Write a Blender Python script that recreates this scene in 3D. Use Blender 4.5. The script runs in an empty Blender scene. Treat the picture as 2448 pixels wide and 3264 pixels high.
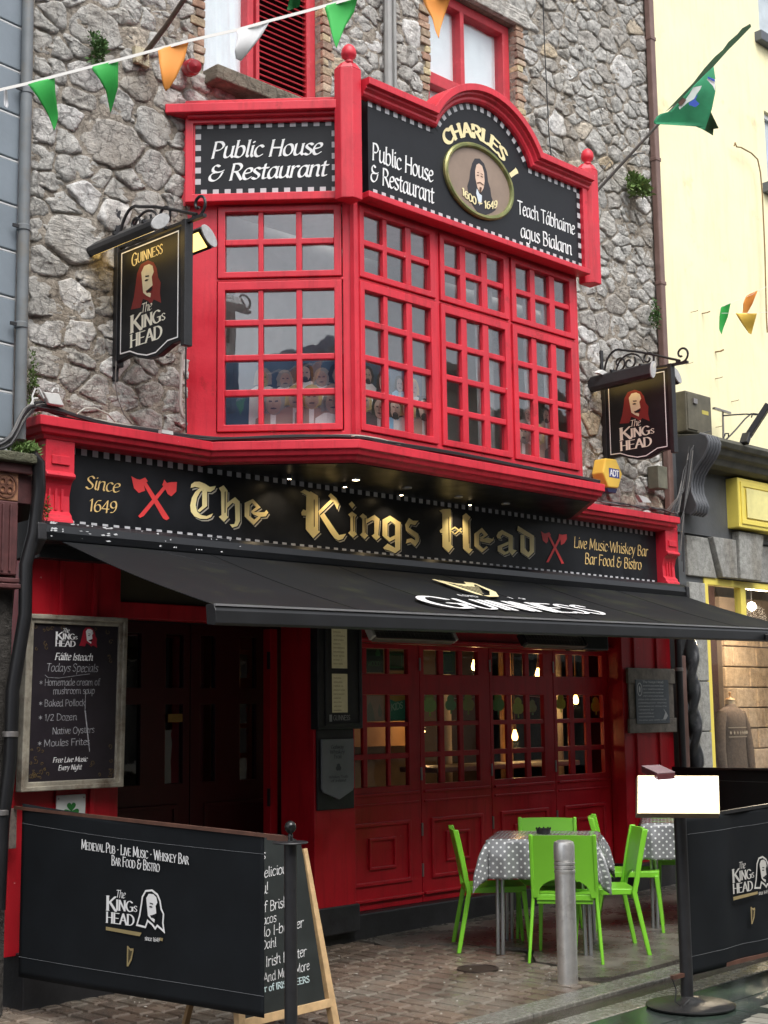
import bpy, bmesh, math, random
import numpy as np
from mathutils import Vector, Matrix, noise
random.seed(7)
PI = math.pi
scene = bpy.context.scene
col = scene.collection

# ------------------------------------------------------------------ camera
FOC, CAMH = 4503.03, 1.68
YAW, PITCH, ROLL = math.radians(45.52389), math.radians(8.13820), math.radians(-0.72505)
_f = np.array([math.sin(YAW)*math.cos(PITCH), math.cos(YAW)*math.cos(PITCH), math.sin(PITCH)])
_r0 = np.array([math.cos(YAW), -math.sin(YAW), 0.0]); _u0 = np.cross(_r0, _f)
_r = _r0*math.cos(ROLL)+_u0*math.sin(ROLL); _u = -_r0*math.sin(ROLL)+_u0*math.cos(ROLL)
cam_d = bpy.data.cameras.new('camera'); cam = bpy.data.objects.new('camera', cam_d); col.objects.link(cam)
cam_d.sensor_fit = 'VERTICAL'; cam_d.sensor_height = 36.0; cam_d.sensor_width = 27.0
cam_d.lens = FOC/3264*36.0
cam_d.clip_start = 0.05; cam_d.clip_end = 400
cam.matrix_world = Matrix(((_r[0], _u[0], -_f[0], 0), (_r[1], _u[1], -_f[1], 0), (_r[2], _u[2], -_f[2], CAMH), (0, 0, 0, 1)))
scene.camera = cam
scene.render.resolution_x = 768; scene.render.resolution_y = 1024
# ------------------------------------------------------------------ overcast daylight
world = bpy.data.worlds.new('World'); scene.world = world; world.use_nodes = True
wn = world.node_tree.nodes; wl = world.node_tree.links; wn.clear()
SUN_EL, SUN_ROT = math.radians(58), math.radians(200)
sky = wn.new('ShaderNodeTexSky'); sky.sky_type = 'NISHITA'; sky.sun_disc = False
sky.sun_elevation = SUN_EL; sky.sun_rotation = SUN_ROT; sky.dust_density = 4.0; sky.air_density = 1.0; sky.ozone_density = 1.0
hs = wn.new('ShaderNodeHueSaturation'); hs.inputs['Saturation'].default_value = 0.22   # cloud layer takes the blue out
bg = wn.new('ShaderNodeBackground'); bg.inputs['Strength'].default_value = 0.15
wo = wn.new('ShaderNodeOutputWorld')
wl.new(sky.outputs[0], hs.inputs['Color']); wl.new(hs.outputs[0], bg.inputs['Color']); wl.new(bg.outputs[0], wo.inputs[0])
sd = bpy.data.lights.new('sun', 'SUN'); sd.energy = 1.3; sd.angle = math.radians(40); sd.color = (1.0, 0.975, 0.94)
sun = bpy.data.objects.new('sun', sd); col.objects.link(sun)
# direction towards the sun: azimuth measured like the sky's rotation (from +Y, clockwise)
_sv = Vector((math.sin(SUN_ROT)*math.cos(SUN_EL), math.cos(SUN_ROT)*math.cos(SUN_EL), math.sin(SUN_EL)))
sun.rotation_euler = _sv.to_track_quat('Z', 'Y').to_euler()
scene.view_settings.view_transform = 'Standard'; scene.view_settings.look = 'None'
scene.view_settings.gamma = 1.0; scene.view_settings.use_curve_mapping = False
scene.view_settings.exposure = 0.75
scene.cycles.max_bounces = 8; scene.cycles.transparent_max_bounces = 12

# ------------------------------------------------------------------ measuring helpers (photo pixels -> points at a known plane or distance)
_C = np.array([0, 0, CAMH])
def _ray(x, y): return ((x-1224)*_r-(y-1632)*_u)/FOC+_f
def atY(x, y, Y): d = _ray(x, y); return tuple(float(v) for v in _C+d*(Y/d[1]))
def atD(x, y, D): return tuple(float(v) for v in _C+_ray(x, y)*D)
def gz(x): return 0.013*(x-4.5)          # the street climbs gently to the right

# ------------------------------------------------------------------ materials
MATS = {}
def mat(name, c, rough=0.6, var=0.12, vs=6.0, bump=0.0, bs=60.0, metal=0.0, spec=0.5, emit=None, es=0.0, c2=None, c2s=3.0, c2lo=0.5, c2hi=0.65, coat=0.0, rvar=0.0, bdist=0.01, streak=0.0, chips=0.0):
    if name in MATS: return MATS[name]
    m = bpy.data.materials.new(name); m.use_nodes = True; MATS[name] = m
    nt = m.node_tree; N = nt.nodes; L = nt.links
    b = N['Principled BSDF']; b.inputs['Roughness'].default_value = rough; b.inputs['Metallic'].default_value = metal
    b.inputs['Specular IOR Level'].default_value = spec
    if coat: b.inputs['Coat Weight'].default_value = coat; b.inputs['Coat Roughness'].default_value = 0.15
    tc = N.new('ShaderNodeTexCoord')
    def mixrgb(fac, a, bb):
        mx = N.new('ShaderNodeMix'); mx.data_type = 'RGBA'
        for s, v in ((6, a), (7, bb)):
            if isinstance(v, tuple): mx.inputs[s].default_value = v
            else: L.new(v, mx.inputs[s])
        L.new(fac, mx.inputs[0]); return mx.outputs[2]
    n1 = N.new('ShaderNodeTexNoise'); n1.inputs['Scale'].default_value = vs; n1.inputs['Detail'].default_value = 5; n1.inputs['Roughness'].default_value = 0.6
    L.new(tc.outputs['Object'], n1.inputs['Vector'])
    lo = tuple(max(0, v*(1-var)) for v in c)+(1,); hi = tuple(min(1, v*(1+var)) for v in c)+(1,)
    cr = N.new('ShaderNodeMapRange'); cr.inputs[1].default_value = 0.3; cr.inputs[2].default_value = 0.7
    L.new(n1.outputs[0], cr.inputs[0])
    out = mixrgb(cr.outputs[0], lo, hi)
    if c2 is not None:
        n2 = N.new('ShaderNodeTexNoise'); n2.inputs['Scale'].default_value = c2s; n2.inputs['Detail'].default_value = 8; n2.inputs['Roughness'].default_value = 0.7
        L.new(tc.outputs['Object'], n2.inputs['Vector'])
        r2 = N.new('ShaderNodeMapRange'); r2.inputs[1].default_value = c2lo; r2.inputs[2].default_value = c2hi
        L.new(n2.outputs[0], r2.inputs[0]); out = mixrgb(r2.outputs[0], out, tuple(c2)+(1,))
    if streak:      # rain-washed grime running down the surface
        mp = N.new('ShaderNodeMapping'); mp.inputs['Scale'].default_value = (9, 9, .9); L.new(tc.outputs['Object'], mp.inputs['Vector'])
        n5 = N.new('ShaderNodeTexNoise'); n5.inputs['Scale'].default_value = 1.6; n5.inputs['Detail'].default_value = 8; n5.inputs['Roughness'].default_value = .68; L.new(mp.outputs[0], n5.inputs['Vector'])
        r5 = N.new('ShaderNodeMapRange'); r5.inputs[1].default_value = .50; r5.inputs[2].default_value = .75; r5.inputs[4].default_value = streak; L.new(n5.outputs[0], r5.inputs[0])
        m5 = N.new('ShaderNodeMix'); m5.data_type = 'RGBA'; m5.blend_type = 'MULTIPLY'; L.new(r5.outputs[0], m5.inputs[0]); L.new(out, m5.inputs[6]); m5.inputs[7].default_value = (.42, .36, .30, 1); out = m5.outputs[2]
    if chips:       # small chips down to the pale undercoat
        n6 = N.new('ShaderNodeTexNoise'); n6.inputs['Scale'].default_value = 26; n6.inputs['Detail'].default_value = 3; L.new(tc.outputs['Object'], n6.inputs['Vector'])
        r6 = N.new('ShaderNodeMapRange'); r6.inputs[1].default_value = chips; r6.inputs[2].default_value = chips+.012; r6.inputs[4].default_value = .8; L.new(n6.outputs[0], r6.inputs[0])
        out = mixrgb(r6.outputs[0], out, (.62, .50, .47, 1))
    L.new(out, b.inputs['Base Color'])
    if rvar:
        rr = N.new('ShaderNodeMapRange'); rr.inputs[1].default_value = .35; rr.inputs[2].default_value = .65
        rr.inputs[3].default_value = max(.02, rough-rvar); rr.inputs[4].default_value = min(1, rough+rvar)
        L.new(n1.outputs[0], rr.inputs[0]); L.new(rr.outputs[0], b.inputs['Roughness'])
    if bump:
        n3 = N.new('ShaderNodeTexNoise'); n3.inputs['Scale'].default_value = bs; n3.inputs['Detail'].default_value = 8; n3.inputs['Roughness'].default_value = 0.65
        L.new(tc.outputs['Object'], n3.inputs['Vector'])
        bp = N.new('ShaderNodeBump'); bp.inputs['Strength'].default_value = bump; bp.inputs['Distance'].default_value = bdist
        L.new(n3.outputs[0], bp.inputs['Height']); L.new(bp.outputs[0], b.inputs['Normal'])
    if emit is not None:
        b.inputs['Emission Color'].default_value = tuple(emit)+(1,); b.inputs['Emission Strength'].default_value = es
    return m

def stone_mat(name, cols, bump=1.0, sat=1.0, grain=14.0, bed=.45):
    """rubble stone: each stone its own tone, cracked beds, pitted face"""
    if name in MATS: return MATS[name]
    m = bpy.data.materials.new(name); m.use_nodes = True; MATS[name] = m
    N = m.node_tree.nodes; L = m.node_tree.links; b = N['Principled BSDF']; b.inputs['Roughness'].default_value = 0.85
    b.inputs['Specular IOR Level'].default_value = 0.3
    tc = N.new('ShaderNodeTexCoord'); oi = N.new('ShaderNodeObjectInfo')
    # per-stone offset and tilt of the bedding
    sc = N.new('ShaderNodeVectorMath'); sc.operation = 'SCALE'
    cx = N.new('ShaderNodeCombineXYZ'); L.new(oi.outputs['Random'], cx.inputs[0]); L.new(oi.outputs['Random'], cx.inputs[1]); L.new(oi.outputs['Random'], cx.inputs[2])
    L.new(cx.outputs[0], sc.inputs[0]); sc.inputs['Scale'].default_value = 37.0
    ad = N.new('ShaderNodeVectorMath'); ad.operation = 'ADD'; L.new(tc.outputs['Object'], ad.inputs[0]); L.new(sc.outputs[0], ad.inputs[1])
    ramp = N.new('ShaderNodeValToRGB'); ramp.color_ramp.interpolation = 'LINEAR'
    L.new(oi.outputs['Random'], ramp.inputs[0])
    el = ramp.color_ramp.elements
    for i, (p, c) in enumerate(cols):
        if i < 2: e = el[i]; e.position = p
        else: e = el.new(p)
        e.color = tuple(c)+(1,)
    n1 = N.new('ShaderNodeTexNoise'); n1.inputs['Scale'].default_value = grain; n1.inputs['Detail'].default_value = 10; n1.inputs['Roughness'].default_value = .72
    L.new(ad.outputs[0], n1.inputs['Vector'])
    mr = N.new('ShaderNodeMapRange'); mr.inputs[1].default_value = .32; mr.inputs[2].default_value = .68; mr.inputs[3].default_value = .72; mr.inputs[4].default_value = 1.40
    L.new(n1.outputs[0], mr.inputs[0])
    mu = N.new('ShaderNodeMix'); mu.data_type = 'RGBA'; mu.blend_type = 'MULTIPLY'; mu.inputs[0].default_value = 1
    L.new(ramp.outputs[0], mu.inputs[6]); L.new(mr.outputs[0], mu.inputs[7])
    # stretched noise = bedding cracks
    mp = N.new('ShaderNodeMapping'); mp.inputs['Scale'].default_value = (5, 5, 22); mp.inputs['Rotation'].default_value = (0, .35, 0)
    L.new(ad.outputs[0], mp.inputs['Vector'])
    n2 = N.new('ShaderNodeTexNoise'); n2.inputs['Scale'].default_value = 1.6; n2.inputs['Detail'].default_value = 6; n2.inputs['Roughness'].default_value = .65; n2.inputs['Distortion'].default_value = .6
    L.new(mp.outputs[0], n2.inputs['Vector'])
    vo = N.new('ShaderNodeTexVoronoi'); vo.feature = 'DISTANCE_TO_EDGE'; vo.inputs['Scale'].default_value = 9
    wv = N.new('ShaderNodeVectorMath'); wv.operation = 'ADD'
    ws = N.new('ShaderNodeVectorMath'); ws.operation = 'SCALE'; ws.inputs['Scale'].default_value = .12; L.new(n1.outputs[1], ws.inputs[0])
    L.new(ad.outputs[0], wv.inputs[0]); L.new(ws.outputs[0], wv.inputs[1]); L.new(wv.outputs[0], vo.inputs['Vector'])
    cm = N.new('ShaderNodeMapRange'); cm.inputs[1].default_value = 0; cm.inputs[2].default_value = .035; cm.inputs[3].default_value = .55; cm.inputs[4].default_value = 1
    L.new(vo.outputs[0], cm.inputs[0])
    mu2 = N.new('ShaderNodeMix'); mu2.data_type = 'RGBA'; mu2.blend_type = 'MULTIPLY'; mu2.inputs[0].default_value = .6
    L.new(mu.outputs[2], mu2.inputs[6]); L.new(cm.outputs[0], mu2.inputs[7])
    # weathering that runs across stones and mortar alike: damp brown streaks and pale lichen blotches
    ms = N.new('ShaderNodeMapping'); ms.inputs['Scale'].default_value = (2.6, 2.6, .8); L.new(tc.outputs['Object'], ms.inputs['Vector'])
    ns = N.new('ShaderNodeTexNoise'); ns.inputs['Scale'].default_value = 1.0; ns.inputs['Detail'].default_value = 7; ns.inputs['Roughness'].default_value = .62; L.new(ms.outputs[0], ns.inputs['Vector'])
    rs = N.new('ShaderNodeMapRange'); rs.inputs[1].default_value = .48; rs.inputs[2].default_value = .70; rs.inputs[4].default_value = .62; L.new(ns.outputs[0], rs.inputs[0])
    m3 = N.new('ShaderNodeMix'); m3.data_type = 'RGBA'; m3.blend_type = 'MULTIPLY'; L.new(rs.outputs[0], m3.inputs[0]); L.new(mu2.outputs[2], m3.inputs[6]); m3.inputs[7].default_value = (.52, .45, .36, 1)
    nl = N.new('ShaderNodeTexNoise'); nl.inputs['Scale'].default_value = 11; nl.inputs['Detail'].default_value = 9; nl.inputs['Roughness'].default_value = .75; L.new(tc.outputs['Object'], nl.inputs['Vector'])
    rl = N.new('ShaderNodeMapRange'); rl.inputs[1].default_value = .60; rl.inputs[2].default_value = .66; rl.inputs[4].default_value = .55; L.new(nl.outputs[0], rl.inputs[0])
    m4 = N.new('ShaderNodeMix'); m4.data_type = 'RGBA'; L.new(rl.outputs[0], m4.inputs[0]); L.new(m3.outputs[2], m4.inputs[6]); m4.inputs[7].default_value = tuple(min(.8, v*1.35+.05) for v in cols[0][1])+(1,)
    L.new(m4.outputs[2], b.inputs['Base Color'])
    a1 = N.new('ShaderNodeMath'); a1.operation = 'MULTIPLY_ADD'; a1.inputs[1].default_value = bed; L.new(n2.outputs[0], a1.inputs[0]); L.new(n1.outputs[0], a1.inputs[2])
    a2 = N.new('ShaderNodeMath'); a2.operation = 'MULTIPLY_ADD'; a2.inputs[1].default_value = .35; L.new(cm.outputs[0], a2.inputs[0]); L.new(a1.outputs[0], a2.inputs[2])
    n4 = N.new('ShaderNodeTexNoise'); n4.inputs['Scale'].default_value = 90; n4.inputs['Detail'].default_value = 4; L.new(ad.outputs[0], n4.inputs['Vector'])
    a3 = N.new('ShaderNodeMath'); a3.operation = 'MULTIPLY_ADD'; a3.inputs[1].default_value = .25; L.new(n4.outputs[0], a3.inputs[0]); L.new(a2.outputs[0], a3.inputs[2])
    bp = N.new('ShaderNodeBump'); bp.inputs['Strength'].default_value = bump; bp.inputs['Distance'].default_value = .032
    L.new(a3.outputs[0], bp.inputs['Height']); L.new(bp.outputs[0], b.inputs['Normal'])
    return m

def glass_mat(name, tint=(.94, .96, .96), base=.10, rough=0.02):
    """a pane: part of the light goes straight through, part is mirrored"""
    if name in MATS: return MATS[name]
    m = bpy.data.materials.new(name); m.use_nodes = True; MATS[name] = m
    N = m.node_tree.nodes; L = m.node_tree.links; N.clear()
    o = N.new('ShaderNodeOutputMaterial'); t = N.new('ShaderNodeBsdfTransparent'); g = N.new('ShaderNodeBsdfGlossy')
    t.inputs[0].default_value = tuple(tint)+(1,); g.inputs['Roughness'].default_value = rough; g.inputs['Color'].default_value = (.95, .97, 1, 1)
    ge = N.new('ShaderNodeNewGeometry'); dt = N.new('ShaderNodeVectorMath'); dt.operation = 'DOT_PRODUCT'; L.new(ge.outputs['Incoming'], dt.inputs[0]); L.new(ge.outputs['Normal'], dt.inputs[1])
    ab = N.new('ShaderNodeMath'); ab.operation = 'ABSOLUTE'; L.new(dt.outputs['Value'], ab.inputs[0])
    om = N.new('ShaderNodeMath'); om.operation = 'SUBTRACT'; om.inputs[0].default_value = 1; L.new(ab.outputs[0], om.inputs[1])
    pw = N.new('ShaderNodeMath'); pw.operation = 'POWER'; pw.inputs[1].default_value = 5; L.new(om.outputs[0], pw.inputs[0])
    ad = N.new('ShaderNodeMath'); ad.operation = 'MULTIPLY_ADD'; ad.use_clamp = True; ad.inputs[1].default_value = .95; ad.inputs[2].default_value = .04+base; L.new(pw.outputs[0], ad.inputs[0])
    tc = N.new('ShaderNodeTexCoord'); ns = N.new('ShaderNodeTexNoise'); ns.inputs['Scale'].default_value = 5; L.new(tc.outputs['Object'], ns.inputs['Vector'])
    bp = N.new('ShaderNodeBump'); bp.inputs['Strength'].default_value = .08; bp.inputs['Distance'].default_value = .01; L.new(ns.outputs[0], bp.inputs['Height']); L.new(bp.outputs[0], g.inputs['Normal'])
    mx = N.new('ShaderNodeMixShader'); L.new(ad.outputs[0], mx.inputs[0]); L.new(t.outputs[0], mx.inputs[1]); L.new(g.outputs[0], mx.inputs[2]); L.new(mx.outputs[0], o.inputs[0])
    return m

RED = mat('red_gloss_paint', (.63, .024, .045), rough=.42, var=.12, vs=3.5, bump=.14, bs=45, c2=(.36, .016, .022), c2s=5, c2lo=.60, c2hi=.72, rvar=.12, streak=.55, chips=.765)
REDO = mat('red_window_paint', (.50, .035, .05), rough=.5, var=.15, vs=9, bump=.1, bs=60, c2=(.62, .15, .15), c2s=7, c2lo=.6, c2hi=.8)
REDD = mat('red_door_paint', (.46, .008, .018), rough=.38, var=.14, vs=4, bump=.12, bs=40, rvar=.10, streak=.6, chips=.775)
SIGNBLK = mat('black_sign_paint', (.011, .012, .015), rough=.38, var=.3, vs=5, bump=.05, bs=30, rvar=.06, spec=.3)
CHGREY = mat('grey_checker_paint', (.50, .50, .52), rough=.5, var=.08)
WHITE = mat('white_lettering', (.82, .82, .82), rough=.5, var=.04)
CREAM = mat('cream_lettering', (.85, .74, .42), rough=.5, var=.08)
GOLDP = mat('gold_lettering', (.98, .76, .36), rough=.5, var=.15, vs=4)
GOLDS = mat('gold_shadow_lettering', (.50, .46, .38), rough=.5, var=.15)
REDP = mat('red_lettering', (.75, .05, .05), rough=.5)
BLKM = mat('black_metal', (.018, .018, .02), rough=.42, var=.3, vs=12, bump=.15, bs=50)
BLKF = mat('black_banner_fabric', (.006, .0078, .010), spec=.25, rough=.7, var=.25, vs=3, bump=.25, bs=260, bdist=.002)
AWN = mat('charcoal_awning_fabric', (.0085, .0095, .011), spec=.2, rough=.7, var=.18, vs=1.4, bump=.15, bs=200, bdist=.002, c2=(.030, .034, .018), c2s=2.6, c2lo=.52, c2hi=.80, streak=.3)
CASS = mat('charcoal_cassette_metal', (.010, .011, .013), rough=.28, var=.2, vs=3, c2=(.65, .66, .66), c2s=14, c2lo=.70, c2hi=.72)
PLINTH = mat('black_plinth_paint', (.022, .022, .024), rough=.45, var=.35, vs=8, bump=.3, bs=25)
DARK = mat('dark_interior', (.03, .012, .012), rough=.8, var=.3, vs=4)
GLASS = glass_mat('window_glass', base=.06)
GLASS2 = glass_mat('door_glass', tint=(.94, .93, .90), base=.0)
GREEN = mat('lime_plastic', (.20, .56, .035), rough=.36, var=.06, vs=3, bump=.04, bs=90)
ALU = mat('brushed_aluminium', (.52, .53, .55), rough=.33, metal=.9, var=.1)

# ------------------------------------------------------------------ mesh building
class Fr:
    """a flat working frame: o + a*u + b*v + d*n"""
    def __init__(s, o, u, v, n): s.o = Vector(o); s.u = Vector(u).normalized(); s.v = Vector(v).normalized(); s.n = Vector(n).normalized()
    def p(s, a, b, d=0.0): return s.o+s.u*a+s.v*b+s.n*d
    def at(s, a=0, b=0, d=0): return Fr(s.p(a, b, d), s.u, s.v, s.n)
def FX(Y): return Fr((0, Y, 0), (1, 0, 0), (0, 0, 1), (0, -1, 0))
FW = Fr((0, 0, 0), (1, 0, 0), (0, 1, 0), (0, 0, 1))       # plan frame: a=x b=y d=z

def nlist(verts):
    return verts
class MB:
    def __init__(s): s.v = []; s.f = []; s.m = []; s.uv = None
    def add(s, vs, fs, mi=0):
        o = len(s.v); s.v += [Vector(p) for p in vs]; s.f += [tuple(o+i for i in f) for f in fs]; s.m += [mi]*len(fs); return s
    def box(s, F, a0, a1, b0, b1, d0, d1, mi=0):
        P = [F.p(a, b, d) for d in (d0, d1) for b in (b0, b1) for a in (a0, a1)]
        return s.add(P, [(0, 2, 3, 1), (4, 5, 7, 6), (0, 1, 5, 4), (2, 6, 7, 3), (0, 4, 6, 2), (1, 3, 7, 5)], mi)
    def prism(s, F, pts, d0, d1, mi=0):
        n = len(pts); P = [F.p(a, b, d0) for a, b in pts]+[F.p(a, b, d1) for a, b in pts]
        return s.add(P, [tuple(range(n))[::-1], tuple(range(n, 2*n))]+[(i, (i+1) % n, n+(i+1) % n, n+i) for i in range(n)], mi)
    def flat(s, F, pts, d=0.0, mi=0): return s.add([F.p(a, b, d) for a, b in pts], [tuple(range(len(pts)))], mi)
    def tube(s, pts, r, seg=8, mi=0, caps=True):
        pts = [Vector(p) for p in pts]; n = len(pts); rs = r if isinstance(r, (list, tuple)) else [r]*n
        V = []; F = []; up = None
        for i, p in enumerate(pts):
            t = (pts[min(i+1, n-1)]-pts[max(i-1, 0)]).normalized()
            if up is None: up = t.orthogonal().normalized()
            up = (up-t*up.dot(t)).normalized(); w = t.cross(up)
            for k in range(seg): a = 2*PI*k/seg; V.append(p+(up*math.cos(a)+w*math.sin(a))*rs[i])
        for i in range(n-1):
            for k in range(seg): F.append((i*seg+k, i*seg+(k+1) % seg, (i+1)*seg+(k+1) % seg, (i+1)*seg+k))
        if caps: F.append(tuple(range(seg))[::-1]); F.append(tuple((n-1)*seg+k for k in range(seg)))
        return s.add(V, F, mi)
    def bar(s, p, q, w, h, up=(0, 0, 1), mi=0):
        p = Vector(p); q = Vector(q); t = (q-p).normalized(); up = Vector(up); a = t.cross(up).normalized(); b = a.cross(t).normalized()
        V = [c+a*x*w/2+b*y*h/2 for c in (p, q) for x, y in ((-1, -1), (1, -1), (1, 1), (-1, 1))]
        return s.add(V, [(3, 2, 1, 0), (4, 5, 6, 7), (0, 1, 5, 4), (1, 2, 6, 5), (2, 3, 7, 6), (3, 0, 4, 7)], mi)
    def lathe(s, c, prof, seg=20, mi=0, ax=(0, 0, 1), cap=True):
        c = Vector(c); ax = Vector(ax).normalized(); u = ax.orthogonal().normalized(); w = ax.cross(u); V = []; F = []
        for r, z in prof:
            for k in range(seg): a = 2*PI*k/seg; V.append(c+ax*z+(u*math.cos(a)+w*math.sin(a))*r)
        for i in range(len(prof)-1):
            for k in range(seg): F.append((i*seg+k, i*seg+(k+1) % seg, (i+1)*seg+(k+1) % seg, (i+1)*seg+k))
        if cap: F.append(tuple(range(seg))[::-1]); F.append(tuple((len(prof)-1)*seg+k for k in range(seg)))
        return s.add(V, F, mi)
    def grid(s, fn, nu, nv, mi=0, uv=None):
        V = [fn(i/nu, j/nv) for j in range(nv+1) for i in range(nu+1)]
        F = [(j*(nu+1)+i, j*(nu+1)+i+1, (j+1)*(nu+1)+i+1, (j+1)*(nu+1)+i) for j in range(nv) for i in range(nu)]
        return s.add(V, F, mi)
    def slab(s, fn, nu, nv, th, mi=0):
        """thick sheet: fn(u,v,t) with t in {0,1}"""
        W = nu+1; n0 = W*(nv+1)
        V = [fn(i/nu, j/nv, t) for t in (0, 1) for j in range(nv+1) for i in range(nu+1)]
        F = []
        for j in range(nv):
            for i in range(nu):
                a = j*W+i; F.append((a, a+W, a+W+1, a+1)); F.append((n0+a, n0+a+1, n0+a+W+1, n0+a+W))
        for i in range(nu):
            F.append((i, i+1, n0+i+1, n0+i)); a = nv*W+i; F.append((a, n0+a, n0+a+1, a+1))
        for j in range(nv):
            a = j*W; F.append((a, n0+a, n0+a+W, a+W)); a = j*W+nu; F.append((a, a+W, n0+a+W, n0+a))
        return s.add(V, F, mi)
    def lattice(s, F, xs, zs, solid, d0, d1, mi=0):
        """one connected slab with openings; solid(i,j) says whether a cell is filled"""
        nx, nz = len(xs)-1, len(zs)-1; idx = {}
        V = []; Fc = []
        def vid(i, j, k):
            key = (i, j, k)
            if key not in idx: idx[key] = len(V); V.append(F.p(xs[i], zs[j], (d0, d1)[k]))
            return idx[key]
        S = lambda i, j: 0 <= i < nx and 0 <= j < nz and solid(i, j)
        for i in range(nx):
            for j in range(nz):
                if not S(i, j): continue
                Fc.append((vid(i, j, 1), vid(i+1, j, 1), vid(i+1, j+1, 1), vid(i, j+1, 1)))
                Fc.append((vid(i, j, 0), vid(i, j+1, 0), vid(i+1, j+1, 0), vid(i+1, j, 0)))
                if not S(i-1, j): Fc.append((vid(i, j, 0), vid(i, j, 1), vid(i, j+1, 1), vid(i, j+1, 0)))
                if not S(i+1, j): Fc.append((vid(i+1, j, 0), vid(i+1, j+1, 0), vid(i+1, j+1, 1), vid(i+1, j, 1)))
                if not S(i, j-1): Fc.append((vid(i, j, 0), vid(i+1, j, 0), vid(i+1, j, 1), vid(i, j, 1)))
                if not S(i, j+1): Fc.append((vid(i, j+1, 0), vid(i, j+1, 1), vid(i+1, j+1, 1), vid(i+1, j+1, 0)))
        return s.add(V, Fc, mi)
    def ring(s, F, a0, a1, b0, b1, w, d0, d1, mi=0):
        return s.lattice(F, [a0, a0+w, a1-w, a1], [b0, b0+w, b1-w, b1], lambda i, j: not (i == 1 and j == 1), d0, d1, mi)
    def sweep(s, F, path, prof, mi=0, closed=False):
        """prof points (h, d): h along the path's left normal in the frame's plane, d along n"""
        n = len(path); V = []; Fc = []; m = len(prof)
        for i in range(n):
            p = Vector(path[i])
            if closed: a = Vector(path[i-1]); b = Vector(path[(i+1) % n])
            else: a = Vector(path[max(i-1, 0)]); b = Vector(path[min(i+1, n-1)])
            d1 = (p-a).normalized() if (p-a).length > 1e-9 else (b-p).normalized()
            d2 = (b-p).normalized() if (b-p).length > 1e-9 else d1
            n1 = Vector((-d1.y, d1.x)); n2 = Vector((-d2.y, d2.x)); mm = (n1+n2).normalized(); k = 1/max(.35, mm.dot(n1))
            for h, d in prof: V.append(F.p(p.x+mm.x*h*k, p.y+mm.y*h*k, d))
        for i in range(n if closed else n-1):
            for k in range(m):
                a = i*m+k; b = i*m+(k+1) % m; c = ((i+1) % n)*m+(k+1) % m; e = ((i+1) % n)*m+k
                Fc.append((a, b, c, e))
        if not closed: Fc.append(tuple(range(m))[::-1]); Fc.append(tuple((n-1)*m+k for k in range(m)))
        return s.add(V, Fc, mi)
    def build(s, name, mats, parent=None, smooth=False, bev=0.0, local=False, org=None):
        me = bpy.data.meshes.new(name)
        off = Vector((0, 0, 0))
        if parent is not None and not local: off = Vector(parent['_o'])
        elif org is not None: off = Vector(org)
        me.from_pydata([p-off for p in s.v], [], s.f)
        ml = mats if isinstance(mats, (list, tuple)) else [mats]
        for m in ml: me.materials.append(m)
        if len(ml) > 1: me.polygons.foreach_set('material_index', s.m)
        bm = bmesh.new(); bm.from_mesh(me); bmesh.ops.recalc_face_normals(bm, faces=bm.faces); bm.to_mesh(me); bm.free()
        if smooth:
            me.polygons.foreach_set('use_smooth', [True]*len(me.polygons))
            if smooth != 'all': me.set_sharp_from_angle(angle=math.radians(40))
        o = bpy.data.objects.new(name, me); col.objects.link(o)
        if parent is not None:
            o.parent = parent; o['_o'] = parent['_o']
        elif org is not None: o.location = off; o['_o'] = tuple(off)
        else: o['_o'] = (0.0, 0.0, 0.0)
        if bev:
            b = o.modifiers.new('bevel', 'BEVEL'); b.width = bev; b.segments = 2; b.limit_method = 'ANGLE'; b.angle_limit = math.radians(40); b.use_clamp_overlap = True
        return o
def tag(o, label=None, cat=None, group=None, kind=None):
    if label: o['label'] = label
    if cat: o['category'] = cat
    if group: o['group'] = group
    if kind: o['kind'] = kind
    return o
def thing(name, loc, label, cat, group=None):
    o = bpy.data.objects.new(name, None); col.objects.link(o); o.location = loc; o['_o'] = tuple(float(v) for v in loc); o.empty_display_size = .1
    return tag(o, label, cat, group)
KIDS = {}
def copy_tree(o, loc, rz, label):
    c = o.copy(); col.objects.link(c); c.location = loc; c.rotation_euler = (0, 0, rz); c['label'] = label
    for ch in [x for x in bpy.data.objects if x.parent == o]:
        k = ch.copy(); col.objects.link(k); k.parent = c
        for g in [x for x in bpy.data.objects if x.parent == ch]:
            h = g.copy(); col.objects.link(h); h.parent = k
    return c

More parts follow.
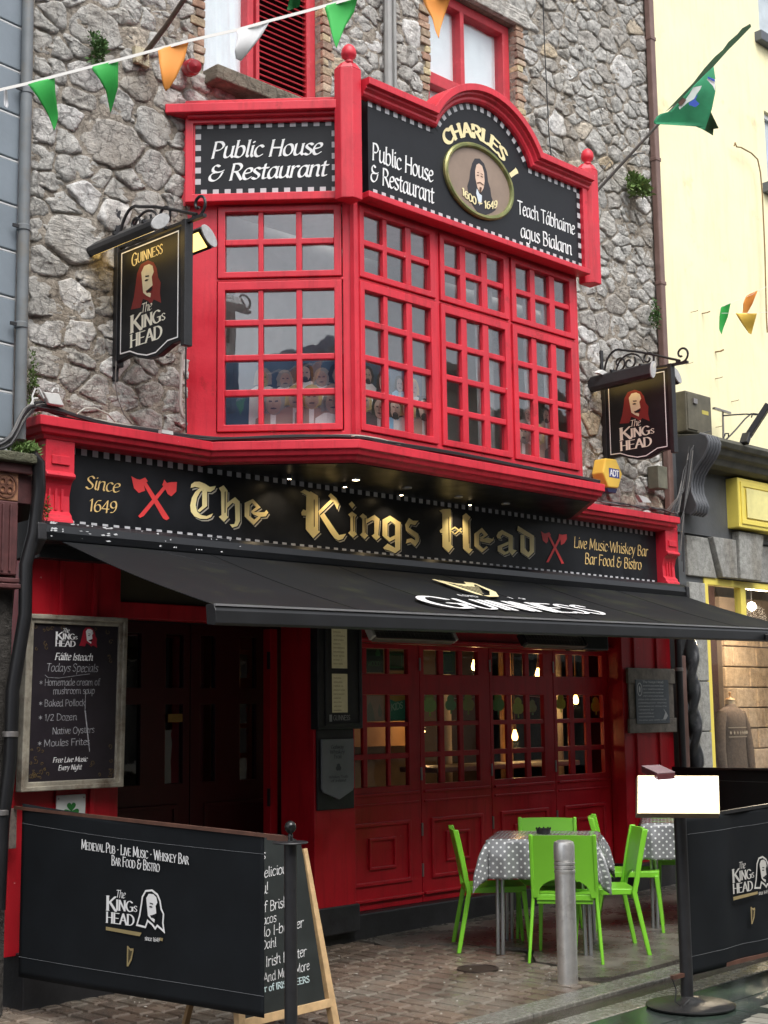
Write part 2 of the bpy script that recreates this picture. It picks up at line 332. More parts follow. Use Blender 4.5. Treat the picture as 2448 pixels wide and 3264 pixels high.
# ------------------------------------------------------------------ brush lettering (no font files): letter skeletons swept with a flat or round nib
G = {
'a': (4.6, 's 3.7,4.3 2.6,5 1.2,4.5 .4,2.6 .7,.7 1.7,0 2.8,.7 3.6,2.4|l 3.7,5 3.7,.8 4.5,.1'),
'b': (4.6, 'l .7,7.5 .7,.3|s .7,3.6 1.8,4.9 3.2,4.8 4,3.2 3.7,1.1 2.4,0 .7,.5'),
'c': (3.9, 's 3.5,4.2 2.4,5 1,4.3 .4,2.5 .9,.7 2.2,0 3.6,.8'),
'd': (4.8, 's 3.8,4.2 2.5,5 1,4.4 .4,2.4 .9,.5 2,0 3.1,.7 3.8,1.8|l 3.8,7.5 3.8,.6 4.5,.1'),
'e': (3.9, 's .5,2.6 2,2.8 3.4,3.4 3.3,4.6 2.2,5 1,4.3 .4,2.4 .9,.6 2.1,0 3.6,.9'),
'f': (3.0, 's 3.4,7 2.6,7.5 1.7,7 1.4,5.5 1.4,0|l .2,4.8 2.9,4.8'),
'g': (4.6, 's 3.6,4.3 2.5,5 1.1,4.4 .4,2.7 .9,.9 2,.3 3.1,1 3.7,2.2|s 3.7,5 3.7,0 3.2,-1.8 1.9,-2.5 .5,-2'),
'h': (4.6, 'l .7,7.5 .7,0|s .7,3.4 1.7,4.7 2.9,5 3.6,4.2 3.6,.9 4.3,.1'),
'i': (1.9, 'l .9,4.9 .9,.9 1.6,.1|l .9,6.7 1.1,6.5'),
'j': (1.9, 's 1.1,4.9 1.1,-1 .6,-2.2 -.3,-2.3|l 1.1,6.7 1.3,6.5'),
'k': (4.3, 'l .7,7.5 .7,0|l 3.4,4.9 .9,2.5|l 1.6,3.1 3.9,0'),
'l': (1.9, 'l .9,7.5 .9,.8 1.6,.1'),
'm': (7.0, 'l .7,5 .7,0|s .7,3.4 1.6,4.7 2.6,5 3.3,4.2 3.3,0|s 3.3,3.4 4.2,4.7 5.2,5 5.9,4.2 5.9,.9 6.6,.1'),
'n': (4.6, 'l .7,5 .7,0|s .7,3.4 1.7,4.7 2.9,5 3.6,4.2 3.6,.9 4.3,.1'),
'o': (4.4, 's 2.2,5 .9,4.3 .4,2.5 .9,.6 2.2,0 3.4,.7 4,2.5 3.4,4.4 2.2,5'),
'p': (4.6, 'l .7,5 .7,-2.5|s .7,3.6 1.8,4.9 3.2,4.8 4,3.2 3.7,1.1 2.4,0 .7,.5'),
'r': (3.3, 'l .7,5 .7,0|s .7,3.2 1.5,4.5 2.5,5 3.2,4.6'),
's': (3.5, 's 3.1,4.4 2,5 .8,4.6 .7,3.6 1.8,2.7 2.9,1.9 3,.8 1.8,0 .4,.6'),
't': (3.0, 's 1.3,6.4 1.3,.9 2,.1 2.8,.4|l .2,4.8 2.8,4.8'),
'u': (4.7, 's .7,5 .7,1.2 1.5,.1 2.7,.5 3.7,2|l 3.7,5 3.7,.8 4.4,.1'),
'v': (4.0, 'l .4,5 2,0 3.8,5'), 'w': (6.2, 'l .4,5 1.8,0 3.1,4.4 4.5,0 5.9,5'),
'x': (4.0, 'l .4,5 3.6,0|l 3.6,5 .4,0'), 'y': (4.3, 'l .4,5 2.1,.4|l 3.9,5 1.9,-.4 .9,-2.4'),
'z': (4.0, 'l .5,5 3.5,5 .4,0 3.6,0'),
'A': (5.8, 'l .3,0 2.9,7.2 5.5,0|l 1.3,2.6 4.5,2.6'),
'B': (5.2, 'l .8,7.2 .8,0|s .8,7.1 2.8,7.1 4.1,5.6 2.9,3.9 .8,3.8|s .8,3.8 3.3,3.8 4.7,2 3.3,.1 .8,0'),
'C': (5.5, 's 5,6 3.4,7.2 1.4,6.3 .4,3.6 1.4,.9 3.4,0 5.2,1.2'),
'D': (5.8, 'l .8,7.2 .8,0|s .8,7.1 3,7 4.8,5.6 5.3,3.6 4.8,1.6 3,.2 .8,.1'),
'E': (5.0, 'l .8,7.2 .8,0|l .8,7 4.4,7|l .8,3.7 3.8,3.7|l .8,.1 4.6,.1'),
'F': (4.6, 'l .8,7.2 .8,0|l .8,7 4.4,7|l .8,3.7 3.6,3.7'),
'G': (6.0, 's 5,6.1 3.4,7.2 1.4,6.3 .4,3.6 1.4,.9 3.4,0 5.1,.9|l 5.2,.6 5.2,3.2|l 3.8,3.2 5.9,3.2'),
'H': (5.8, 'l .8,7.2 .8,0|l 4.9,7.2 4.9,0|l .8,3.7 4.9,3.7'),
'I': (2.2, 'l 1.1,7.2 1.1,0'),
'J': (3.6, 's 2.6,7.2 2.6,1.4 1.6,0 .3,.5'),
'K': (5.5, 'l .8,7.2 .8,0|l 4.9,7.1 1,3.4|l 2,4.3 5.3,0'),
'L': (4.7, 'l .8,7.2 .8,0|l .8,.1 4.5,.1 4.5,1'),
'M': (7.2, 'l .8,0 1.1,7.2|l 1.1,7.2 3.6,1.2 6.1,7.2|l 6.1,7.2 6.4,0'),
'N': (5.9, 'l .8,0 .8,7.2|l .8,7.2 5,0|l 5,0 5,7.2'),
'O': (6.2, 's 3.1,7.2 1.3,6.3 .5,3.6 1.3,.9 3.1,0 4.9,.9 5.7,3.6 4.9,6.3 3.1,7.2'),
'P': (4.9, 'l .8,7.2 .8,0|s .8,7.1 3,7.1 4.4,5.4 3.1,3.6 .8,3.4'),
'R': (5.3, 'l .8,7.2 .8,0|s .8,7.1 3,7.1 4.2,5.5 3,3.8 .8,3.6|l 2.4,3.7 5.1,0'),
'S': (4.6, 's 4,6.1 2.6,7.2 1,6.4 .9,5 2.3,3.8 3.8,2.6 3.9,1 2.3,0 .6,1'),
'T': (5.2, 'l 2.6,7.2 2.6,0|l .2,7 5,7'),
'U': (5.7, 's .8,7.2 .8,2.2 1.6,.4 2.9,0 4.2,.5 4.9,2.2 4.9,7.2'),
'V': (5.4, 'l .2,7.2 2.7,0 5.2,7.2'), 'W': (8.0, 'l .2,7.2 2.2,0 4,6.6 5.9,0 7.8,7.2'),
'Y': (5.2, 'l .2,7.2 2.6,3.4 5,7.2|l 2.6,3.4 2.6,0'),
'0': (4.6, 's 2.3,6.6 .9,5.6 .4,3.3 .9,1 2.3,0 3.7,1 4.2,3.3 3.7,5.6 2.3,6.6'),
'1': (2.8, 'l .6,5.6 1.6,6.6 1.6,0'), '2': (4.2, 's .6,5.4 1.8,6.6 3.3,6 3.4,4.4 .5,.1|l .5,.1 3.9,.1'),
'4': (4.6, 'l 3.2,0 3.2,6.6 .3,2 4.3,2'),
'6': (4.4, 's 3.6,6.2 2,6 .8,4.2 .5,2 1.2,.3 2.5,0 3.8,1 3.8,2.9 2.6,3.9 1.1,3.2 .6,1.8'),
'9': (4.4, 's .9,.4 2.4,.6 3.6,2.4 3.9,4.6 3.2,6.3 2,6.6 .7,5.6 .6,3.9 1.8,2.9 3.2,3.4 3.8,4.8'),
'&': (6.2, 's 5.4,3.6 4.6,1.4 2.8,0 1,.5 .5,2 1.4,3.3 2.8,3.7 1.4,4.3 1.1,5.8 2.2,6.9 3.6,6.3|s 3.2,3.7 4.6,3.9 5.6,4.4'),
'*': (4.0, 'l 2,5.4 2,1.6|l .4,4.4 3.6,2.6|l .4,2.6 3.6,4.4'),
'/': (3.0, 'l .2,-.4 2.8,6.8'), '~': (4.4, 's .4,2.8 1.4,3.6 2.8,2.8 4,3.6'),
'.': (1.6, 'l .8,.3 1,.2'), '•': (2.4, 'l 1.1,3.2 1.3,3.2|l 1.1,3.5 1.3,3.5'), "'": (1.2, 'l .6,7 .5,6'),
'!': (1.8, 'l .9,7 .9,2.2|l .9,.4 1,.3'), '-': (3, 'l .4,3 2.6,3'), ' ': (2.6, ''),
}
G['á'] = (4.6, G['a'][1]+'|l 2,6.1 3.2,7.5')
_SK = {}
def skel(ch):
    if ch in _SK: return _SK[ch]
    adv, s = G.get(ch, G[' ']); out = []
    for st in (s.split('|') if s else []):
        k, rest = st[0], st[1:].split(); P = [tuple(map(float, q.split(','))) for q in rest]
        if k == 's' and len(P) > 2:
            Q = []; n = len(P); closed = P[0] == P[-1]
            for i in range(n-1):
                p0 = P[i-1] if i > 0 else (P[-2] if closed else P[0]); p1 = P[i]; p2 = P[i+1]; p3 = P[i+2] if i+2 < n else (P[1] if closed else P[-1])
                for t in (0, .34, .67):
                    Q.append(tuple(.5*((2*p1[c])+(-p0[c]+p2[c])*t+(2*p0[c]-5*p1[c]+4*p2[c]-p3[c])*t*t+(-p0[c]+3*p1[c]-3*p2[c]+p3[c])*t**3) for c in (0, 1)))
            Q.append(P[-1]); P = Q
        out.append((k, P))
    _SK[ch] = (adv, out); return _SK[ch]
def hull(pts):
    pts = sorted(set((round(a, 5), round(b, 5)) for a, b in pts))
    if len(pts) < 3: return pts
    def half(ps):
        h = []
        for p in ps:
            while len(h) > 1 and (h[-1][0]-h[-2][0])*(p[1]-h[-2][1])-(h[-1][1]-h[-2][1])*(p[0]-h[-2][0]) <= 1e-12: h.pop()
            h.append(p)
        return h
    a = half(pts); b = half(pts[::-1]); return a[:-1]+b[:-1]
def write(mb, F, text, x0, z0, h, width=None, w=.9, con=.35, ang=35, slant=0.0, serif=0.0, small=0.0, d=.002, mi=0, track=0.0, warp=None, rise=0.0, jit=0.0):
    """letters of cap height h starting at (x0,z0); width fits the whole line"""
    items = []; x = 0.0
    for ch in text:
        sc = 1.0; g = ch
        if small and ch.islower(): g = ch.upper(); sc = small
        adv, st = skel(g); items.append((x, sc, st)); x += (adv+track)*sc
    s = h/7.2; sx = (width/x) if width else s
    na = math.radians(ang); nib = []
    for k in range(8):
        t = 2*PI*k/8; ex = .5*w*math.cos(t); ey = .5*w*con*math.sin(t); nib.append((ex*math.cos(na)-ey*math.sin(na), ex*math.sin(na)+ey*math.cos(na)))
    cnt = 0
    for gx, sc, st in items:
        jx, jy = (random.uniform(-jit, jit), random.uniform(-jit, jit)) if jit else (0, 0)
        for k, P in st:
            segs = [(P[i], P[i+1]) for i in range(len(P)-1)]
            if serif and k == 'l':
                for e, o in ((P[0], P[1]), (P[-1], P[-2])):
                    if abs(e[0]-o[0]) < abs(e[1]-o[1])*.55: segs.append(((e[0]-serif, e[1]), (e[0]+serif, e[1])))
            for a, b in segs:
                sf = (a[1] == b[1] and serif and abs(a[0]-b[0]-(-2*serif)) < 1e-6)
                nb = [(q[0]*.5, q[1]*.5) for q in nib] if sf else nib
                pts = hull([(c[0]+q[0], c[1]+q[1]) for c in (a, b) for q in nb])
                out = []
                for px_, py_ in pts:
                    px_ = px_+py_*slant; X = (gx+(px_+jx)*sc)*sx; Z = (py_+jy)*sc*s
                    if warp: X, Z = warp(X, Z)
                    out.append((x0+X, z0+Z+rise*X))
                cnt += 1
                if len(out) > 2: mb.flat(F, out, d+(cnt % 7)*.00013, mi)
    return x*sx
# ================================================================== STRUCTURE: ground
GR = Fr((0, 0, gz(0)), (1, 0, .013), (0, 1, 0), (-.013, 0, 1))
ASPH = mat('wet_concrete', (.13, .118, .10), rough=.3, var=.3, vs=5, bump=.5, bs=45, c2=(.07, .06, .05), c2s=2.3, c2lo=.45, c2hi=.7, rvar=.15)
WET = mat('wet_dark_flagstone', (.035, .045, .04), rough=.10, var=.4, vs=2.2, bump=.18, bs=18, c2=(.035, .085, .045), c2s=1.1, c2lo=.45, c2hi=.7, rvar=.1)
KERB = mat('wet_granite_kerb', (.19, .185, .16), rough=.24, var=.25, vs=30, bump=.35, bs=90, c2=(.16, .15, .12), c2s=3, rvar=.12)
CHAN = mat('wet_drain_channel', (.05, .04, .032), rough=.25, var=.4, vs=9, bump=.6, bs=50, c2=(.2, .16, .1), c2s=40, c2lo=.62, c2hi=.68)
SETT = mat('wet_brown_setts', (.165, .125, .095), rough=.22, var=.4, vs=2.4, bump=.5, bs=55, c2=(.25, .23, .19), c2s=1.8, c2lo=.45, c2hi=.7, rvar=.14)
SETTG = mat('pale_street_setts', (.26, .25, .21), rough=.45, var=.3, vs=3, bump=.5, bs=55, rvar=.12)
GROUT = mat('sett_grout', (.03, .024, .018), rough=.5, var=.4, vs=20, bump=.6, bs=60)
g = MB(); g.box(GR, -60, 60, -40, 60, -.4, -.028); ground = tag(g.build('ground', GROUT), kind='structure')
street = MB(); street.box(GR, -60, 60, -2.5, 4.16, -.2, -.022); tag(street.build('street', mat('street_grout', (.1, .09, .075), rough=.5, bump=.4)), kind='structure')
# pale setts on the near side of the flagstones (the corner of the picture)
root = ground
def pavers(nm, m, x0, x1, y0, y1, lx, ly, gap, along='y', jit=.006, keep=None, top=0.0, seed=1):
    rnd = random.Random(seed); parts = []; row = 0
    if along == 'y':
        x = x0
        while x < x1:
            wx = lx*rnd.uniform(.9, 1.1); y = y0-(ly*.5 if row % 2 else 0)-rnd.uniform(0, ly*.2)
            while y < y1:
                wy = ly*rnd.uniform(.8, 1.2)
                if keep is None or keep(x+wx/2, y+wy/2): parts.append((x, x+wx-gap, y, y+wy-gap))
                y += wy
            x += wx; row += 1
    else:
        y = y0
        while y < y1:
            wy = ly*rnd.uniform(.9, 1.1); x = x0-(lx*.5 if row % 2 else 0)-rnd.uniform(0, lx*.2)
            while x < x1:
                wx = lx*rnd.uniform(.8, 1.2)
                if keep is None or keep(x+wx/2, y+wy/2): parts.append((x, x+wx-gap, y, y+wy-gap))
                x += wx
            y += wy; row += 1
    return parts, rnd
def sett_mesh(mb, a0, a1, b0, b1, top, rnd):
    c = .013; t = [top+rnd.uniform(-.0025, .002) for _ in range(4)]
    j = lambda: rnd.uniform(-.003, .003)
    lo = [(a0+j(), b0+j()), (a1+j(), b0+j()), (a1+j(), b1+j()), (a0+j(), b1+j())]; ca, cb = (a0+a1)/2, (b0+b1)/2
    def rg(k, z): return [GR.p(ca+(x-ca)*k, cb+(y-cb)*k, zz) for (x, y), zz in zip(lo, z)]
    V = rg(1, [-.035]*4)+rg(.985, [q-.012 for q in t])+rg(.9, t)+[GR.p(ca, cb, max(t)+.002)]
    F = []
    for r in (0, 1):
        for k in range(4): F.append((r*4+k, r*4+(k+1) % 4, (r+1)*4+(k+1) % 4, (r+1)*4+k))
    for k in range(4): F.append((8+k, 8+(k+1) % 4, 12))
    mb.add(V, F)
pavement = MB(); pavement.box(GR, -12, 30, 5.33, 9, -.3, -.016); pavement = tag(pavement.build('pavement', GROUT), kind='structure')
def edge(x, y): return x < 7.62+.25*math.sin(y*3.1)+.08*math.sin(y*11) and (x < 7.0 or y > 5.40)
P, rnd = pavers('sett', SETT, 4.3, 7.9, 5.335, 7.75, .132, .205, .017, keep=edge, seed=3)
P.sort(key=lambda q: abs(q[0]-6.7)+abs(q[2]-6.3))
near = P[:290]; rest = P[290:]
for q in near:
    m = MB(); sett_mesh(m, *q, 0.0, rnd); m.build('sett', SETT, pavement, smooth=True)
m = MB()
for q in rest: sett_mesh(m, *q, 0.0, rnd)
tag(m.build('outer_setts', SETT, pavement, smooth=True), kind='stuff')
# patched concrete under the tables with its broken edge
m = MB(); pts = []
for k in range(26):
    y = 5.40+k*(8.9-5.40)/25; x = 7.66+.25*math.sin(y*3.1)+.08*math.sin(y*11); pts.append((x, y))
pts = [(30, 5.38), (30, 9.5)]+pts[::-1]
m.prism(GR, pts, -.05, .004); m.build('concrete_patch', ASPH, pavement)
# kerb stones, drain channel, second kerb, flagstones
kerb = tag(MB().box(GR, -12, 30, 5.09, 5.335, -.3, -.03).build('kerb', GROUT), kind='structure')
x = 2.2; rnd = random.Random(5)
while x < 13:
    w = rnd.uniform(.85, 1.2); MB().box(GR, x+.003, x+w-.003, 5.135, 5.332, -.2, .004+rnd.uniform(-.003, .003)).build('kerb_stone', KERB, kerb, bev=.008); x += w
x = 2.0
while x < 13:
    w = rnd.uniform(.85, 1.2); MB().box(GR, x+.003, x+w-.003, 4.79, 4.955, -.2, -.004+rnd.uniform(-.003, .003)).build('kerb_stone', KERB, kerb, bev=.008); x += w
MB().box(GR, -12, 30, 4.957, 5.133, -.25, -.018).build('drain_channel', CHAN, kerb)
road = tag(MB().box(GR, -12, 30, 4.16, 4.788, -.3, -.03).build('flagstone_strip', GROUT), kind='structure')
x = 3.1
while x < 12:
    w = rnd.uniform(.7, .95)
    for y0, y1 in ((4.165, 4.47), (4.475, 4.786)): MB().box(GR, x+.002, x+w-.002, y0, y1, -.2, -.006+rnd.uniform(-.0015, .0015)).build('flagstone', WET, road, bev=.004)
    x += w
P, rnd = pavers('street_sett', SETTG, 6.2, 8.6, 3.6, 4.15, .11, .19, .010, seed=8)
for q in P: 
    m = MB(); sett_mesh(m, *q, -.004, rnd); m.build('street_sett', SETTG, bpy.data.objects['street'], smooth=True)
# litter trodden into the joints
m = MB(); r_ = random.Random(77)
for k in range(60):
    x = r_.uniform(4.9, 7.6); y = r_.uniform(5.5, 7.3); s = r_.uniform(.004, .012); p = GR.p(x, y, .0025); a = r_.random()*6
    u_ = Vector((math.cos(a), math.sin(a), .013*math.cos(a)))*s; w_ = Vector((-math.sin(a), math.cos(a), 0))*s*r_.uniform(.3, .8)
    m.add([p-u_-w_, p+u_-w_*.6, p+u_*.8+w_, p-u_*.7+w_*.8, p+Vector((0, 0, .004))], [(0, 1, 4), (1, 2, 4), (2, 3, 4), (3, 0, 4)])
tag(m.build('litter', mat('pale_litter', (.55, .53, .48), rough=.8)), 'scattered pale scraps trodden into the setts', 'litter', kind='stuff')
# manhole cover
m = MB(); m.lathe(GR.p(7.18, 6.25, 0), [(.0, -.03), (.135, -.03), (.135, .006), (.118, .008), (.116, .003), (.0, .003)], 28, ax=GR.n)
o = m.build('manhole_cover', mat('dark_iron', (.05, .035, .028), rough=.5, metal=.3, bump=.6, bs=80), org=(7.18, 6.25, gz(7.18)), smooth=True)
tag(o, 'small round dark iron cover set in the brown setts left of the steel bollard', 'drain cover')
m = MB(); m.lathe(GR.p(6.15, 6.9, 0), [(.0, -.03), (.12, -.03), (.12, .005), (.10, .007), (.098, .002), (.0, .002)], 28, ax=GR.n)
o = m.build('manhole_cover', MATS['dark_iron'], org=(6.15, 6.9, gz(6.15)), smooth=True)
tag(o, 'small round iron cover in the setts beside the wooden A-board', 'drain cover')

# ================================================================== STRUCTURE: pub building, rubble wall
W = 7.66
pub = thing('pub_building', (8.2, W, 0), 'tall old pub building of grey rubble limestone behind the red bay window', 'building')
MORT = stone_mat('lime_mortar', [(0, (.35, .31, .26)), (1, (.35, .31, .26))], bump=1.0, grain=26)
STONE = stone_mat('rubble_limestone', [(0, (.36, .34, .31)), (.2, (.47, .46, .435)), (.4, (.34, .31, .27)), (.55, (.54, .53, .515)), (.75, (.39, .365, .33)), (.92, (.49, .48, .46)), (.97, (.52, .43, .31))], bump=1.0)
STONEP = stone_mat('pale_limestone', [(0, (.64, .63, .61)), (1, (.54, .53, .515))], bump=.8)
STONEB = stone_mat('bedded_limestone', [(0, (.58, .555, .51)), (1, (.52, .50, .47))], bump=1.0, bed=1.8)
WIN = [(6.0, 7.17, 6.30, 8.6), (8.42, 9.60, 6.55, 7.93)]        # openings x0,x1,z0,z1
FXW = FX(W)
xs = [4.60, 6.0, 7.17, 8.42, 9.60, 11.80]; zs = [3.30, 6.30, 6.55, 7.93, 8.6, 10.5]
def wsolid(i, j):
    x = (xs[i]+xs[i+1])/2; z = (zs[j]+zs[j+1])/2
    return not any(a < x < b and c < z < d for a, b, c, d in WIN)
m = MB(); m.lattice(FXW, xs, zs, wsolid, -.5, -.02); m.build('wall_core', MORT, pub)
# the mortar face itself, hand-thrown and uneven; it laps over the stones' edges
m = MB(); sx_ = .028; nx_ = int(7.2/sx_); nz_ = int(6.2/sx_); idx = {}; V = []; Fc = []
def mvert(i, j):
    if (i, j) not in idx:
        x = 4.6+i*sx_; z = 3.3+j*sx_; idx[(i, j)] = len(V)
        d = -.001+.010*noise.noise(Vector((x*4.3, z*5.1, 3.3)))+.011*noise.noise(Vector((x*13, z*19, 7.1)))+.007*noise.noise(Vector((x*34, z*44, 1.7)))
        V.append(FXW.p(x, z, d))
    return idx[(i, j)]
for i in range(nx_):
    for j in range(nz_):
        x = 4.6+(i+.5)*sx_; z = 3.3+(j+.5)*sx_
        if any(a-.01 < x < b+.01 and c-.01 < z < d+.01 for a, b, c, d in WIN) or z > 6.9+(x-4.6)*.40: continue
        Fc.append((mvert(i, j), mvert(i+1, j), mvert(i+1, j+1), mvert(i, j+1)))
m.add(V, Fc); m.build('mortar_face', MORT, pub, smooth='all')
MB().box(FX(9.9), 4.6, 11.8, 0, 10.5, -.3, 0).build('rear_wall', mat('dim_plaster', (.2, .17, .14), rough=.9), pub)
MB().box(FX(W), 4.6, 4.9, 0, 10.5, -2.2, -.5).build('party_wall', MATS['dim_plaster'], pub)
MB().box(FX(W), 11.5, 11.8, 0, 10.5, -2.2, -.5).build('party_wall', MATS['dim_plaster'], pub)
# --- the individual rubble stones: a power diagram of random discs
rnd = random.Random(21)
def inwin(x, z, g=0.0): return any(a-g < x < b+g and c-g < z < d+g for a, b, c, d in WIN)
def hiddenz(x, z):
    if 5.95 < x < 9.5 and 3.3 < z < 5.78: return True
    if 6.3 < x < 8.9 and z < 6.12: return True
    return z > 6.42+(x-4.6)*.37+.35 or z < 3.40
seeds = []
big = [(5.05, 6.28, .30, .17), (4.98, 5.92, .17, .16), (5.20, 5.52, .33, .2), (5.6, 5.75, .2, .16), (5.02, 5.10, .11, .15), (5.27, 5.05, .11, .16), (4.95, 4.78, .34, .12), (5.55, 5.15, .16, .2),
       (4.97, 4.38, .18, .1), (5.0, 4.12, .16, .1), (4.95, 3.86, .13, .13), (5.55, 3.83, .17, .12), (11.25, 8.0, .25, .2), (10.95, 6.35, .2, .13), (11.1, 5.9, .2, .13), (10.3, 5.1, .13, .15), (10.65, 5.0, .12, .18), (11.2, 6.9, .2, .13), (10.6, 3.75, .2, .2), (11.3, 4.4, .16, .14)]
for bx, bz, rx, rz in big: seeds.append([bx, bz, max(rx, rz)*.72])
tries = 0
while len(seeds) < 640 and tries < 45000:
    tries += 1
    x = rnd.uniform(4.60, 11.75); z = rnd.uniform(3.4, 9.2)
    if inwin(x, z, .05) or hiddenz(x, z): continue
    r = rnd.choice([.05, .06, .07, .085, .10, .13]) if tries < 7000 else rnd.choice([.035, .045, .06])
    if all((x-a)**2+((z-b)*1.15)**2 > (.80*(r+c))**2 for a, b, c in seeds): seeds.append([x, z, r])
KZ = 1.45                                   # stones lie flatter than wide
def cell(i):
    xi, zi, ri = seeds[i]; zi *= KZ
    R = 2.2*ri+.22
    poly = [(xi-R, zi-R), (xi+R, zi-R), (xi+R, zi+R), (xi-R, zi+R)]
    def clip(poly, nx, nz, c):
        out = []
        for k in range(len(poly)):
            a = poly[k]; b = poly[(k+1) % len(poly)]; da = nx*a[0]+nz*a[1]-c; db = nx*b[0]+nz*b[1]-c
            if da <= 0: out.append(a)
            if da*db < 0: t = da/(da-db); out.append((a[0]+(b[0]-a[0])*t, a[1]+(b[1]-a[1])*t))
        return out
    for j, (xj, zj, rj) in enumerate(seeds):
        if j == i: continue
        zj *= KZ; dx = xj-xi; dz = zj-zi
        if abs(dx) > 1.1 or abs(dz) > 1.1: continue
        c = (xj*xj+zj*zj-rj*rj-(xi*xi+zi*zi-ri*ri))/2; poly = clip(poly, dx, dz, c)
        if len(poly) < 3: return []
    poly = clip(poly, -1, 0, -4.60); poly = clip(poly, 1, 0, 11.72)
    for a, b, c, d in WIN:
        zc = seeds[i][1]
        if c-.02 < zc < d+.02:
            if xi < a: poly = clip(poly, 1, 0, a-.085)
            elif xi > b: poly = clip(poly, -1, 0, -(b+.085))
        elif zc <= c and a-.3 < xi < b+.3: poly = clip(poly, 0, 1, (c-.02)*KZ)
        elif zc >= d and a-.3 < xi < b+.3: poly = clip(poly, 0, -1, -(d+.02)*KZ)
        if len(poly) < 3: return []
    return [(p[0], p[1]/KZ) for p in poly]
def area(p): return abs(sum(p[k][0]*p[(k+1) % len(p)][1]-p[(k+1) % len(p)][0]*p[k][1] for k in range(len(p))))/2
def stone_mesh(mb, poly, F, gap, hgt, seed, rough=1.0, rings=(1.0, .97, .88, .74, .57, .38, .19)):
    cx = sum(p[0] for p in poly)/len(poly); cz = sum(p[1] for p in poly)/len(poly)
    n = 26; per = []; L = [math.dist(poly[k], poly[(k+1) % len(poly)]) for k in range(len(poly))]; T = sum(L)
    for q in range(n):
        s = T*q/n; k = 0
        while s > L[k] and k < len(L)-1: s -= L[k]; k += 1
        t = s/L[k]; a, b = poly[k], poly[(k+1) % len(poly)]; per.append((a[0]+(b[0]-a[0])*t, a[1]+(b[1]-a[1])*t))
    sm = per if (seed*7.3) % 1 < .55 else [((per[k-1][0]+2*per[k][0]+per[(k+1) % n][0])/4, (per[k-1][1]+2*per[k][1]+per[(k+1) % n][1])/4) for k in range(n)]
    R = math.sqrt(max(area(sm), 1e-5)/PI); sh = max(.55, 1-gap/R)
    tx = random.uniform(-.25, .25); tz = random.uniform(-.3, .3)
    V = []
    for ri, kk in enumerate(rings):
        for (x, z) in sm:
            X = cx+(x-cx)*sh*kk; Z = cz+(z-cz)*sh*kk
            nz = noise.noise(Vector((X*8+seed, Z*13, seed)))*.016*rough+noise.noise(Vector((X*14, Z*60, seed)))*.010*rough+noise.noise(Vector((X*45, Z*45, seed)))*.006*rough
            wob = (noise.noise(Vector((X*14, Z*14, seed+5)))*.020+noise.noise(Vector((X*50, Z*50, seed+9)))*.010)*rough
            d = (-.03 if ri == 0 else hgt*(.55, .88, .96, 1)[min(ri-1, 3)])+(nz if ri else 0)+(tx*(X-cx)*.35+tz*(Z-cz)*.35 if ri else 0)
            V.append(F.p(X+wob, Z+wob*.7, d))
    V.append(F.p(cx, cz, hgt*1.05+noise.noise(Vector((cx*30, cz*30, seed)))*.012))
    Fc = []; m = len(rings)
    for a in range(m-1):
        for k in range(n): Fc.append((a*n+k, a*n+(k+1) % n, (a+1)*n+(k+1) % n, (a+1)*n+k))
    for k in range(n): Fc.append(((m-1)*n+k, (m-1)*n+(k+1) % n, m*n))
    mb.add(V, Fc)
cells = []
for i in range(len(seeds)):
    p = cell(i)
    if len(p) >= 3 and area(p) > .0015: cells.append((area(p), i, p))
cells.sort(key=lambda q: -q[0])
for q, (A, i, p) in enumerate(cells[:290]):
    m = MB(); stone_mesh(m, p, FXW, rnd.uniform(.006, .020), rnd.uniform(.004, .020), i*3.7, rough=.85)
    mt = STONEP if (i in (4, 5, 10, 8, 9, 12, 15, 16) or rnd.random() < .13) else (STONEB if i in (6, 13, 14, 17) else STONE)
    m.build('stone', mt, pub, smooth='all')
m = MB()
for q, (A, i, p) in enumerate(cells[290:]): stone_mesh(m, p, FXW, .004, rnd.uniform(.006, .022), i*3.7, rings=(1.0, .93, .7, .4))
tag(m.build('small_stones', STONE, pub, smooth='all'), kind='stuff')
# rubble chips pressed in the mortar
m = MB(); 
for k in range(900):
    x = rnd.uniform(4.63, 11.7); z = rnd.uniform(3.42, 9)
    if inwin(x, z, .06) or hiddenz(x, z): continue
    r = rnd.uniform(.012, .035); a = rnd.uniform(0, PI)
    pts = [(x+r*math.cos(a+t)*(1+.4*rnd.random())*1.4, z+r*math.sin(a+t)*(.6+.4*rnd.random())) for t in (0, 1.1, 2.3, 3.2, 4.2, 5.3)]
    stone_mesh(m, pts, FXW, .001, .012, k*1.3, rings=(1.0, .8))
tag(m.build('mortar_chips', STONEB, pub, smooth='all'), kind='stuff')
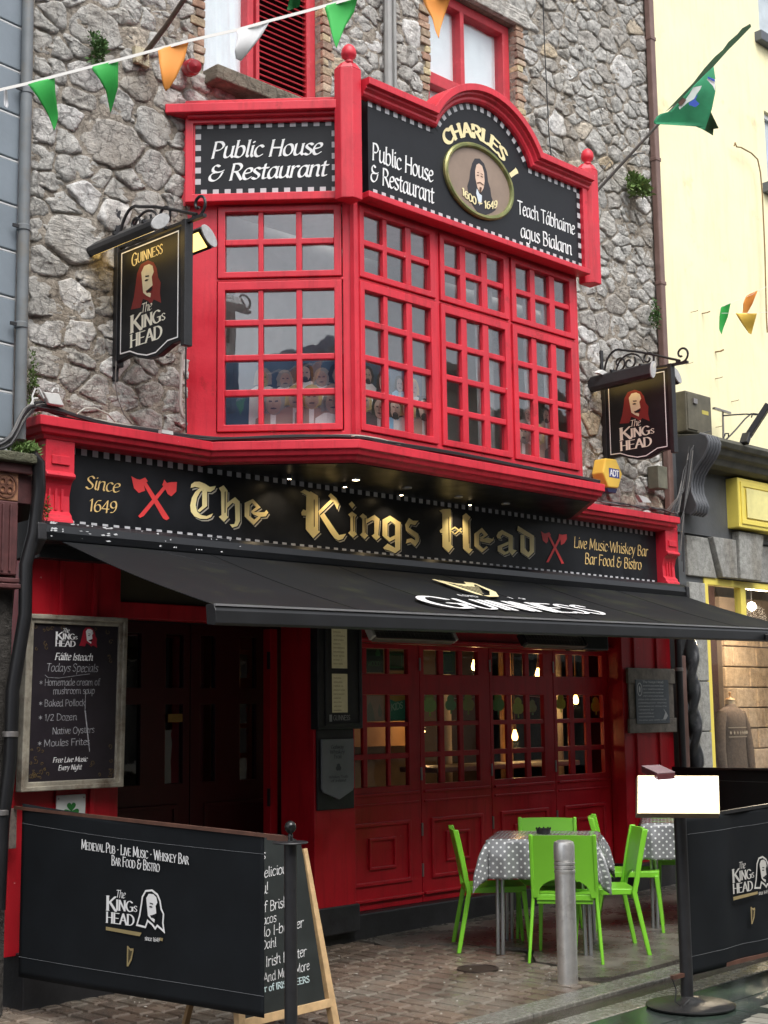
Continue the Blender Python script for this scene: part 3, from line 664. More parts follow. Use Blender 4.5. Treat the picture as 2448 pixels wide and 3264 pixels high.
# brick jambs of the upper windows
BRK = stone_mat('old_brick', [(0, (.34, .21, .15)), (.25, (.42, .28, .20)), (.4, (.26, .19, .15)), (.58, (.60, .51, .30)), (.75, (.33, .25, .20)), (1, (.56, .44, .32))], bump=.5, grain=30)
for (xa, xb, z0, z1, sgn) in ((5.905, 6.0, 6.34, 7.5, 1), (9.60, 9.70, 6.3, 8.0, -1), (8.33, 8.42, 6.9, 7.9, 1), (7.17, 7.25, 6.25, 7.5, -1)):
    z = z0; k = 0
    while z < z1:
        hh = rnd.uniform(.062, .076); ex = rnd.uniform(-.035, .035) if k % 2 else rnd.uniform(.0, .05)
        a0, a1 = (xa-ex, xb) if sgn > 0 else (xa, xb+ex)
        m = MB(); pr = .014+rnd.uniform(-.008, .012); m.box(FXW, a0, a1, z+.004, z+hh-.006, -.22, pr)
        for v in m.v: v += Vector((rnd.uniform(-.004, .004), rnd.uniform(-.004, .004), rnd.uniform(-.004, .004)))
        m.build('brick', BRK, pub, bev=.007); z += hh; k += 1
MB().box(FXW, 8.30, 9.78, 7.935, 8.09, -.25, .035).build('lintel', STONEB, pub, bev=.01)
for k in range(3):
    MB().box(FXW, 7.02+k*.005, 7.22, 6.10+k*.066, 6.16+k*.066, -.05, .12-k*.01).build('loose_brick', BRK, pub, bev=.008)
# sash window with curtain and louvred shutter (left)
CURT = mat('white_net_curtain', (.90, .92, .95), rough=.8, var=.05, vs=8)
YW = W+.10
F1 = FX(YW)
w1 = MB().lattice(F1, [5.99, 6.035, 6.47, 6.53, 7.10, 7.165], [6.31, 6.33, 7.36, 7.44, 8.6], lambda i, j: i in (0, 2, 4) or j in (0, 2), -.08, .03).build('sash_window', REDO, pub, bev=.006)
def curtain(x0, x1, z0, z1, Y, seed, amp=.012):
    m = MB(); r = random.Random(seed); ph = r.random()*6
    m.grid(lambda u, v: Vector((x0+(x1-x0)*u, Y+amp*math.sin(u*19+ph)*(.5+.5*v)+amp*.6*math.sin(u*41+v*2), z0+(z1-z0)*v)), 30, 4); return m
curtain(6.03, 6.48, 6.30, 7.38, YW+.06, 2, .010).build('curtain', CURT, w1, smooth='all')
MB().box(F1, 6.03, 6.475, 6.325, 7.37, -.03, -.024).build('pane', GLASS, w1)
MB().box(F1, 6.03, 7.12, 7.43, 8.6, -.06, -.05).build('blind', CURT, w1)
shu = MB().ring(F1, 6.545, 7.09, 6.30, 7.35, .03, .0, .045).build('shutter', REDO, pub, bev=.004)
MB().box(F1, 6.57, 7.07, 6.3, 7.34, -.03, -.02).build('shutter_backing', mat('near_black_backing', (.03, .012, .014), rough=.9), shu)  # plain near-black sheet behind the louvres
z = 6.335
while z < 7.30:
    m = MB(); m.add([F1.p(a, b, d) for a in (6.573, 7.062) for (b, d) in ((z+.036, -.012), (z+.044, -.008), (z+.012, .036), (z+.004, .032))], [(0, 1, 2, 3), (7, 6, 5, 4), (0, 4, 5, 1), (1, 5, 6, 2), (2, 6, 7, 3), (3, 7, 4, 0)])
    m.build('louvre', REDO, shu); z += .047
m = MB(); m.box(FXW, 6.0, 7.18, 6.19, 6.30, -.2, .16)
m.build('window_sill', stone_mat('mossy_sill_stone', [(0, (.17, .155, .12)), (1, (.15, .14, .1))], bump=.9), pub, bev=.012)
# casement window (right)
w2 = MB().lattice(F1, [8.42, 8.50, 8.915, 8.965, 9.50, 9.59], [6.55, 7.04, 7.11, 7.15, 7.835, 7.925], lambda i, j: i in (0, 4) or j in (1, 2, 4) or (i == 2 and j > 1), -.10, .03).build('casement_window', REDO, pub, bev=.007)
for a, b in ((8.50, 8.915), (8.965, 9.50)): MB().box(F1, a, b, 7.15, 7.835, -.04, -.034).build('pane', GLASS, w2)
curtain(8.47, 9.52, 7.10, 7.86, YW+.075, 5, .006).build('curtain', CURT, w2, smooth='all')
curtain(8.47, 9.52, 6.55, 7.07, YW+.06, 6, .006).build('curtain', CURT, w2, smooth='all')
m = MB(); m.tube([(7.84, W-.07, 6.1), (7.86, W-.07, 9)], .035); m.build('vent_pipe', mat('grey_pipe', (.30, .30, .29), rough=.6, bump=.2), pub, smooth=True)
m = MB(); m.tube([(7.94, W-.05, 6.1), (7.95, W-.05, 9)], .018); m.build('vent_pipe', MATS['grey_pipe'], pub, smooth=True)

# ================================================================== BAY WINDOW
CB = (6.66, 6.785); UB = Vector((.6758, -.7371, 0)); NB = Vector((-.7371, -.6758, 0)); LB = 1.187
S0 = Vector((CB[0], CB[1], 0))-UB*LB
FB = Fr(S0, UB, (0, 0, 1), NB)                    # the canted left side, a = 0 at the stone wall
YF = 6.785; FF = FX(YF); XR = 9.225               # the front face
bay = thing('bay_window', (7.9, 7.3, 3.5), 'red canted bay window with many small panes under black signboards', 'bay window')
UR = Vector((.6758, .7371, 0)); FR_ = Fr(Vector((XR, YF, 0)), UR, (0, 0, 1), (.7371, -.6758, 0))
# structural carcass: stiles, transoms and corner posts of each face
zl0, zl1, zu0, zu1 = 3.612, 4.676, 4.704, 5.222
xsS = [0, .215, 1.095, 1.187]
MB().lattice(FB, xsS, [3.50, zl0-.004, zl1+.004, zu0-.004, zu1+.004, 5.27], lambda i, j: not (i == 1 and j in (1, 3)), -.07, 0).build('side_carcass', RED, bay, bev=.005)
xsF = [6.662, 6.685, 7.478, 7.522, 8.322, 8.352, 9.175, XR]
MB().lattice(FF, xsF, [3.50, zl0-.004, zl1+.004, zu0-.004, zu1+.004, 5.27], lambda i, j: not (i in (1, 3, 5) and j in (1, 3)), -.07, 0).build('front_carcass', RED, bay, bev=.005)
MB().box(FR_, .0, 1.15, 3.50, 5.27, -.07, 0).build('side_panel', RED, bay, bev=.005)
MB().prism(FW, [(CB[0]-.035, CB[1]+.02), (CB[0]-.028, CB[1]-.012), (CB[0]+.002, CB[1]-.018), (CB[0]+.03, CB[1]-.005), (CB[0]+.03, CB[1]+.03)], 3.50, 5.27).build('corner_bead', RED, bay)
rowsL = [(3.660, 3.862), (3.908, 4.112), (4.155, 4.361), (4.405, 4.615)]; rowsU = [(4.748, 4.942), (4.985, 5.18)]
def casement(F, a0, a1, z0, z1, cols, rows, nm, k):
    xs = [a0, cols[0][0], cols[-1][1], a1]; zs = [z0, rows[0][0], rows[-1][1], z1]
    c = MB().lattice(F, xs, zs, lambda i, j: not (i == 1 and j == 1), -.05, .016).build('casement', RED, bay, bev=.005)
    xs = [cols[0][0]]; zs = [rows[0][0]]
    for q in range(len(cols)-1): xs += [cols[q][1], cols[q+1][0]]
    for q in range(len(rows)-1): zs += [rows[q][1], rows[q+1][0]]
    xs.append(cols[-1][1]); zs.append(rows[-1][1])
    MB().lattice(F, xs, zs, lambda i, j: i % 2 == 1 or j % 2 == 1, -.035, .006).build('glazing_bars', RED, c, bev=.006)
    for ci in cols:
        for ri in rows:
            m = MB(); t = random.uniform(-.0022, .0022); s = random.uniform(-.0022, .0022)
            P = [F.p(a, b, -.022+(t if a == ci[0] else -t)+(s if b == ri[0] else -s)) for a, b in ((ci[0], ri[0]), (ci[1], ri[0]), (ci[1], ri[1]), (ci[0], ri[1]))]
            m.add(P+[p-F.n*.004 for p in P], [(0, 1, 2, 3), (7, 6, 5, 4), (0, 4, 5, 1), (1, 5, 6, 2), (2, 6, 7, 3), (3, 7, 4, 0)]); m.build('pane', GLASS, c)
    return c
colS = [(.273, .505), (.541, .770), (.811, 1.036)]
col1 = [(6.732, 6.928), (6.971, 7.163), (7.222, 7.416)]; col2 = [(7.572, 7.757), (7.821, 8.005), (8.073, 8.262)]; col3 = [(8.411, 8.599), (8.661, 8.847), (8.915, 9.103)]
for F, a0, a1, cols in ((FB, .222, 1.088, colS), (FF, 6.689, 7.474, col1), (FF, 7.526, 8.318, col2), (FF, 8.356, 9.171, col3)):
    casement(F, a0, a1, zl0, zl1, cols, rowsL, 'l', 0); casement(F, a0, a1, zu0, zu1, cols, rowsU, 'u', 1)
# name boards
def checker(F, path, wdt, m1, m2, pitch, parent, name='checker_border', d=.003):
    """one connected painted strip of alternating squares along a polyline"""
    pts = [Vector(p) for p in path]; out = []; 
    L = [0]
    for i in range(len(pts)-1): L.append(L[-1]+(pts[i+1]-pts[i]).length)
    n = max(2, int(round(L[-1]/(pitch/2)))); V = []; Fc = []; mi = []
    def at(s):
        for i in range(len(pts)-1):
            if s <= L[i+1]+1e-9 or i == len(pts)-2:
                t = (s-L[i])/max(1e-9, L[i+1]-L[i]); p = pts[i].lerp(pts[i+1], t); dd = (pts[i+1]-pts[i]).normalized(); return p, Vector((-dd.y, dd.x))
    for k in range(n+1):
        p, nn = at(L[-1]*k/n); q = p+nn*wdt; V += [F.p(p.x, p.y, d), F.p(q.x, q.y, d)]
        if k < n: Fc.append((2*k, 2*k+2, 2*k+3, 2*k+1)); mi.append(k % 2)
    b = MB(); b.v = V; b.f = Fc; b.m = mi; return b.build(name, [m1, m2], parent)
FBs = FB.at(0, 0, .07)                            # side board plane
sb = MB().box(FB, .02, 1.155, 5.25, 5.86, -.02, .06).build('side_signboard', SIGNBLK, bay)
MB().ring(FB, .0, 1.11, 5.235, 5.868, .058, .0, .092).build('board_frame', RED, sb, bev=.006)
MB().ring(FB, .052, 1.085, 5.275, 5.83, .016, .058, .075).build('board_bead', RED, sb, bev=.004)
for pth in ([(.068, 5.293), (1.070, 5.293)], [(1.070, 5.820), (.068, 5.820)], [(1.070, 5.33), (1.070, 5.785)], [(.068, 5.785), (.068, 5.33)]):
    checker(FB, pth, .04, SIGNBLK, CHGREY, .085, sb, d=.063)
m = MB(); LT = dict(w=1.2, con=.34, ang=35, slant=.22, serif=.5)
write(m, FB, 'Public House', .178, 5.562, .118, width=.775, d=.064, **LT, rise=.012); write(m, FB, '& Restaurant', .156, 5.395, .118, width=.835, d=.064, **LT, rise=.02)
m.build('lettering', WHITE, sb)
# side cornice
MB().prism(Fr(S0, UB, NB, (0, 0, 1)), [(-.128, -.02), (1.135, -.02), (1.135, .17), (-.128, .17)], 5.862, 5.928).build('side_cornice', RED, sb, bev=.006)
MB().box(FB, -.10, 1.12, 5.935, 6.0, -.16, .05).build('side_parapet', RED, sb, bev=.004)
MB().box(FB, .02, 1.12, 5.84, 5.866, .05, .13).build('cornice_mould', RED, sb, bev=.006)
MB().box(FB, -.09, -.004, 5.23, 5.862, -.03, .03).build('return_stile', RED, sb, bev=.004)
# front board with segmental arch
FFs = FX(6.69)
def arc(xc, hw, z0, rise, n, rev=False):
    R = (hw*hw+rise*rise)/(2*rise); zc = z0+rise-R; a = math.asin(hw/R)
    return [(xc+R*math.sin(-a+2*a*k/n), zc+R*math.cos(-a+2*a*k/n)) for k in range(n+1)]
AC = 7.945
outer = [(6.70, 6.0)]+[(7.34, 6.0)]+arc(AC, .56, 6.02, .30, 22)[0:]+[(8.55, 6.0), (9.20, 6.0)]
fb = MB().prism(FFs, [(6.70, 5.25), (9.20, 5.25), (9.20, 6.0), (8.55, 6.0)]+arc(AC, .565, 6.02, .31, 22)[::-1]+[(7.34, 6.0), (6.70, 6.0)], -.09, 0).build('front_signboard', SIGNBLK, bay)
path = [(6.62, 5.975), (7.385, 5.975)]+arc(AC, .555, 5.99, .325, 26)[1:-1]+[(8.505, 5.975), (9.26, 5.975)]
MB().sweep(FFs, path, [(-.005, -.02), (-.005, .03), (.012, .045), (.03, .045), (.045, .07), (.06, .07), (.066, .10), (.118, .10), (.122, -.09)]).build('arched_cornice', RED, fb, bev=.004)
MB().box(FFs, 6.66, 9.235, 5.243, 5.288, -.08, .045).build('bottom_rail', RED, fb, bev=.005)
MB().box(FFs, 9.176, 9.235, 5.288, 5.975, -.02, .035).build('end_stile', RED, fb, bev=.004)
checker(FFs, [(6.70, 5.289), (9.172, 5.289)], .042, SIGNBLK, CHGREY, .085, fb)
checker(FFs, [(9.172, 5.972), (8.50, 5.972)], .042, SIGNBLK, CHGREY, .085, fb)
checker(FFs, arc(AC, .548, 5.985, .322, 30)[::-1], .044, SIGNBLK, CHGREY, .085, fb)
checker(FFs, [(7.39, 5.972), (6.70, 5.972)], .042, SIGNBLK, CHGREY, .085, fb)
checker(FFs, [(9.172, 5.33), (9.172, 5.93)], .04, SIGNBLK, CHGREY, .085, fb)
m = MB()
write(m, FFs, 'Public House', 6.735, 5.545, .125, width=.635, d=.003, **{**LT, 'slant': .06}); write(m, FFs, '& Restaurant', 6.715, 5.385, .125, width=.66, d=.003, **{**LT, 'slant': .06})
write(m, FFs, 'Teach Tábhairne', 8.35, 5.557, .108, width=.74, d=.003, **{**LT, 'slant': 0}); write(m, FFs, 'agus Bialann', 8.38, 5.372, .112, width=.66, d=.003, **{**LT, 'slant': 0})
m.build('lettering', WHITE, fb)
OX, OZ = 7.888, 5.69
m = MB()
Rr = .43
def bend(s): return lambda X, Z: ((Rr+Z)*math.sin((X-.37)/Rr*s), (Rr+Z)*math.cos((X-.37)/Rr*s)-Rr)
write(m, FFs, 'CHARLES  I', OX+.005, OZ+.315, .10, width=.86, d=.004, w=2.0, con=.6, ang=20, serif=.7, warp=lambda X, Z: ((.475+Z)*math.sin((X-.40)/.475), (.475+Z)*math.cos((X-.40)/.475)-.475+.03))
m.build('lettering', CREAM, fb)
ov = MB()
def ell(rx, rz, n=40): return [(OX+rx*math.cos(2*PI*k/n), OZ+rz*math.sin(2*PI*k/n)) for k in range(n)]
ov.sweep(FFs, [(x, z) for x, z in ell(.385, .275)], [(-.018, .0), (-.018, .018), (-.006, .030), (.010, .028), (.020, .014), (.020, .0)], closed=True)
BRONZE = mat('bronze_green_moulding', (.20, .22, .08), rough=.38, var=.3, vs=8, metal=.4, c2=(.35, .30, .12), c2s=9)
ov = ov.build('portrait_frame', BRONZE, fb, smooth=True)
m = MB(); m.flat(FFs, ell(.372, .262), .006); m.build('portrait_ground', mat('taupe_paint', (.27, .20, .155), rough=.6, var=.1), ov)
def P2(pts, s=.0052, cx=0, cz=0): return [(OX+cx+x*s, OZ+cz+z*s) for x, z in pts]
HAIRD = mat('dark_hair_paint', (.028, .026, .032), rough=.6)
m = MB(); m.flat(FFs, P2([(-16, -40), (-24, -30), (-27, -14), (-22, -2), (-20, 10), (-15, 24), (-9, 33), (2, 36), (12, 31), (18, 20), (20, 6), (25, -4), (27, -16), (33, -26), (36, -34), (28, -40), (10, -49), (-6, -48)]), .0075); m.build('portrait_hair', HAIRD, ov)
SKIN = mat('skin_paint', (.66, .47, .36), rough=.6)
m = MB(); m.flat(FFs, P2([(-9, 4), (-9, 14), (-6, 24), (0, 28), (7, 26), (11, 17), (12, 4), (9, -8), (4, -15), (0, -16), (-5, -10)]), .009); m.build('portrait_face', SKIN, ov)
m = MB()
for q in ([(-6, 9), (-1, 10), (-1, 8.5), (-6, 7.6)], [(3, 10), (8, 9.4), (8, 8), (3, 8.4)], [(-5, 13), (-1, 14), (-1, 13), (-5, 12)], [(3, 14), (8, 13), (8, 12), (3, 13)], [(-6, -3), (1, 0), (9, -2), (9, -4), (1, -2.2), (-5, -5)], [(0, -8), (5, -8), (3, -16), (1, -17), (-1, -14)]): m.flat(FFs, P2(q), .0105)
m.build('portrait_features', mat('brown_hair_paint', (.10, .045, .025), rough=.6), ov)
m = MB(); m.flat(FFs, P2([(-6, -12), (0, -19), (5, -20), (4, -30), (-1, -37), (-4, -30), (-8, -20)]), .0095); m.build('portrait_collar', mat('pale_collar_paint', (.62, .68, .75), rough=.6), ov)
m = MB(); write(m, FFs, '1600 ~ 1649', OX-.205, OZ-.155, .062, width=.41, d=.012, w=1.6, con=.6, ang=20, serif=.3, warp=lambda X, Z: (X, Z-.045*(1-((X-.205)/.205)**2))); m.build('lettering', CREAM, ov)
MB().prism(FX(7.2), arc(AC, .60, 5.95, .37, 20), -.45, .30).build('lead_roof', mat('dark_lead', (.06, .062, .065), rough=.5), fb)
# corner posts with finials
def post(x, y, z0, z1, nm):
    m = MB(); h = .052
    pts = [(x-.075, y+.075), (x-.075, y+.01), (x-.018, y-.052), (x+.070, y-.052), (x+.075, y+.075)]
    m.prism(FW, pts, z0, z1-.05)
    V = [FW.p(a, b, z1-.05) for a, b in pts]+[FW.p(x+(a-x)*.55, y+(b-y)*.55, z1) for a, b in pts]
    m.add(V, [(i, (i+1) % 5, 5+(i+1) % 5, 5+i) for i in range(5)]+[(5, 6, 7, 8, 9)])
    p = m.build('corner_post', RED, bay, bev=.006)
    f = MB(); f.lathe((x, y, z1-.01), [(.0, 0), (.038, 0), (.03, .018), (.028, .03), (.05, .05), (.055, .075), (.05, .105), (.036, .128), (.018, .142), (.0, .146)], 18, cap=False); f.build('finial', RED, p, smooth='all'); return p
post(6.53, 6.70, 5.20, 6.20, 'l'); post(9.345, 6.72, 5.20, 6.245, 'r')
# interior of the bay: floor, ceiling, back and pale side curtains
INT = mat('bay_room_plaster', (.40, .38, .37), rough=.9, var=.15)
MB().prism(FW, [(5.95, 7.6), (6.70, 6.86), (9.18, 6.86), (9.9, 7.6)], 3.50, 3.56).build('bay_floor', INT, bay)
MB().prism(FW, [(5.95, 7.6), (6.70, 6.86), (9.18, 6.86), (9.9, 7.6)], 5.24, 5.28).build('bay_ceiling', mat('bay_soffit', (.5, .48, .46), rough=.9), bay)
MB().box(FX(W), 5.9, 9.8, 3.5, 5.27, -.06, .02).build('bay_back', INT, bay)
GREYC = mat('grey_curtain', (.42, .42, .43), rough=.8, var=.2, vs=10)
for x0, x1, s in ((8.15, 8.34, 3), (8.50, 8.60, 4), (8.72, 8.86, 5), (9.0, 9.14, 8)):
    curtain(x0, x1, 3.58, 5.2, 6.96, s, .018).build('curtain', GREYC, bay, smooth='all')
# painted crowd panel standing low in the window (plain figures)
def crowd(F, a0, a1, z0, z1, n, seed, name='figure_panel', faint=False):
    r = random.Random(seed); b = MB().box(F, a0-.25 if F is FB else a0, a1, z0, z0+(.30 if faint else .62), -.14, -.13); base = b.build(name, mat('panel_sky_paint', (.06, .10, .17), rough=.7), bay)
    tones = [mat('figure_skin_a', (.68, .50, .42), rough=.7), mat('figure_skin_b', (.45, .32, .27), rough=.7)]
    cl = [mat('figure_cloth_a', (.80, .78, .78), rough=.8), mat('figure_cloth_b', (.10, .07, .09), rough=.8), mat('figure_cloth_c', (.25, .55, .80), rough=.8), mat('figure_cloth_d', (.42, .28, .24), rough=.8)]
    hr = [HAIRD, mat('figure_hair_b', (.55, .42, .20), rough=.8), mat('figure_hair_c', (.32, .30, .29), rough=.8)]
    ms = tones+cl+hr
    m = MB()
    for k in range(n):
        a = a0+(a1-a0)*(k+.5)/n+r.uniform(-.02, .02); back = (k % 2 == 0); s = r.uniform(.062, .082)*(1.0 if not back else .75); z = z0+(.29 if not back else .46)+r.uniform(-.03, .03); d = -.10 if not back else -.115
        def E(cx, cz, rx, rz, dd, mi, cut=-1.1): m.flat(F, [(cx+rx*math.cos(2*PI*t/16)*(1+.06*math.sin(t*2.3+k)), cz+rz*max(cut, math.sin(2*PI*t/16))) for t in range(16)], dd, mi)
        sk = r.randrange(2); hc_ = 6+r.randrange(3); d += k*.0015; tl = r.uniform(-.12, .12)
        m.flat(F, [(a-s*1.9, z0), (a-s*1.7, z-s*1.5), (a-s*.9, z-s*1.0), (a+s*.9, z-s*1.0), (a+s*1.7, z-s*1.5), (a+s*1.9, z0)], d-.002, 2+r.randrange(4))
        m.flat(F, [(a-s*.3, z0), (a-s*.28, z-s*.9), (a+s*.25, z-s*.9), (a+s*.15, z0)], d-.0016, 2)
        E(a+tl*s, z+s*.15, s*1.12, s*1.32, d-.001, hc_); m.flat(F, [(a-s*1.1, z+s*.2), (a-s*1.2, z-s*.9), (a-s*.7, z-s*.8), (a-s*.7, z+s*.2)], d-.001, hc_); m.flat(F, [(a+s*1.1, z+s*.2), (a+s*1.15, z-s*.8), (a+s*.7, z-s*.8), (a+s*.7, z+s*.2)], d-.0009, hc_)
        E(a, z-s*.05, s*.74, s*1.08, d, sk); E(a+s*.28, z-s*.1, s*.40, s*.85, d+.0004, 1 if sk == 0 else 5)
        for e in (-1, 1): m.flat(F, [(a+e*s*.45, z+s*.12), (a+e*s*.12, z+s*.10), (a+e*s*.16, z+s*.24), (a+e*s*.42, z+s*.28)], d+.001, 3)
        m.flat(F, [(a-s*.06, z+s*.15), (a+s*.10, z-s*.30), (a-s*.14, z-s*.30)], d+.001, 5); E(a, z-s*.52, s*.30, s*.08, d+.001, 3)
        if r.random() < .35: E(a, z-s*.75, s*.45, s*.40, d+.0008, hc_)
    m.build('painted_figures', ms, base)
crowd(FB, .50, 1.1, 3.56, 4.1, 9, 3); crowd(FF, 6.70, 7.46, 3.56, 4.1, 10, 5); crowd(FF, 8.42, 9.05, 3.56, 3.9, 6, 9, faint=True)
# wide cornice round shopfront and bay (one moulding) + soffit
m = MB()
path = [(4.56, 7.70), (4.56, 7.40), (5.889, 7.40), (6.562, 6.666), (9.405, 6.70), (10.07, 7.40), (11.60, 7.40), (11.60, 7.70)]
PR = [(-.30, 3.517), (0, 3.517), (0, 3.457), (-.018, 3.45), (-.028, 3.42), (-.055, 3.412), (-.064, 3.388), (-.10, 3.378), (-.30, 3.378)]
front = thing('shopfront', (8.1, 7.6, 0), 'red pub shopfront with black signboard, pilasters and glazed folding doors', 'shopfront')
m.sweep(FW, [(a, b) for a, b in path], [(-h, z) for h, z in PR]); m.build('cornice', RED, front, bev=.004)
MB().prism(FW, [(5.93, 7.58), (5.95, 7.50), (6.63, 6.78), (9.33, 6.80), (9.99, 7.5), (10.0, 7.58)], 3.372, 3.40).build('bay_soffit', SIGNBLK, front)
GOLD = [[(5.918,3.224),(5.88,3.193),(5.853,3.151),(5.839,3.096),(5.846,3.053),(5.876,3.025),(5.925,3.012),(5.981,3.017),(6.02,3.033),(6.036,3.06),(5.981,3.036),(5.936,3.039),(5.901,3.058),(5.886,3.101),(5.897,3.155),(5.924,3.198),(5.952,3.218)],
[(5.841,3.216),(5.847,3.243),(5.874,3.262),(5.918,3.268),(5.962,3.26),(6.007,3.242),(6.06,3.254),(6.047,3.228),(6.013,3.207),(5.974,3.206),(5.924,3.224),(5.88,3.229)],
[(5.941,3.213),(5.983,3.21),(5.984,3.106),(5.92,3.058),(5.901,3.067),(5.941,3.102)],
[(6.086,3.242),(6.128,3.266),(6.164,3.232),(6.159,3.055),(6.173,3.047),(6.133,3.01),(6.087,3.041),(6.11,3.055),(6.106,3.217)],
[(6.158,3.145),(6.23,3.193),(6.273,3.165),(6.276,3.029),(6.253,2.991),(6.207,2.976),(6.184,2.996),(6.224,3.002),(6.234,3.026),(6.23,3.143),(6.207,3.15),(6.161,3.109)],
[(6.317,3.161),(6.393,3.196),(6.465,3.143),(6.394,3.099),(6.376,3.107),(6.423,3.142),(6.384,3.167),(6.364,3.149),(6.361,3.073),(6.405,3.05),(6.447,3.077),(6.465,3.069),(6.4,3.011),(6.317,3.065)],
[(6.376,3.102),(6.441,3.106),(6.501,3.112),(6.519,3.129),(6.537,3.113),(6.513,3.083),(6.453,3.073),(6.394,3.086)],
[(6.891,3.298),(6.929,3.299),(6.948,3.308),(7.019,3.282),(7.02,3.024),(7.038,3.016),(6.971,2.962),(6.895,3.023),(6.903,3.275)],
[(6.844,3.293),(6.884,3.316),(6.935,3.302),(6.929,3.268),(6.89,3.279),(6.865,3.288)],
[(6.852,3.142),(6.871,3.167),(6.902,3.161),(6.902,3.123),(6.858,3.121)],
[(7.022,3.167),(7.162,3.28),(7.184,3.265),(7.03,3.139)],
[(7.123,3.293),(7.149,3.315),(7.208,3.282),(7.235,3.241),(7.214,3.195),(7.195,3.227),(7.175,3.254)],
[(7.037,3.135),(7.076,3.163),(7.186,3.052),(7.232,3.007),(7.305,3.023),(7.272,2.981),(7.225,2.966),(7.185,2.979),(7.14,3.019)],
[(7.335,3.252),(7.367,3.275),(7.403,3.249),(7.371,3.22)],
[(7.327,3.171),(7.368,3.197),(7.42,3.175),(7.402,3.154),(7.4,3.046),(7.42,3.028),(7.376,2.998),(7.326,3.03),(7.35,3.051),(7.351,3.154)],
[(7.449,3.168),(7.484,3.194),(7.525,3.175),(7.516,3.04),(7.54,3.03),(7.502,2.998),(7.45,3.027),(7.475,3.047),(7.477,3.155)],
[(7.518,3.149),(7.609,3.194),(7.664,3.167),(7.648,3.041),(7.669,3.028),(7.626,2.998),(7.574,3.03),(7.604,3.047),(7.605,3.147),(7.58,3.15),(7.52,3.12)],
[(7.695,3.164),(7.78,3.204),(7.787,3.162),(7.751,3.139),(7.749,3.044),(7.777,3.031),(7.769,2.998),(7.692,3.039)],
[(7.78,3.204),(7.898,3.16),(7.89,2.947),(7.832,2.913),(7.831,2.98),(7.836,3.136),(7.784,3.162)],
[(7.777,3.031),(7.832,3.055),(7.831,3.025),(7.769,2.998)],
[(7.698,2.947),(7.748,2.983),(7.833,2.955),(7.832,2.913),(7.768,2.93),(7.712,2.936)],
[(7.948,3.146),(7.993,3.204),(8.041,3.187),(8.102,3.192),(8.063,3.153),(8.011,3.157),(7.989,3.129),(7.966,3.102)],
[(7.948,3.146),(7.989,3.129),(8.098,3.087),(8.108,3.037),(8.061,3.053),(7.956,3.101)],
[(8.061,3.069),(8.108,3.057),(8.101,3.026),(8.059,2.984),(8.004,3.013),(7.954,2.999),(7.965,3.034),(8.016,3.045),(8.06,3.033)],
[(8.35,3.296),(8.392,3.312),(8.486,3.324),(8.485,3.293),(8.383,3.28)],
[(8.384,3.288),(8.49,3.314),(8.485,3.03),(8.511,3.016),(8.452,2.964),(8.379,3.006)],
[(8.349,3.134),(8.38,3.157),(8.387,3.116),(8.356,3.117)],
[(8.489,3.161),(8.536,3.183),(8.622,3.149),(8.617,3.136),(8.536,3.169),(8.491,3.148)],
[(8.488,3.148),(8.531,3.127),(8.607,3.18),(8.627,3.171),(8.537,3.117),(8.491,3.135)],
[(8.631,3.28),(8.675,3.307),(8.73,3.278),(8.716,3.255),(8.709,3.02),(8.75,3.01),(8.701,2.972),(8.629,3.009)],
[(8.774,3.143),(8.873,3.202),(8.95,3.148),(8.862,3.101),(8.838,3.116),(8.896,3.142),(8.864,3.161),(8.839,3.146),(8.831,3.056),(8.884,3.028),(8.926,3.053),(8.947,3.043),(8.866,2.994),(8.771,3.041)],
[(8.837,3.103),(8.953,3.125),(9.002,3.118),(9.023,3.136),(9.019,3.108),(8.968,3.077),(8.853,3.085)],
[(9.057,3.149),(9.08,3.181),(9.131,3.205),(9.274,3.167),(9.27,3.051),(9.321,3.044),(9.259,2.998),(9.209,3.03),(9.214,3.146),(9.138,3.167),(9.112,3.148),(9.116,3.127),(9.069,3.129)],
[(9.07,3.063),(9.212,3.113),(9.211,3.085),(9.131,3.057),(9.133,3.035),(9.175,3.022),(9.209,3.036),(9.217,3.014),(9.148,2.993),(9.069,3.02)],
[(9.331,3.216),(9.347,3.258),(9.563,3.19),(9.5,3.168),(9.431,3.185)],
[(9.375,3.181),(9.431,3.187),(9.43,3.074),(9.477,3.039),(9.475,2.996),(9.369,3.034)],
[(9.501,3.174),(9.563,3.19),(9.557,3.048),(9.475,2.994),(9.477,3.039),(9.499,3.057)]]
AXES = [[(5.357,3.244),(5.398,3.23),(5.425,3.228),(5.468,3.248),(5.49,3.225),(5.457,3.198),(5.469,3.16),(5.417,3.139),(5.38,3.166)],
[(5.45,3.205),(5.476,3.218),(5.669,2.993),(5.644,2.978),(5.616,2.988)],
[(5.622,3.25),(5.645,3.23),(5.68,3.24),(5.728,3.246),(5.723,3.179),(5.681,3.143),(5.652,3.156),(5.638,3.178),(5.607,3.214)],
[(5.626,3.216),(5.646,3.202),(5.46,2.99),(5.429,2.975),(5.416,2.986)],
[(9.664,3.238),(9.717,3.222),(9.781,3.239),(9.804,3.218),(9.761,3.195),(9.759,3.155),(9.731,3.136),(9.687,3.161)],
[(9.761,3.206),(9.789,3.214),(9.98,2.978),(9.942,2.97),(9.934,2.986)],
[(9.919,3.236),(9.965,3.231),(10.031,3.243),(10.032,3.199),(9.989,3.156),(9.942,3.137),(9.938,3.181),(9.908,3.201)],
[(9.917,3.207),(9.945,3.198),(9.76,2.974),(9.723,2.97)]]
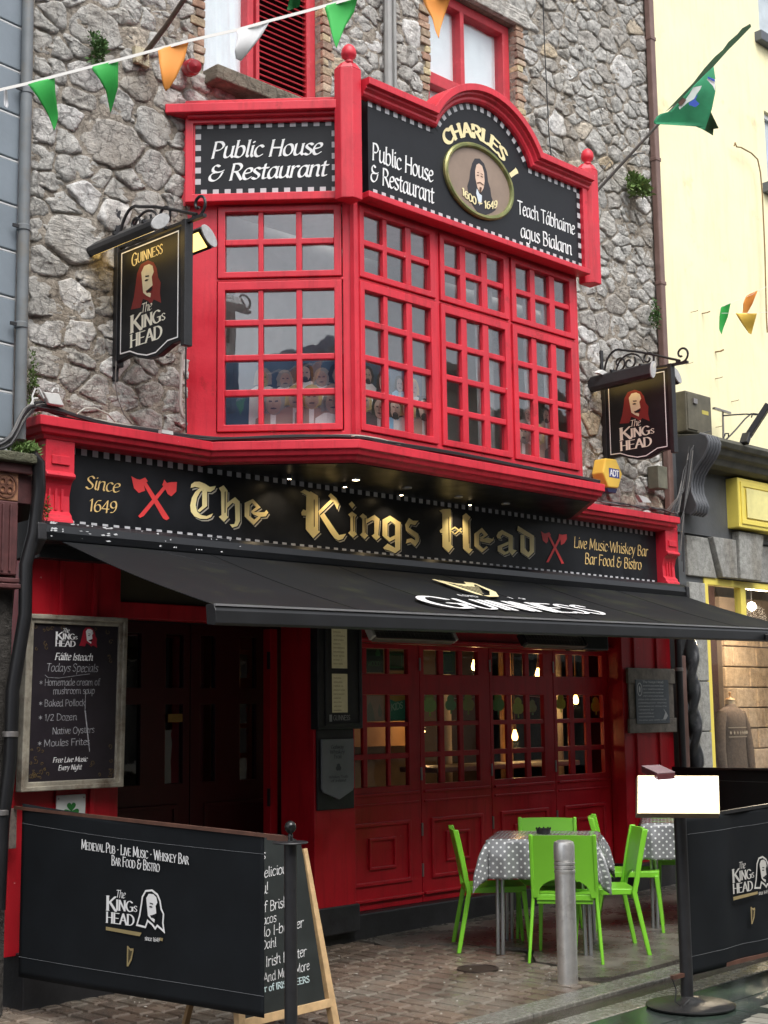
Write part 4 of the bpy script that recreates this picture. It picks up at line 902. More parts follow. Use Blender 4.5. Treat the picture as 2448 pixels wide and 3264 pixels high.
# ================================================================== SHOPFRONT
def scrib(n):                            # print too small to read in the photo: unreadable strokes
    return ''.join(random.choice('nmuoaceirstwv ') for _ in range(n))
YP = 7.58; FP = FX(YP)
XL, XRR = 4.60, 11.60
fas = MB().box(FP, 4.86, 11.44, 2.70, 3.378, -.06, 0).build('fascia_board', SIGNBLK, front)
checker(FP, [(4.885, 3.336), (11.432, 3.336)], .042, CHGREY, SIGNBLK, .085, fas)
checker(FP, [(4.885, 2.868), (11.432, 2.868)], .042, CHGREY, SIGNBLK, .085, fas)
m = MB(); s_ = MB(); k_ = MB()
LET = [(0, 3), (3, 5), (5, 7), (7, 13), (13, 15), (15, 17), (17, 21), (21, 24), (24, 30), (30, 32), (32, 34), (34, 37)]
for a_, b_ in LET:
    m = MB()
    for q in range(a_, b_): m.flat(FP, GOLD[q], .006+(q % 3)*.0003)
    m.build('gothic_letter', GOLDP, fas)
for q, p in enumerate(GOLD):
    cx = sum(a for a, b in p)/len(p); cz = sum(b for a, b in p)/len(p)
    s_.flat(FP, [(a+.017, b-.014) for a, b in p], .0032+(q % 3)*.0003); k_.flat(FP, [(a+.0085, b-.007) for a, b in p], .0046+(q % 3)*.0003)
m = MB()
for gi in (7, 25, 29, 3, 14, 15):
    pa = [p for p in GOLD[gi]]; a0_ = min(p[0] for p in pa); a1_ = max(p[0] for p in pa); z0_ = min(p[1] for p in pa); z1_ = max(p[1] for p in pa); xc = a0_*.42+a1_*.58; hh = z1_-z0_
    m.flat(FP, [(xc, z0_+hh*.24), (xc+.009, z0_+hh*.26), (xc+.009, z1_-hh*.16), (xc, z1_-hh*.18)], .0074)
m.build('inline_stroke', mat('umber_inline', (.10, .045, .015), rough=.5), fas); s_.build('lettering_shadow', GOLDS, fas); k_.build('lettering_edge', SIGNBLK, fas)
for h0 in (0, 4):
    m = MB()
    for q in range(h0, h0+4): m.flat(FP, AXES[q], .003+(q % 4)*.0003)
    m.build('crossed_axes', REDP, fas)
m = MB(); LG = dict(w=.95, con=.3, ang=35)
write(m, FP, 'Since', 5.0, 3.125, .085, width=.262, d=.003, slant=.2, **LG); write(m, FP, '1649', 5.03, 2.985, .085, width=.215, d=.003, slant=.1, **LG, serif=.3)
write(m, FP, 'Live Music•Whiskey Bar', 10.13, 3.132, .098, width=1.16, d=.003, slant=.12, **LG); write(m, FP, 'Bar Food & Bistro', 10.285, 2.997, .098, width=.89, d=.003, slant=.12, **LG)
m.build('gold_lettering', mat('pale_gold_lettering', (.80, .56, .22), rough=.45), fas)
# corbels
for x0, x1 in ((4.645, 4.853), (11.445, 11.655)):
    c = MB().prism(Fr((x0, 0, 0), (0, 1, 0), (0, 0, 1), (1, 0, 0)), [(7.60, 3.45), (7.47, 3.45), (7.47, 3.19), (7.455, 3.18), (7.45, 3.165), (7.46, 3.15), (7.48, 3.145), (7.50, 3.12), (7.52, 3.05), (7.515, 2.95), (7.49, 2.925), (7.485, 2.905), (7.47, 2.895), (7.465, 2.87), (7.60, 2.87)], 0, x1-x0).build('corbel', RED, front, bev=.004)
    w = x1-x0
    MB().box(FX(7.47), x0+.04, x1-.04, 3.235, 3.29, -.01, .012).build('corbel_panel', RED, c, bev=.003)
    for k in range(3): MB().box(FX(7.52), x0+.05+k*.045, x0+.068+k*.045, 2.955, 3.09, -.01, .014).build('flute', RED, c, bev=.003)
# pilasters of boards and battens
for x0, x1, bats, z1 in ((4.60, 5.285, (4.835, 5.08), 2.66), (10.80, 11.60, (10.985, 11.355), 2.66)):
    p = MB(); p.prism(FX(7.575), ([(x0-.13, .30), (x1, .30), (x1, z1), (x0+.02, z1)] if x0 < 6 else [(x0, .30), (x1, .30), (x1, z1), (x0, z1)]), -.16, 0); p = p.build('pilaster', REDD, front, bev=.004)
    for bx in bats: MB().box(FX(7.575), bx-.016, bx+.016, .32, z1-.01, -.01, .022).build('batten', REDD, p, bev=.004)
    MB().box(FX(7.575), x0-.02, x1+.03, -.2, .318, -.3, .085).build('pilaster_plinth', PLINTH, front, bev=.01)
# header over the doors, lintel beam over the entry, panel above
MB().box(FX(7.72), 7.40, 10.83, 2.226, 2.86, -.1, 0).build('header_board', REDD, front, bev=.004)
MB().box(FX(7.70), 7.40, 10.80, 2.24, 2.262, -.02, .03).build('header_mould', REDD, front, bev=.004)
MB().box(FX(7.60), 5.285, 7.02, 2.315, 2.42, -.12, 0).build('entry_lintel', REDD, front, bev=.005)
MB().box(FX(7.64), 5.285, 7.02, 2.42, 2.86, -.04, 0).build('transom_panel', mat('olive_brown_panel', (.055, .042, .022), rough=.6), front)
# middle pillar with its deep left reveal
pil = MB().box(FX(7.60), 6.99, 7.40, .30, 2.86, -.36, 0).build('middle_pillar', REDD, front, bev=.005)
MB().box(FX(8.03), 6.93, 7.0, .20, 2.32, -.06, .02).build('door_jamb', REDD, pil, bev=.004)
for z in (2.02, 1.02): MB().box(FX(8.01), 6.915, 6.932, z, z+.13, -.02, .0).build('hinge', BLKM, pil)
MB().box(FX(7.60), 6.975, 7.42, .12, .315, -.38, .02).build('pillar_plinth', PLINTH, front, bev=.008)
MB().box(FX(7.66), 6.99, 10.83, -.2, .222, -.4, .0).build('door_step', PLINTH, front, bev=.01)
# folding glazed doors
YD = 7.75; FD = FX(YD)
DR = [(1.129, 1.336), (1.379, 1.581), (1.619, 1.828)]; DT = (1.99, 2.186)
leaves = [(7.405, 8.268, [(7.455, 7.640), (7.688, 7.910), (7.942, 8.142)]), (8.274, 9.128, [(8.325, 8.508), (8.567, 8.748), (8.800, 8.990)]), (9.134, 9.992, [(9.172, 9.354), (9.418, 9.611), (9.671, 9.858)]), (9.998, 10.83, [(10.042, 10.228), (10.296, 10.472), (10.543, 10.735)])]
HINGE = mat('worn_steel', (.35, .33, .32), rough=.4, metal=.8)
for li, (x0, x1, cols) in enumerate(leaves):
    xs = [x0, cols[0][0], cols[-1][1], x1]; zs = [.225, 1.129, 1.828, 1.99, 2.186, 2.222]
    lf = MB().lattice(FD, xs, zs, lambda i, j: not (i == 1 and j in (1, 3)), -.045, 0).build('folding_door', REDD, front, bev=.004)
    bx = [cols[0][0], cols[0][1], cols[1][0], cols[1][1], cols[2][0], cols[2][1]]
    MB().lattice(FD, bx, [1.129, 1.336, 1.379, 1.581, 1.619, 1.828], lambda i, j: i % 2 == 1 or j % 2 == 1, -.035, -.006).build('glazing_bars', REDD, lf, bev=.005)
    for q_ in (1, 3): MB().box(FD, bx[q_], bx[q_+1], 1.99, 2.186, -.035, -.006).build('glazing_bar', REDD, lf, bev=.005)
    for c in cols:
        for z0, z1 in DR+[DT]:
            m = MB(); m.box(FD, c[0], c[1], z0, z1, -.024, -.020); m.build('pane', GLASS2, lf)
    MB().box(FD, x0+.03, x1-.03, 1.062, 1.082, -.005, .018).build('weather_bar', REDD, lf, bev=.004)
    MB().box(FD, x0+.03, x1-.03, .99, 1.005, -.005, .010).build('weather_bar', REDD, lf, bev=.003)
    MB().ring(FD, x0+.10, x1-.13, .40, .865, .03, -.005, .020).build('panel_mould', REDD, lf, bev=.006)
    MB().ring(FD, x0+.27, x1-.30, .515, .75, .022, -.005, .020).build('panel_mould', REDD, lf, bev=.005)
    MB().box(FD, x0+.01, x1-.01, .285, .305, -.005, .03).build('weather_bar', REDD, lf, bev=.004)
    if li:
        for z in (2.02, 1.16, .73, .42): MB().box(FD, x0-.009, x0+.005, z, z+.10, .0, .011).build('hinge', HINGE, lf)
# ------------------------------------------------------------------ dim interior (parts of the pub)
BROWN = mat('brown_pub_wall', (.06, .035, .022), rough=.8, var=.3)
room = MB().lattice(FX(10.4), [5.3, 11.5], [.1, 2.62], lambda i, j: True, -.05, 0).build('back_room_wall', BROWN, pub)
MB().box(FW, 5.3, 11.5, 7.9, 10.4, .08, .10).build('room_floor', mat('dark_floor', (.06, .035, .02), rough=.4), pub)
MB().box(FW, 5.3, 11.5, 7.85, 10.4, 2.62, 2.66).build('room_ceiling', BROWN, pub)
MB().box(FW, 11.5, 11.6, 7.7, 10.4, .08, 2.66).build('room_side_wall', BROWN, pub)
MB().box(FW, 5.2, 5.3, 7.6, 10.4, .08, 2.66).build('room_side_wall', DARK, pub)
# entry doors standing in the dark lobby
FE = FX(8.42); ed = []
for x0, x1, cols in ((5.62, 6.5, [(5.86, 6.06), (6.28, 6.44)]), (6.51, 7.40, [(6.60, 6.74), (6.98, 7.14)])):
    xs = [x0, cols[0][0], cols[0][1], cols[1][0], cols[1][1], x1]
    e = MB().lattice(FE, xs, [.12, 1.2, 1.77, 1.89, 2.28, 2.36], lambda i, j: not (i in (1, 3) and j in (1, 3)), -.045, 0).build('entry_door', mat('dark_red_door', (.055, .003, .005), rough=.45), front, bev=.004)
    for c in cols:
        for z0, z1 in ((1.2, 1.77), (1.89, 2.28)): MB().box(FE, c[0], c[1], z0, z1, -.03, -.026).build('pane', glass_mat('dimmed_entry_glass', tint=(.28, .26, .25)), e)  # tint darkened to put the dimness of the lobby into the glass colour
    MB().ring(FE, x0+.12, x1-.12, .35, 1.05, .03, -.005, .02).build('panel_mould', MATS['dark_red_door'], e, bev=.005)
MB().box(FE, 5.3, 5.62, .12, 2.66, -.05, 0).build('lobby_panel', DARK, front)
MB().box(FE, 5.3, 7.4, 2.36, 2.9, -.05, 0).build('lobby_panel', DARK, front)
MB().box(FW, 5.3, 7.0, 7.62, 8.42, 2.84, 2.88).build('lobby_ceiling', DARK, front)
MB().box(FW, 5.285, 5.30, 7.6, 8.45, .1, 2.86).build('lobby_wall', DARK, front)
MB().box(FE, 6.30, 6.43, 1.64, 1.70, .0, .006).build('door_notice', mat('yellow_notice', (.35, .22, .05), rough=.6), front)
# interior fittings seen through the doors
WOOD = mat('lit_wood', (.42, .22, .09), rough=.5, var=.3, vs=9)
PALE = mat('pale_column_paint', (.62, .60, .55), rough=.7)
for x, w, z0, z1, mt, y in ((9.6, .14, .1, 2.6, PALE, 8.7), (10.3, .12, .1, 2.6, WOOD, 8.55), (11.1, .16, .1, 2.6, PALE, 8.6)):
    MB().lathe((x, y, 0), [(w*.5, z0), (w*.5, z1)], 16).build('interior_column', mt, pub, smooth=True)
BULB = mat('bulb_glow', (1, .8, .4), emit=(1.0, .56, .16), es=10)
BULBG = mat('brass_cap', (.5, .3, .1), rough=.35, metal=.8)
bulbs = [(1512, 2119, 8.35, 'first filament bulb from the left behind the top pane beside the green cut-outs'), (1715, 2145, 8.35, 'filament bulb glowing in front of the broad red rail of the third door leaf'), (1835, 2227, 8.3, 'filament bulb glowing behind the rightmost door leaf'), (1641, 2342, 8.3, 'lowest filament bulb, behind the middle panes of the third door leaf')]
for px_, py_, Y, lab in bulbs:
    x, y, z = atY(px_, py_, Y)
    t = thing('filament_bulb', (x, y, z), lab, 'light bulb', 'pendant bulbs inside the pub')
    MB().lathe((x, y, z), [(.0, -.052), (.016, -.05), (.026, -.035), (.028, -.015), (.022, .01), (.014, .03), (.012, .045)], 14, cap=False).build('bulb_glass', BULB, t, smooth='all')
    m = MB(); m.lathe((x, y, z), [(.014, .045), (.016, .06), (.014, .09), (.004, .10), (.003, 2.6-z)], 10); m.build('lamp_cord', BULBG, t, smooth=True)
    l = bpy.data.lights.new('bulb_light', 'POINT'); l.energy = .9; l.color = (1, .62, .28); l.shadow_soft_size = .03
    lo = bpy.data.objects.new('bulb_light', l); col.objects.link(lo); lo.location = (x, y-.02, z-.075)
# warm lit bar corner and lamp deep in the room
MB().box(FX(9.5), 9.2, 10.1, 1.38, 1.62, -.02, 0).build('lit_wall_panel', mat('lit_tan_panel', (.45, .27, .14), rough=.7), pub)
lp = bpy.data.lights.new('bar_lamp', 'POINT'); lp.energy = 2.2; lp.color = (1, .6, .3); lp.shadow_soft_size = .05
lo = bpy.data.objects.new('bar_lamp', lp); col.objects.link(lo); lo.location = (9.93, 9.25, 1.52)
t = thing('wall_lamp', (9.93, 9.3, 1.5), 'small round glowing lamp seen through the second pane of the leftmost door leaf', 'lamp')
MB().lathe((9.93, 9.30, 1.47), [(.0, 0), (.03, .01), (.045, .04), (.03, .08), (.0, .09)], 14, cap=False).build('lamp_globe', mat('globe_glow', (1, .8, .5), emit=(1, .55, .2), es=7), t, smooth='all')
# added white table shapes imitating a car's reflection in the lower panes
tm = mat('car_reflection_white', (.62, .62, .62), rough=.4)
for k, (x, y) in enumerate(((9.05, 8.25), (9.75, 8.3), (10.45, 8.25))):
    t = thing('car_reflection_table', (x, y, .1), 'added white table shape for a car reflection behind door leaf %s from the left' % ('second', 'third', 'fourth')[k], 'table', 'white car reflection shapes')
    MB().box(FW, x-.28, x+.28, y-.22, y+.22, 1.19, 1.235).build('table_top', tm, t, bev=.01)
    MB().lathe((x, y, .1), [(.16, 0), (.16, .02), (.025, .04), (.025, 1.09)], 12).build('pedestal', BLKM, t, smooth=True)
# shamrock cut-outs strung behind the panes, posters in the top panes
SHAM = [mat('shamrock_green', (.28, .80, .10), rough=.6), mat('deep_shamrock_green', (.10, .58, .22), rough=.6)]
t = thing('shamrock_garland', (9.5, 7.9, 1.8), 'string of green shamrock cut-outs hanging behind the door panes', 'garland')
def clover(cx, cz, r):
    pts = []
    for k in range(48):
        a = 2*PI*k/48; rr = r*(.62+.38*abs(math.cos(1.5*(a-PI/2)))**.6); pts.append((cx+rr*math.cos(a), cz+rr*math.sin(a)))
    return pts
for k, (px_, py_, r) in enumerate(((1369, 2242, .085), (1436, 2242, .07), (1492, 2240, .08), (1587, 2240, .085), (1651, 2252, .08), (1697, 2252, .06), (1787, 2238, .075), (1899, 2247, .075))):
    x, y, z = atY(px_, py_, 7.90); m = MB(); m.prism(FX(7.90), clover(x, z, r), 0, .002); m.prism(FX(7.90), [(x-.008, z-r*1.25), (x+.012, z-r*1.2), (x+.006, z-.5*r), (x-.004, z-.5*r)], 0.0001, .0018)
    m.build('shamrock', SHAM[k % 2 if k < 6 else 0], t)
m = MB(); m.tube([(8.3, 7.903, 1.845), (8.9, 7.903, 1.80), (9.5, 7.903, 1.84), (10.2, 7.903, 1.80), (11, 7.903, 1.835)], .002, 5); m.build('string', WHITE, t)
FD2 = FX(7.785)
pst = [(7.70, 7.90, 2.0, 2.18, mat('poster_dark_green', (.012, .05, .035), rough=.5), 'dark green poster lettered WOOD in the top pane of the leftmost leaf'), (7.95, 8.13, 2.02, 2.17, mat('poster_moss', (.05, .09, .03), rough=.5), 'small moss green notice in the top right pane of the leftmost leaf'),
       (8.58, 8.74, 1.995, 2.18, mat('poster_teal', (.02, .10, .08), rough=.5), 'teal poster in the middle top pane of the second door leaf'), (7.95, 8.14, 1.625, 1.82, mat('poster_sea_green', (.03, .26, .19), rough=.5), 'sea green poster reading KIDS in the leftmost door leaf')]
for x0, x1, z0, z1, mt, lab in pst:
    o = MB().box(FD2, x0, x1, z0, z1, -.002, 0).build('poster', mt, org=((x0+x1)/2, 7.785, z0)); o2 = thing('window_poster', ((x0+x1)/2, 7.785, z0), lab, 'poster')
    o.parent = o2; o.location = (0, 0, 0); o.name = 'sheet'
    m = MB()
    if 'WOOD' in lab:
        write(m, FD2, 'WOOD', x0+.02, z0+.05, .035, width=.14, d=.002, w=1.2, con=.7)
        m.flat(FD2, clover(x0+.14, z0+.15, .03), .0015); m.build('print', mat('pale_green_print', (.05, .22, .08), rough=.6), o2)
    elif 'KIDS' in lab:
        write(m, FD2, 'KIDS', x0+.03, z0+.08, .05, width=.13, d=.002, w=1.4, con=.8, rise=.15); m.build('print', mat('mint_print', (.35, .62, .5), rough=.6), o2)
        m = MB(); m.flat(FD2, [(x0, z1), (x1, z1), (x1, z1-.03), (x0+.08, z1-.045), (x0, z1-.02)], .0013); m.build('print', mat('mustard_print', (.45, .28, .04), rough=.6), o2)
    else:
        m.ring(FD2, x0+.02, x1-.02, z0+.02, z1-.02, .008, .0, .001); m.build('print', MATS.get('pale_green_print') or mat('pale_green_print', (.05, .22, .08)), o2)
# figure photograph strip in leaf one
o2 = thing('window_photo', (7.8, 7.785, 1.63), 'pale pink photograph of two figures beside the sea green poster', 'poster')
MB().box(FD2, 7.70, 7.90, 1.625, 1.82, -.002, 0).build('sheet', mat('pink_photo', (.45, .30, .24), rough=.6), o2)
m = MB(); m.flat(FD2, [(7.70, 1.63), (7.72, 1.74), (7.75, 1.78), (7.78, 1.72), (7.80, 1.63)], .0015); m.flat(FD2, [(7.83, 1.70), (7.85, 1.76), (7.88, 1.70), (7.87, 1.66), (7.84, 1.66)], .0015); m.build('print', mat('grey_photo_print', (.28, .27, .22), rough=.6), o2)
# ------------------------------------------------------------------ awning
aw = thing('awning', (8.1, 7.35, 2.8), 'charcoal folding arm awning lettered GUINNESS stretched over the pavement', 'awning')
x0, x1 = 4.54, 11.585
MB().prism(Fr((x0, 0, 0), (0, 1, 0), (0, 0, 1), (1, 0, 0)), [(7.56, 2.845), (7.44, 2.868), (7.37, 2.862), (7.345, 2.835), (7.335, 2.79), (7.345, 2.745), (7.38, 2.725), (7.56, 2.72)], 0, x1-x0).build('cassette', CASS, aw, bev=.006)
MB().prism(Fr((4.515, 0, 0), (0, 1, 0), (0, 0, 1), (1, 0, 0)), [(7.58, 2.86), (7.40, 2.87), (7.33, 2.84), (7.32, 2.74), (7.40, 2.66), (7.58, 2.63)], 0, .06).build('cassette_cap', BLKM, aw, bev=.006)
MB().prism(Fr((11.55, 0, 0), (0, 1, 0), (0, 0, 1), (1, 0, 0)), [(7.58, 2.86), (7.40, 2.87), (7.33, 2.84), (7.325, 2.74), (7.40, 2.70), (7.58, 2.70)], 0, .05).build('cassette_cap', BLKM, aw, bev=.006)
MB().box(FX(7.575), 4.62, 10.9, 2.65, 2.72, -.05, .10).build('cassette_backing', BLKM, aw)
AL = Vector((4.70, 5.87, 2.262)); AR = Vector((11.57, 6.12, 2.362)); A0 = Vector((4.70, 7.36, 2.742)); A1 = Vector((11.57, 7.36, 2.752))
def fab(u, v):
    a = A0.lerp(A1, u); b = AL.lerp(AR, u); p = a.lerp(b, v); p.z -= .016*math.sin(PI*v)*(1+.25*math.sin(u*9))+.0028*math.sin(u*58+v*3)*v*(1-v)*4; return p
m = MB(); m.slab(lambda u, v, t: fab(u, v)-Vector((0, 0, .004*t)), 140, 12, .004); m.build('awning_fabric', AWN, aw, smooth=True)
for k in range(1, 6):
    m = MB(); m.sweep(FW, [tuple(fab(k/6, q/14)[:2]) for q in range(15)], [(-.008, 0), (-.008, .002), (.008, .002), (.008, 0)]); n4 = 4
    for q in range(15):
        zz = fab(k/6, q/14).z+.001
        for w_ in range(4): m.v[q*4+w_].z += zz
    m.build('fabric_seam', AWN, aw)
BAR = mat('awning_bar_metal', (.012, .0125, .014), rough=.4, var=.25, vs=5, c2=(.5, .5, .5), c2s=18, c2lo=.74, c2hi=.76)
u = (AR-AL).normalized(); FA = Fr(AL, u, (0, 0, 1), u.cross(Vector((0, 0, 1)))); LA = (AR-AL).length
MB().prism(Fr(AL-u*.02, u.cross(Vector((0, 0, 1))), (0, 0, 1), -u), [(-.06, .006), (.005, .006), (.012, -.012), (.022, -.03), (.026, -.095), (.012, -.108), (-.05, -.10)], -LA-.04, 0).build('front_bar', BAR, aw, bev=.003)
MB().box(FA, -.015, LA+.02, -.004, .007, .0, .020).build('silver_trim', mat('pale_trim', (.5, .5, .52), rough=.3, metal=.7), aw)
for xe in (5.4, 10.6):
    m = MB(); m.bar((xe, 7.33, 2.70), (xe+.8, 6.75, 2.48), .05, .06); m.bar((xe+.8, 6.75, 2.48), (xe+.1, 6.02, 2.27), .04, .05); m.build('folding_arm', BLKM, aw)
m = MB(); rn_ = random.Random(8)      # flaking paint on the left end of the cassette
for k in range(46):
    xa = 4.60+rn_.random()**2*1.6; zz = rn_.choice([2.850, 2.845, 2.812, 2.80, 2.765]); w_ = rn_.uniform(.006, .030)*(1.5 if xa < 5.2 else .8); h_ = rn_.uniform(.002, .007)
    m.flat(FX(7.335 if zz < 2.83 else 7.345), [(xa, zz), (xa+w_*.4, zz-h_), (xa+w_, zz-h_*.3), (xa+w_*.7, zz+h_)], .0045+k*.00005)
tag(m.build('paint_flakes', mat('bare_flake', (.62, .63, .64), rough=.6), aw), kind='stuff')
# lettering on the slope
vv = (Vector((8.1, 5.995, 2.307))-Vector((8.1, 7.35, 2.745))).normalized()
FAW = Fr((0, 7.35, 2.745), (1, 0, 0), -vv, Vector((1, 0, 0)).cross(-vv))
m = MB()
def awn(X, Z): return (X, Z*1.0)
write(m, FAW, 'G', 6.74, -1.275, .31, width=.40, w=1.35, con=.5, ang=0, d=.006, serif=.4, warp=lambda X, Z: (X+Z*.04, Z))
write(m, FAW, 'UINNESS', 7.17, -1.250, .27, width=1.60, w=1.35, con=.5, ang=0, d=.006, serif=.5, rise=.06)
for v in m.v: v.z += .004
m.build('lettering', WHITE, aw)
m = MB(); H = lambda pts, d=.006: m.flat(FAW, [(7.70+x*.5, -.79+z*.5) for x, z in pts], d)
H([(-.02, .98), (.06, 1.0), (.12, .88), (.12, .12), (.05, 0), (-.02, .1)]); H([(.12, .97), (.30, .80), (.55, .80), (.72, 1.0), (.90, .98), (.92, .88), (.75, .82), (.60, .66), (.35, .64), (.12, .80)], .0065)
H([(.05, 0), (.25, .05), (.62, .38), (.82, .88), (.90, .88), (.74, .36), (.40, .0), (.12, -.06)], .007)
for k in range(5): H([(.20+k*.11, .70), (.225+k*.11, .70), (.225+k*.11, .16+k*.12), (.20+k*.11, .12+k*.12)], .0062)
for v in m.v: v.z += .006
m.build('harp_emblem', CREAM, aw)
m = MB(); write(m, FAW, 'ESTD', 7.42, -.85, .05, width=.2, d=.008, w=1.2, con=.6); write(m, FAW, '1759', 8.02, -.80, .05, width=.2, d=.008, w=1.2, con=.6); m.build('small_lettering', WHITE, aw)
# recessed lamps in the bay soffit
LAMPON = mat('downlight_glow', (1, .9, .7), emit=(1, .75, .42), es=30)
for k, (px_, py_, on) in enumerate(((1134, 1529, 1), (1298, 1555, 0), (1461, 1584, 0), (1611, 1606, 0))):
    s = (3.368-CAMH)/_ray(px_, py_)[2]; p = _C+_ray(px_, py_)*s; x, y, z = map(float, p)
    t = thing('downlight', (x, y, z), ('lit recessed downlight in the black soffit nearest the bay corner', 'unlit recessed downlight second from the left in the soffit', 'unlit recessed downlight third from the left in the soffit', 'unlit recessed downlight nearest the right end of the soffit')[k], 'downlight', 'downlights under the bay window')
    MB().lathe((x, y, z), [(.026, .004), (.026, -.004), (.034, -.006), (.036, .0), (.036, .004)], 18, cap=False).build('bezel', ALU, t, smooth=True)
    MB().lathe((x, y, z), [(.0, -.002), (.026, -.002)], 18, cap=False).build('lamp_face', LAMPON if on else mat('dull_lamp', (.25, .25, .25), rough=.3), t)
for x in (6.60, 7.15, 7.75, 8.55):      # the warm lamps whose glow lies on the signboard
    t = thing('sign_lamp', (x, 7.42, 3.36), 'small warm spotlight under the soffit, %s from the left along the gothic letters' % {6.60: 'first', 7.15: 'second', 7.75: 'third', 8.55: 'fourth'}[x], 'spotlight', 'warm spotlights over the gothic lettering')
    MB().lathe((x, 7.42, 3.372), [(.018, 0), (.018, -.02), (.014, -.03)], 14, cap=True).build('lamp_can', BLKM, t, smooth=True)
    MB().lathe((x, 7.42, 3.3415), [(.0, 0), (.0135, 0)], 14, cap=False).build('lamp_face', LAMPON, t)
    l = bpy.data.lights.new('sign_light', 'SPOT'); l.energy = 2.6; l.color = (1, .80, .52); l.spot_size = math.radians(100); l.spot_blend = .7; l.shadow_soft_size = .012
    lo = bpy.data.objects.new('sign_light', l); col.objects.link(lo); lo.location = (x, 7.42, 3.335); lo.rotation_euler = (math.radians(22), 0, 0)
# patio heaters and speaker under the awning
for k, (x0, x1, lab) in enumerate(((7.22, 8.08, 'long slim patio heater with pale reflector under the awning left of the doors\' top panes'), (8.95, 9.73, 'patio heater with a wire grille under the awning towards the right'))):
    t = thing('patio_heater', ((x0+x1)/2, 7.3, 2.25), lab, 'heater')
    Fh = Fr((0, 7.22, 2.27), (1, 0, 0), (0, .5, .86), (0, -.86, .5))
    MB().box(Fh, x0, x1, -.06, .06, -.05, 0).build('housing', mat('heater_shell', (.22, .20, .18), rough=.4, metal=.5, var=.2), t, bev=.01)
    MB().ring(Fh, x0, x1, -.06, .06, .012, 0, .012).build('rim', mat('heater_rim', (.32, .30, .28), rough=.35, metal=.6), t)
    for ex in (x0-.03, x1): MB().box(Fh, ex, ex+.03, -.05, .05, -.04, .02).build('end_cap', (BLKM if k else PALE), t, bev=.006)
    m = MB(); n = 18
    m.lattice(Fh, sum([[x0+.015+(x1-x0-.034)*q/n, x0+.019+(x1-x0-.034)*q/n] for q in range(n+1)], []), [-.046, -.042, -.002, .002, .042, .046], lambda i, j: i % 2 == 0 or j % 2 == 0, .003, .006); m.build('grille', HINGE, t)
t = thing('speaker', (10.45, 7.5, 2.3), 'black box speaker under the awning at the right end of the doors', 'speaker')
MB().box(FX(7.40), 9.98, 10.36, 2.21, 2.40, -.2, 0).build('cabinet', BLKM, t, bev=.012); MB().box(FX(7.40), 10.0, 10.34, 2.225, 2.385, .001, .006).build('grille', mat('speaker_cloth', (.01, .01, .011), rough=.9), t)
# menu case, backboard and plaque on the middle pillar
t = thing('menu_case', (7.15, 7.55, 1.6), 'tall black menu case with two lit menu sheets lettered GUINNESS beneath', 'menu case')
MB().box(FX(7.60), 6.955, 7.405, 1.575, 2.42, 0, .085).build('case', BLKM, t, bev=.008)
Fm = FX(7.515)
MB().ring(Fm, 7.02, 7.385, 1.60, 2.40, .022, .0, .012).build('glazed_frame', BLKM, t, bev=.003)
PARCH = mat('lit_menu_sheet', (.45, .40, .24), rough=.6, var=.12, vs=20, emit=(.5, .44, .25), es=.06)
for z0, z1 in ((1.695, 1.975), (2.015, 2.31)):
    s = MB().box(Fm, 7.092, 7.245, z0, z1, .0, .003).build('menu_sheet', PARCH, t)
    m = MB()
    for k in range(9): write(m, Fm, scrib(random.randint(9, 16)), 7.105, z1-.035-k*.029, .010, width=random.uniform(.07, .12), d=.0036, w=1.0, con=.8)
    m.build('print', mat('menu_ink', (.12, .10, .06), rough=.7), s)
m = MB(); write(m, Fm, 'GUINNESS', 7.10, 1.640, .035, width=.17, d=.003, w=1.0, con=.6, serif=.4); m.flat(Fm, [(7.062, 1.63), (7.088, 1.63), (7.088, 1.68), (7.062, 1.68)], .003); m.build('lettering', mat('silver_print', (.42, .42, .42), rough=.5), t)
t = thing('shield_plaque', (7.2, 7.57, 1.03), 'grey shield shaped plaque on a black board below the menu case', 'plaque')
MB().box(FX(7.60), 7.005, 7.37, 1.0, 1.575, 0, .02).build('backboard', BLKM, t, bev=.004)
Fs = FX(7.575)
GREYPL = mat('grey_plaque', (.20, .215, .23), rough=.4, var=.12, vs=6)
MB().prism(Fs, [(7.03, 1.505), (7.03, 1.15), (7.05, 1.125), (7.20, 1.07), (7.335, 1.13), (7.35, 1.155), (7.35, 1.505)], 0, .018).build('shield', GREYPL, t, bev=.004)
m = MB(); Lp = dict(w=1.0, con=.5, ang=30, d=.020)
write(m, Fs, 'Galway', 7.115, 1.435, .026, width=.13, **Lp); write(m, Fs, 'Whiskey', 7.105, 1.40, .026, width=.15, **Lp); write(m, Fs, 'Trail', 7.14, 1.365, .026, width=.08, **Lp)
m.flat(Fs, clover(7.19, 1.30, .028), .020); write(m, Fs, 'Whiskey Trails', 7.095, 1.225, .018, width=.19, **Lp); write(m, Fs, 'of Ireland', 7.115, 1.198, .018, width=.15, **Lp); m.build('engraving', mat('dark_engraving', (.07, .08, .09), rough=.6), t)
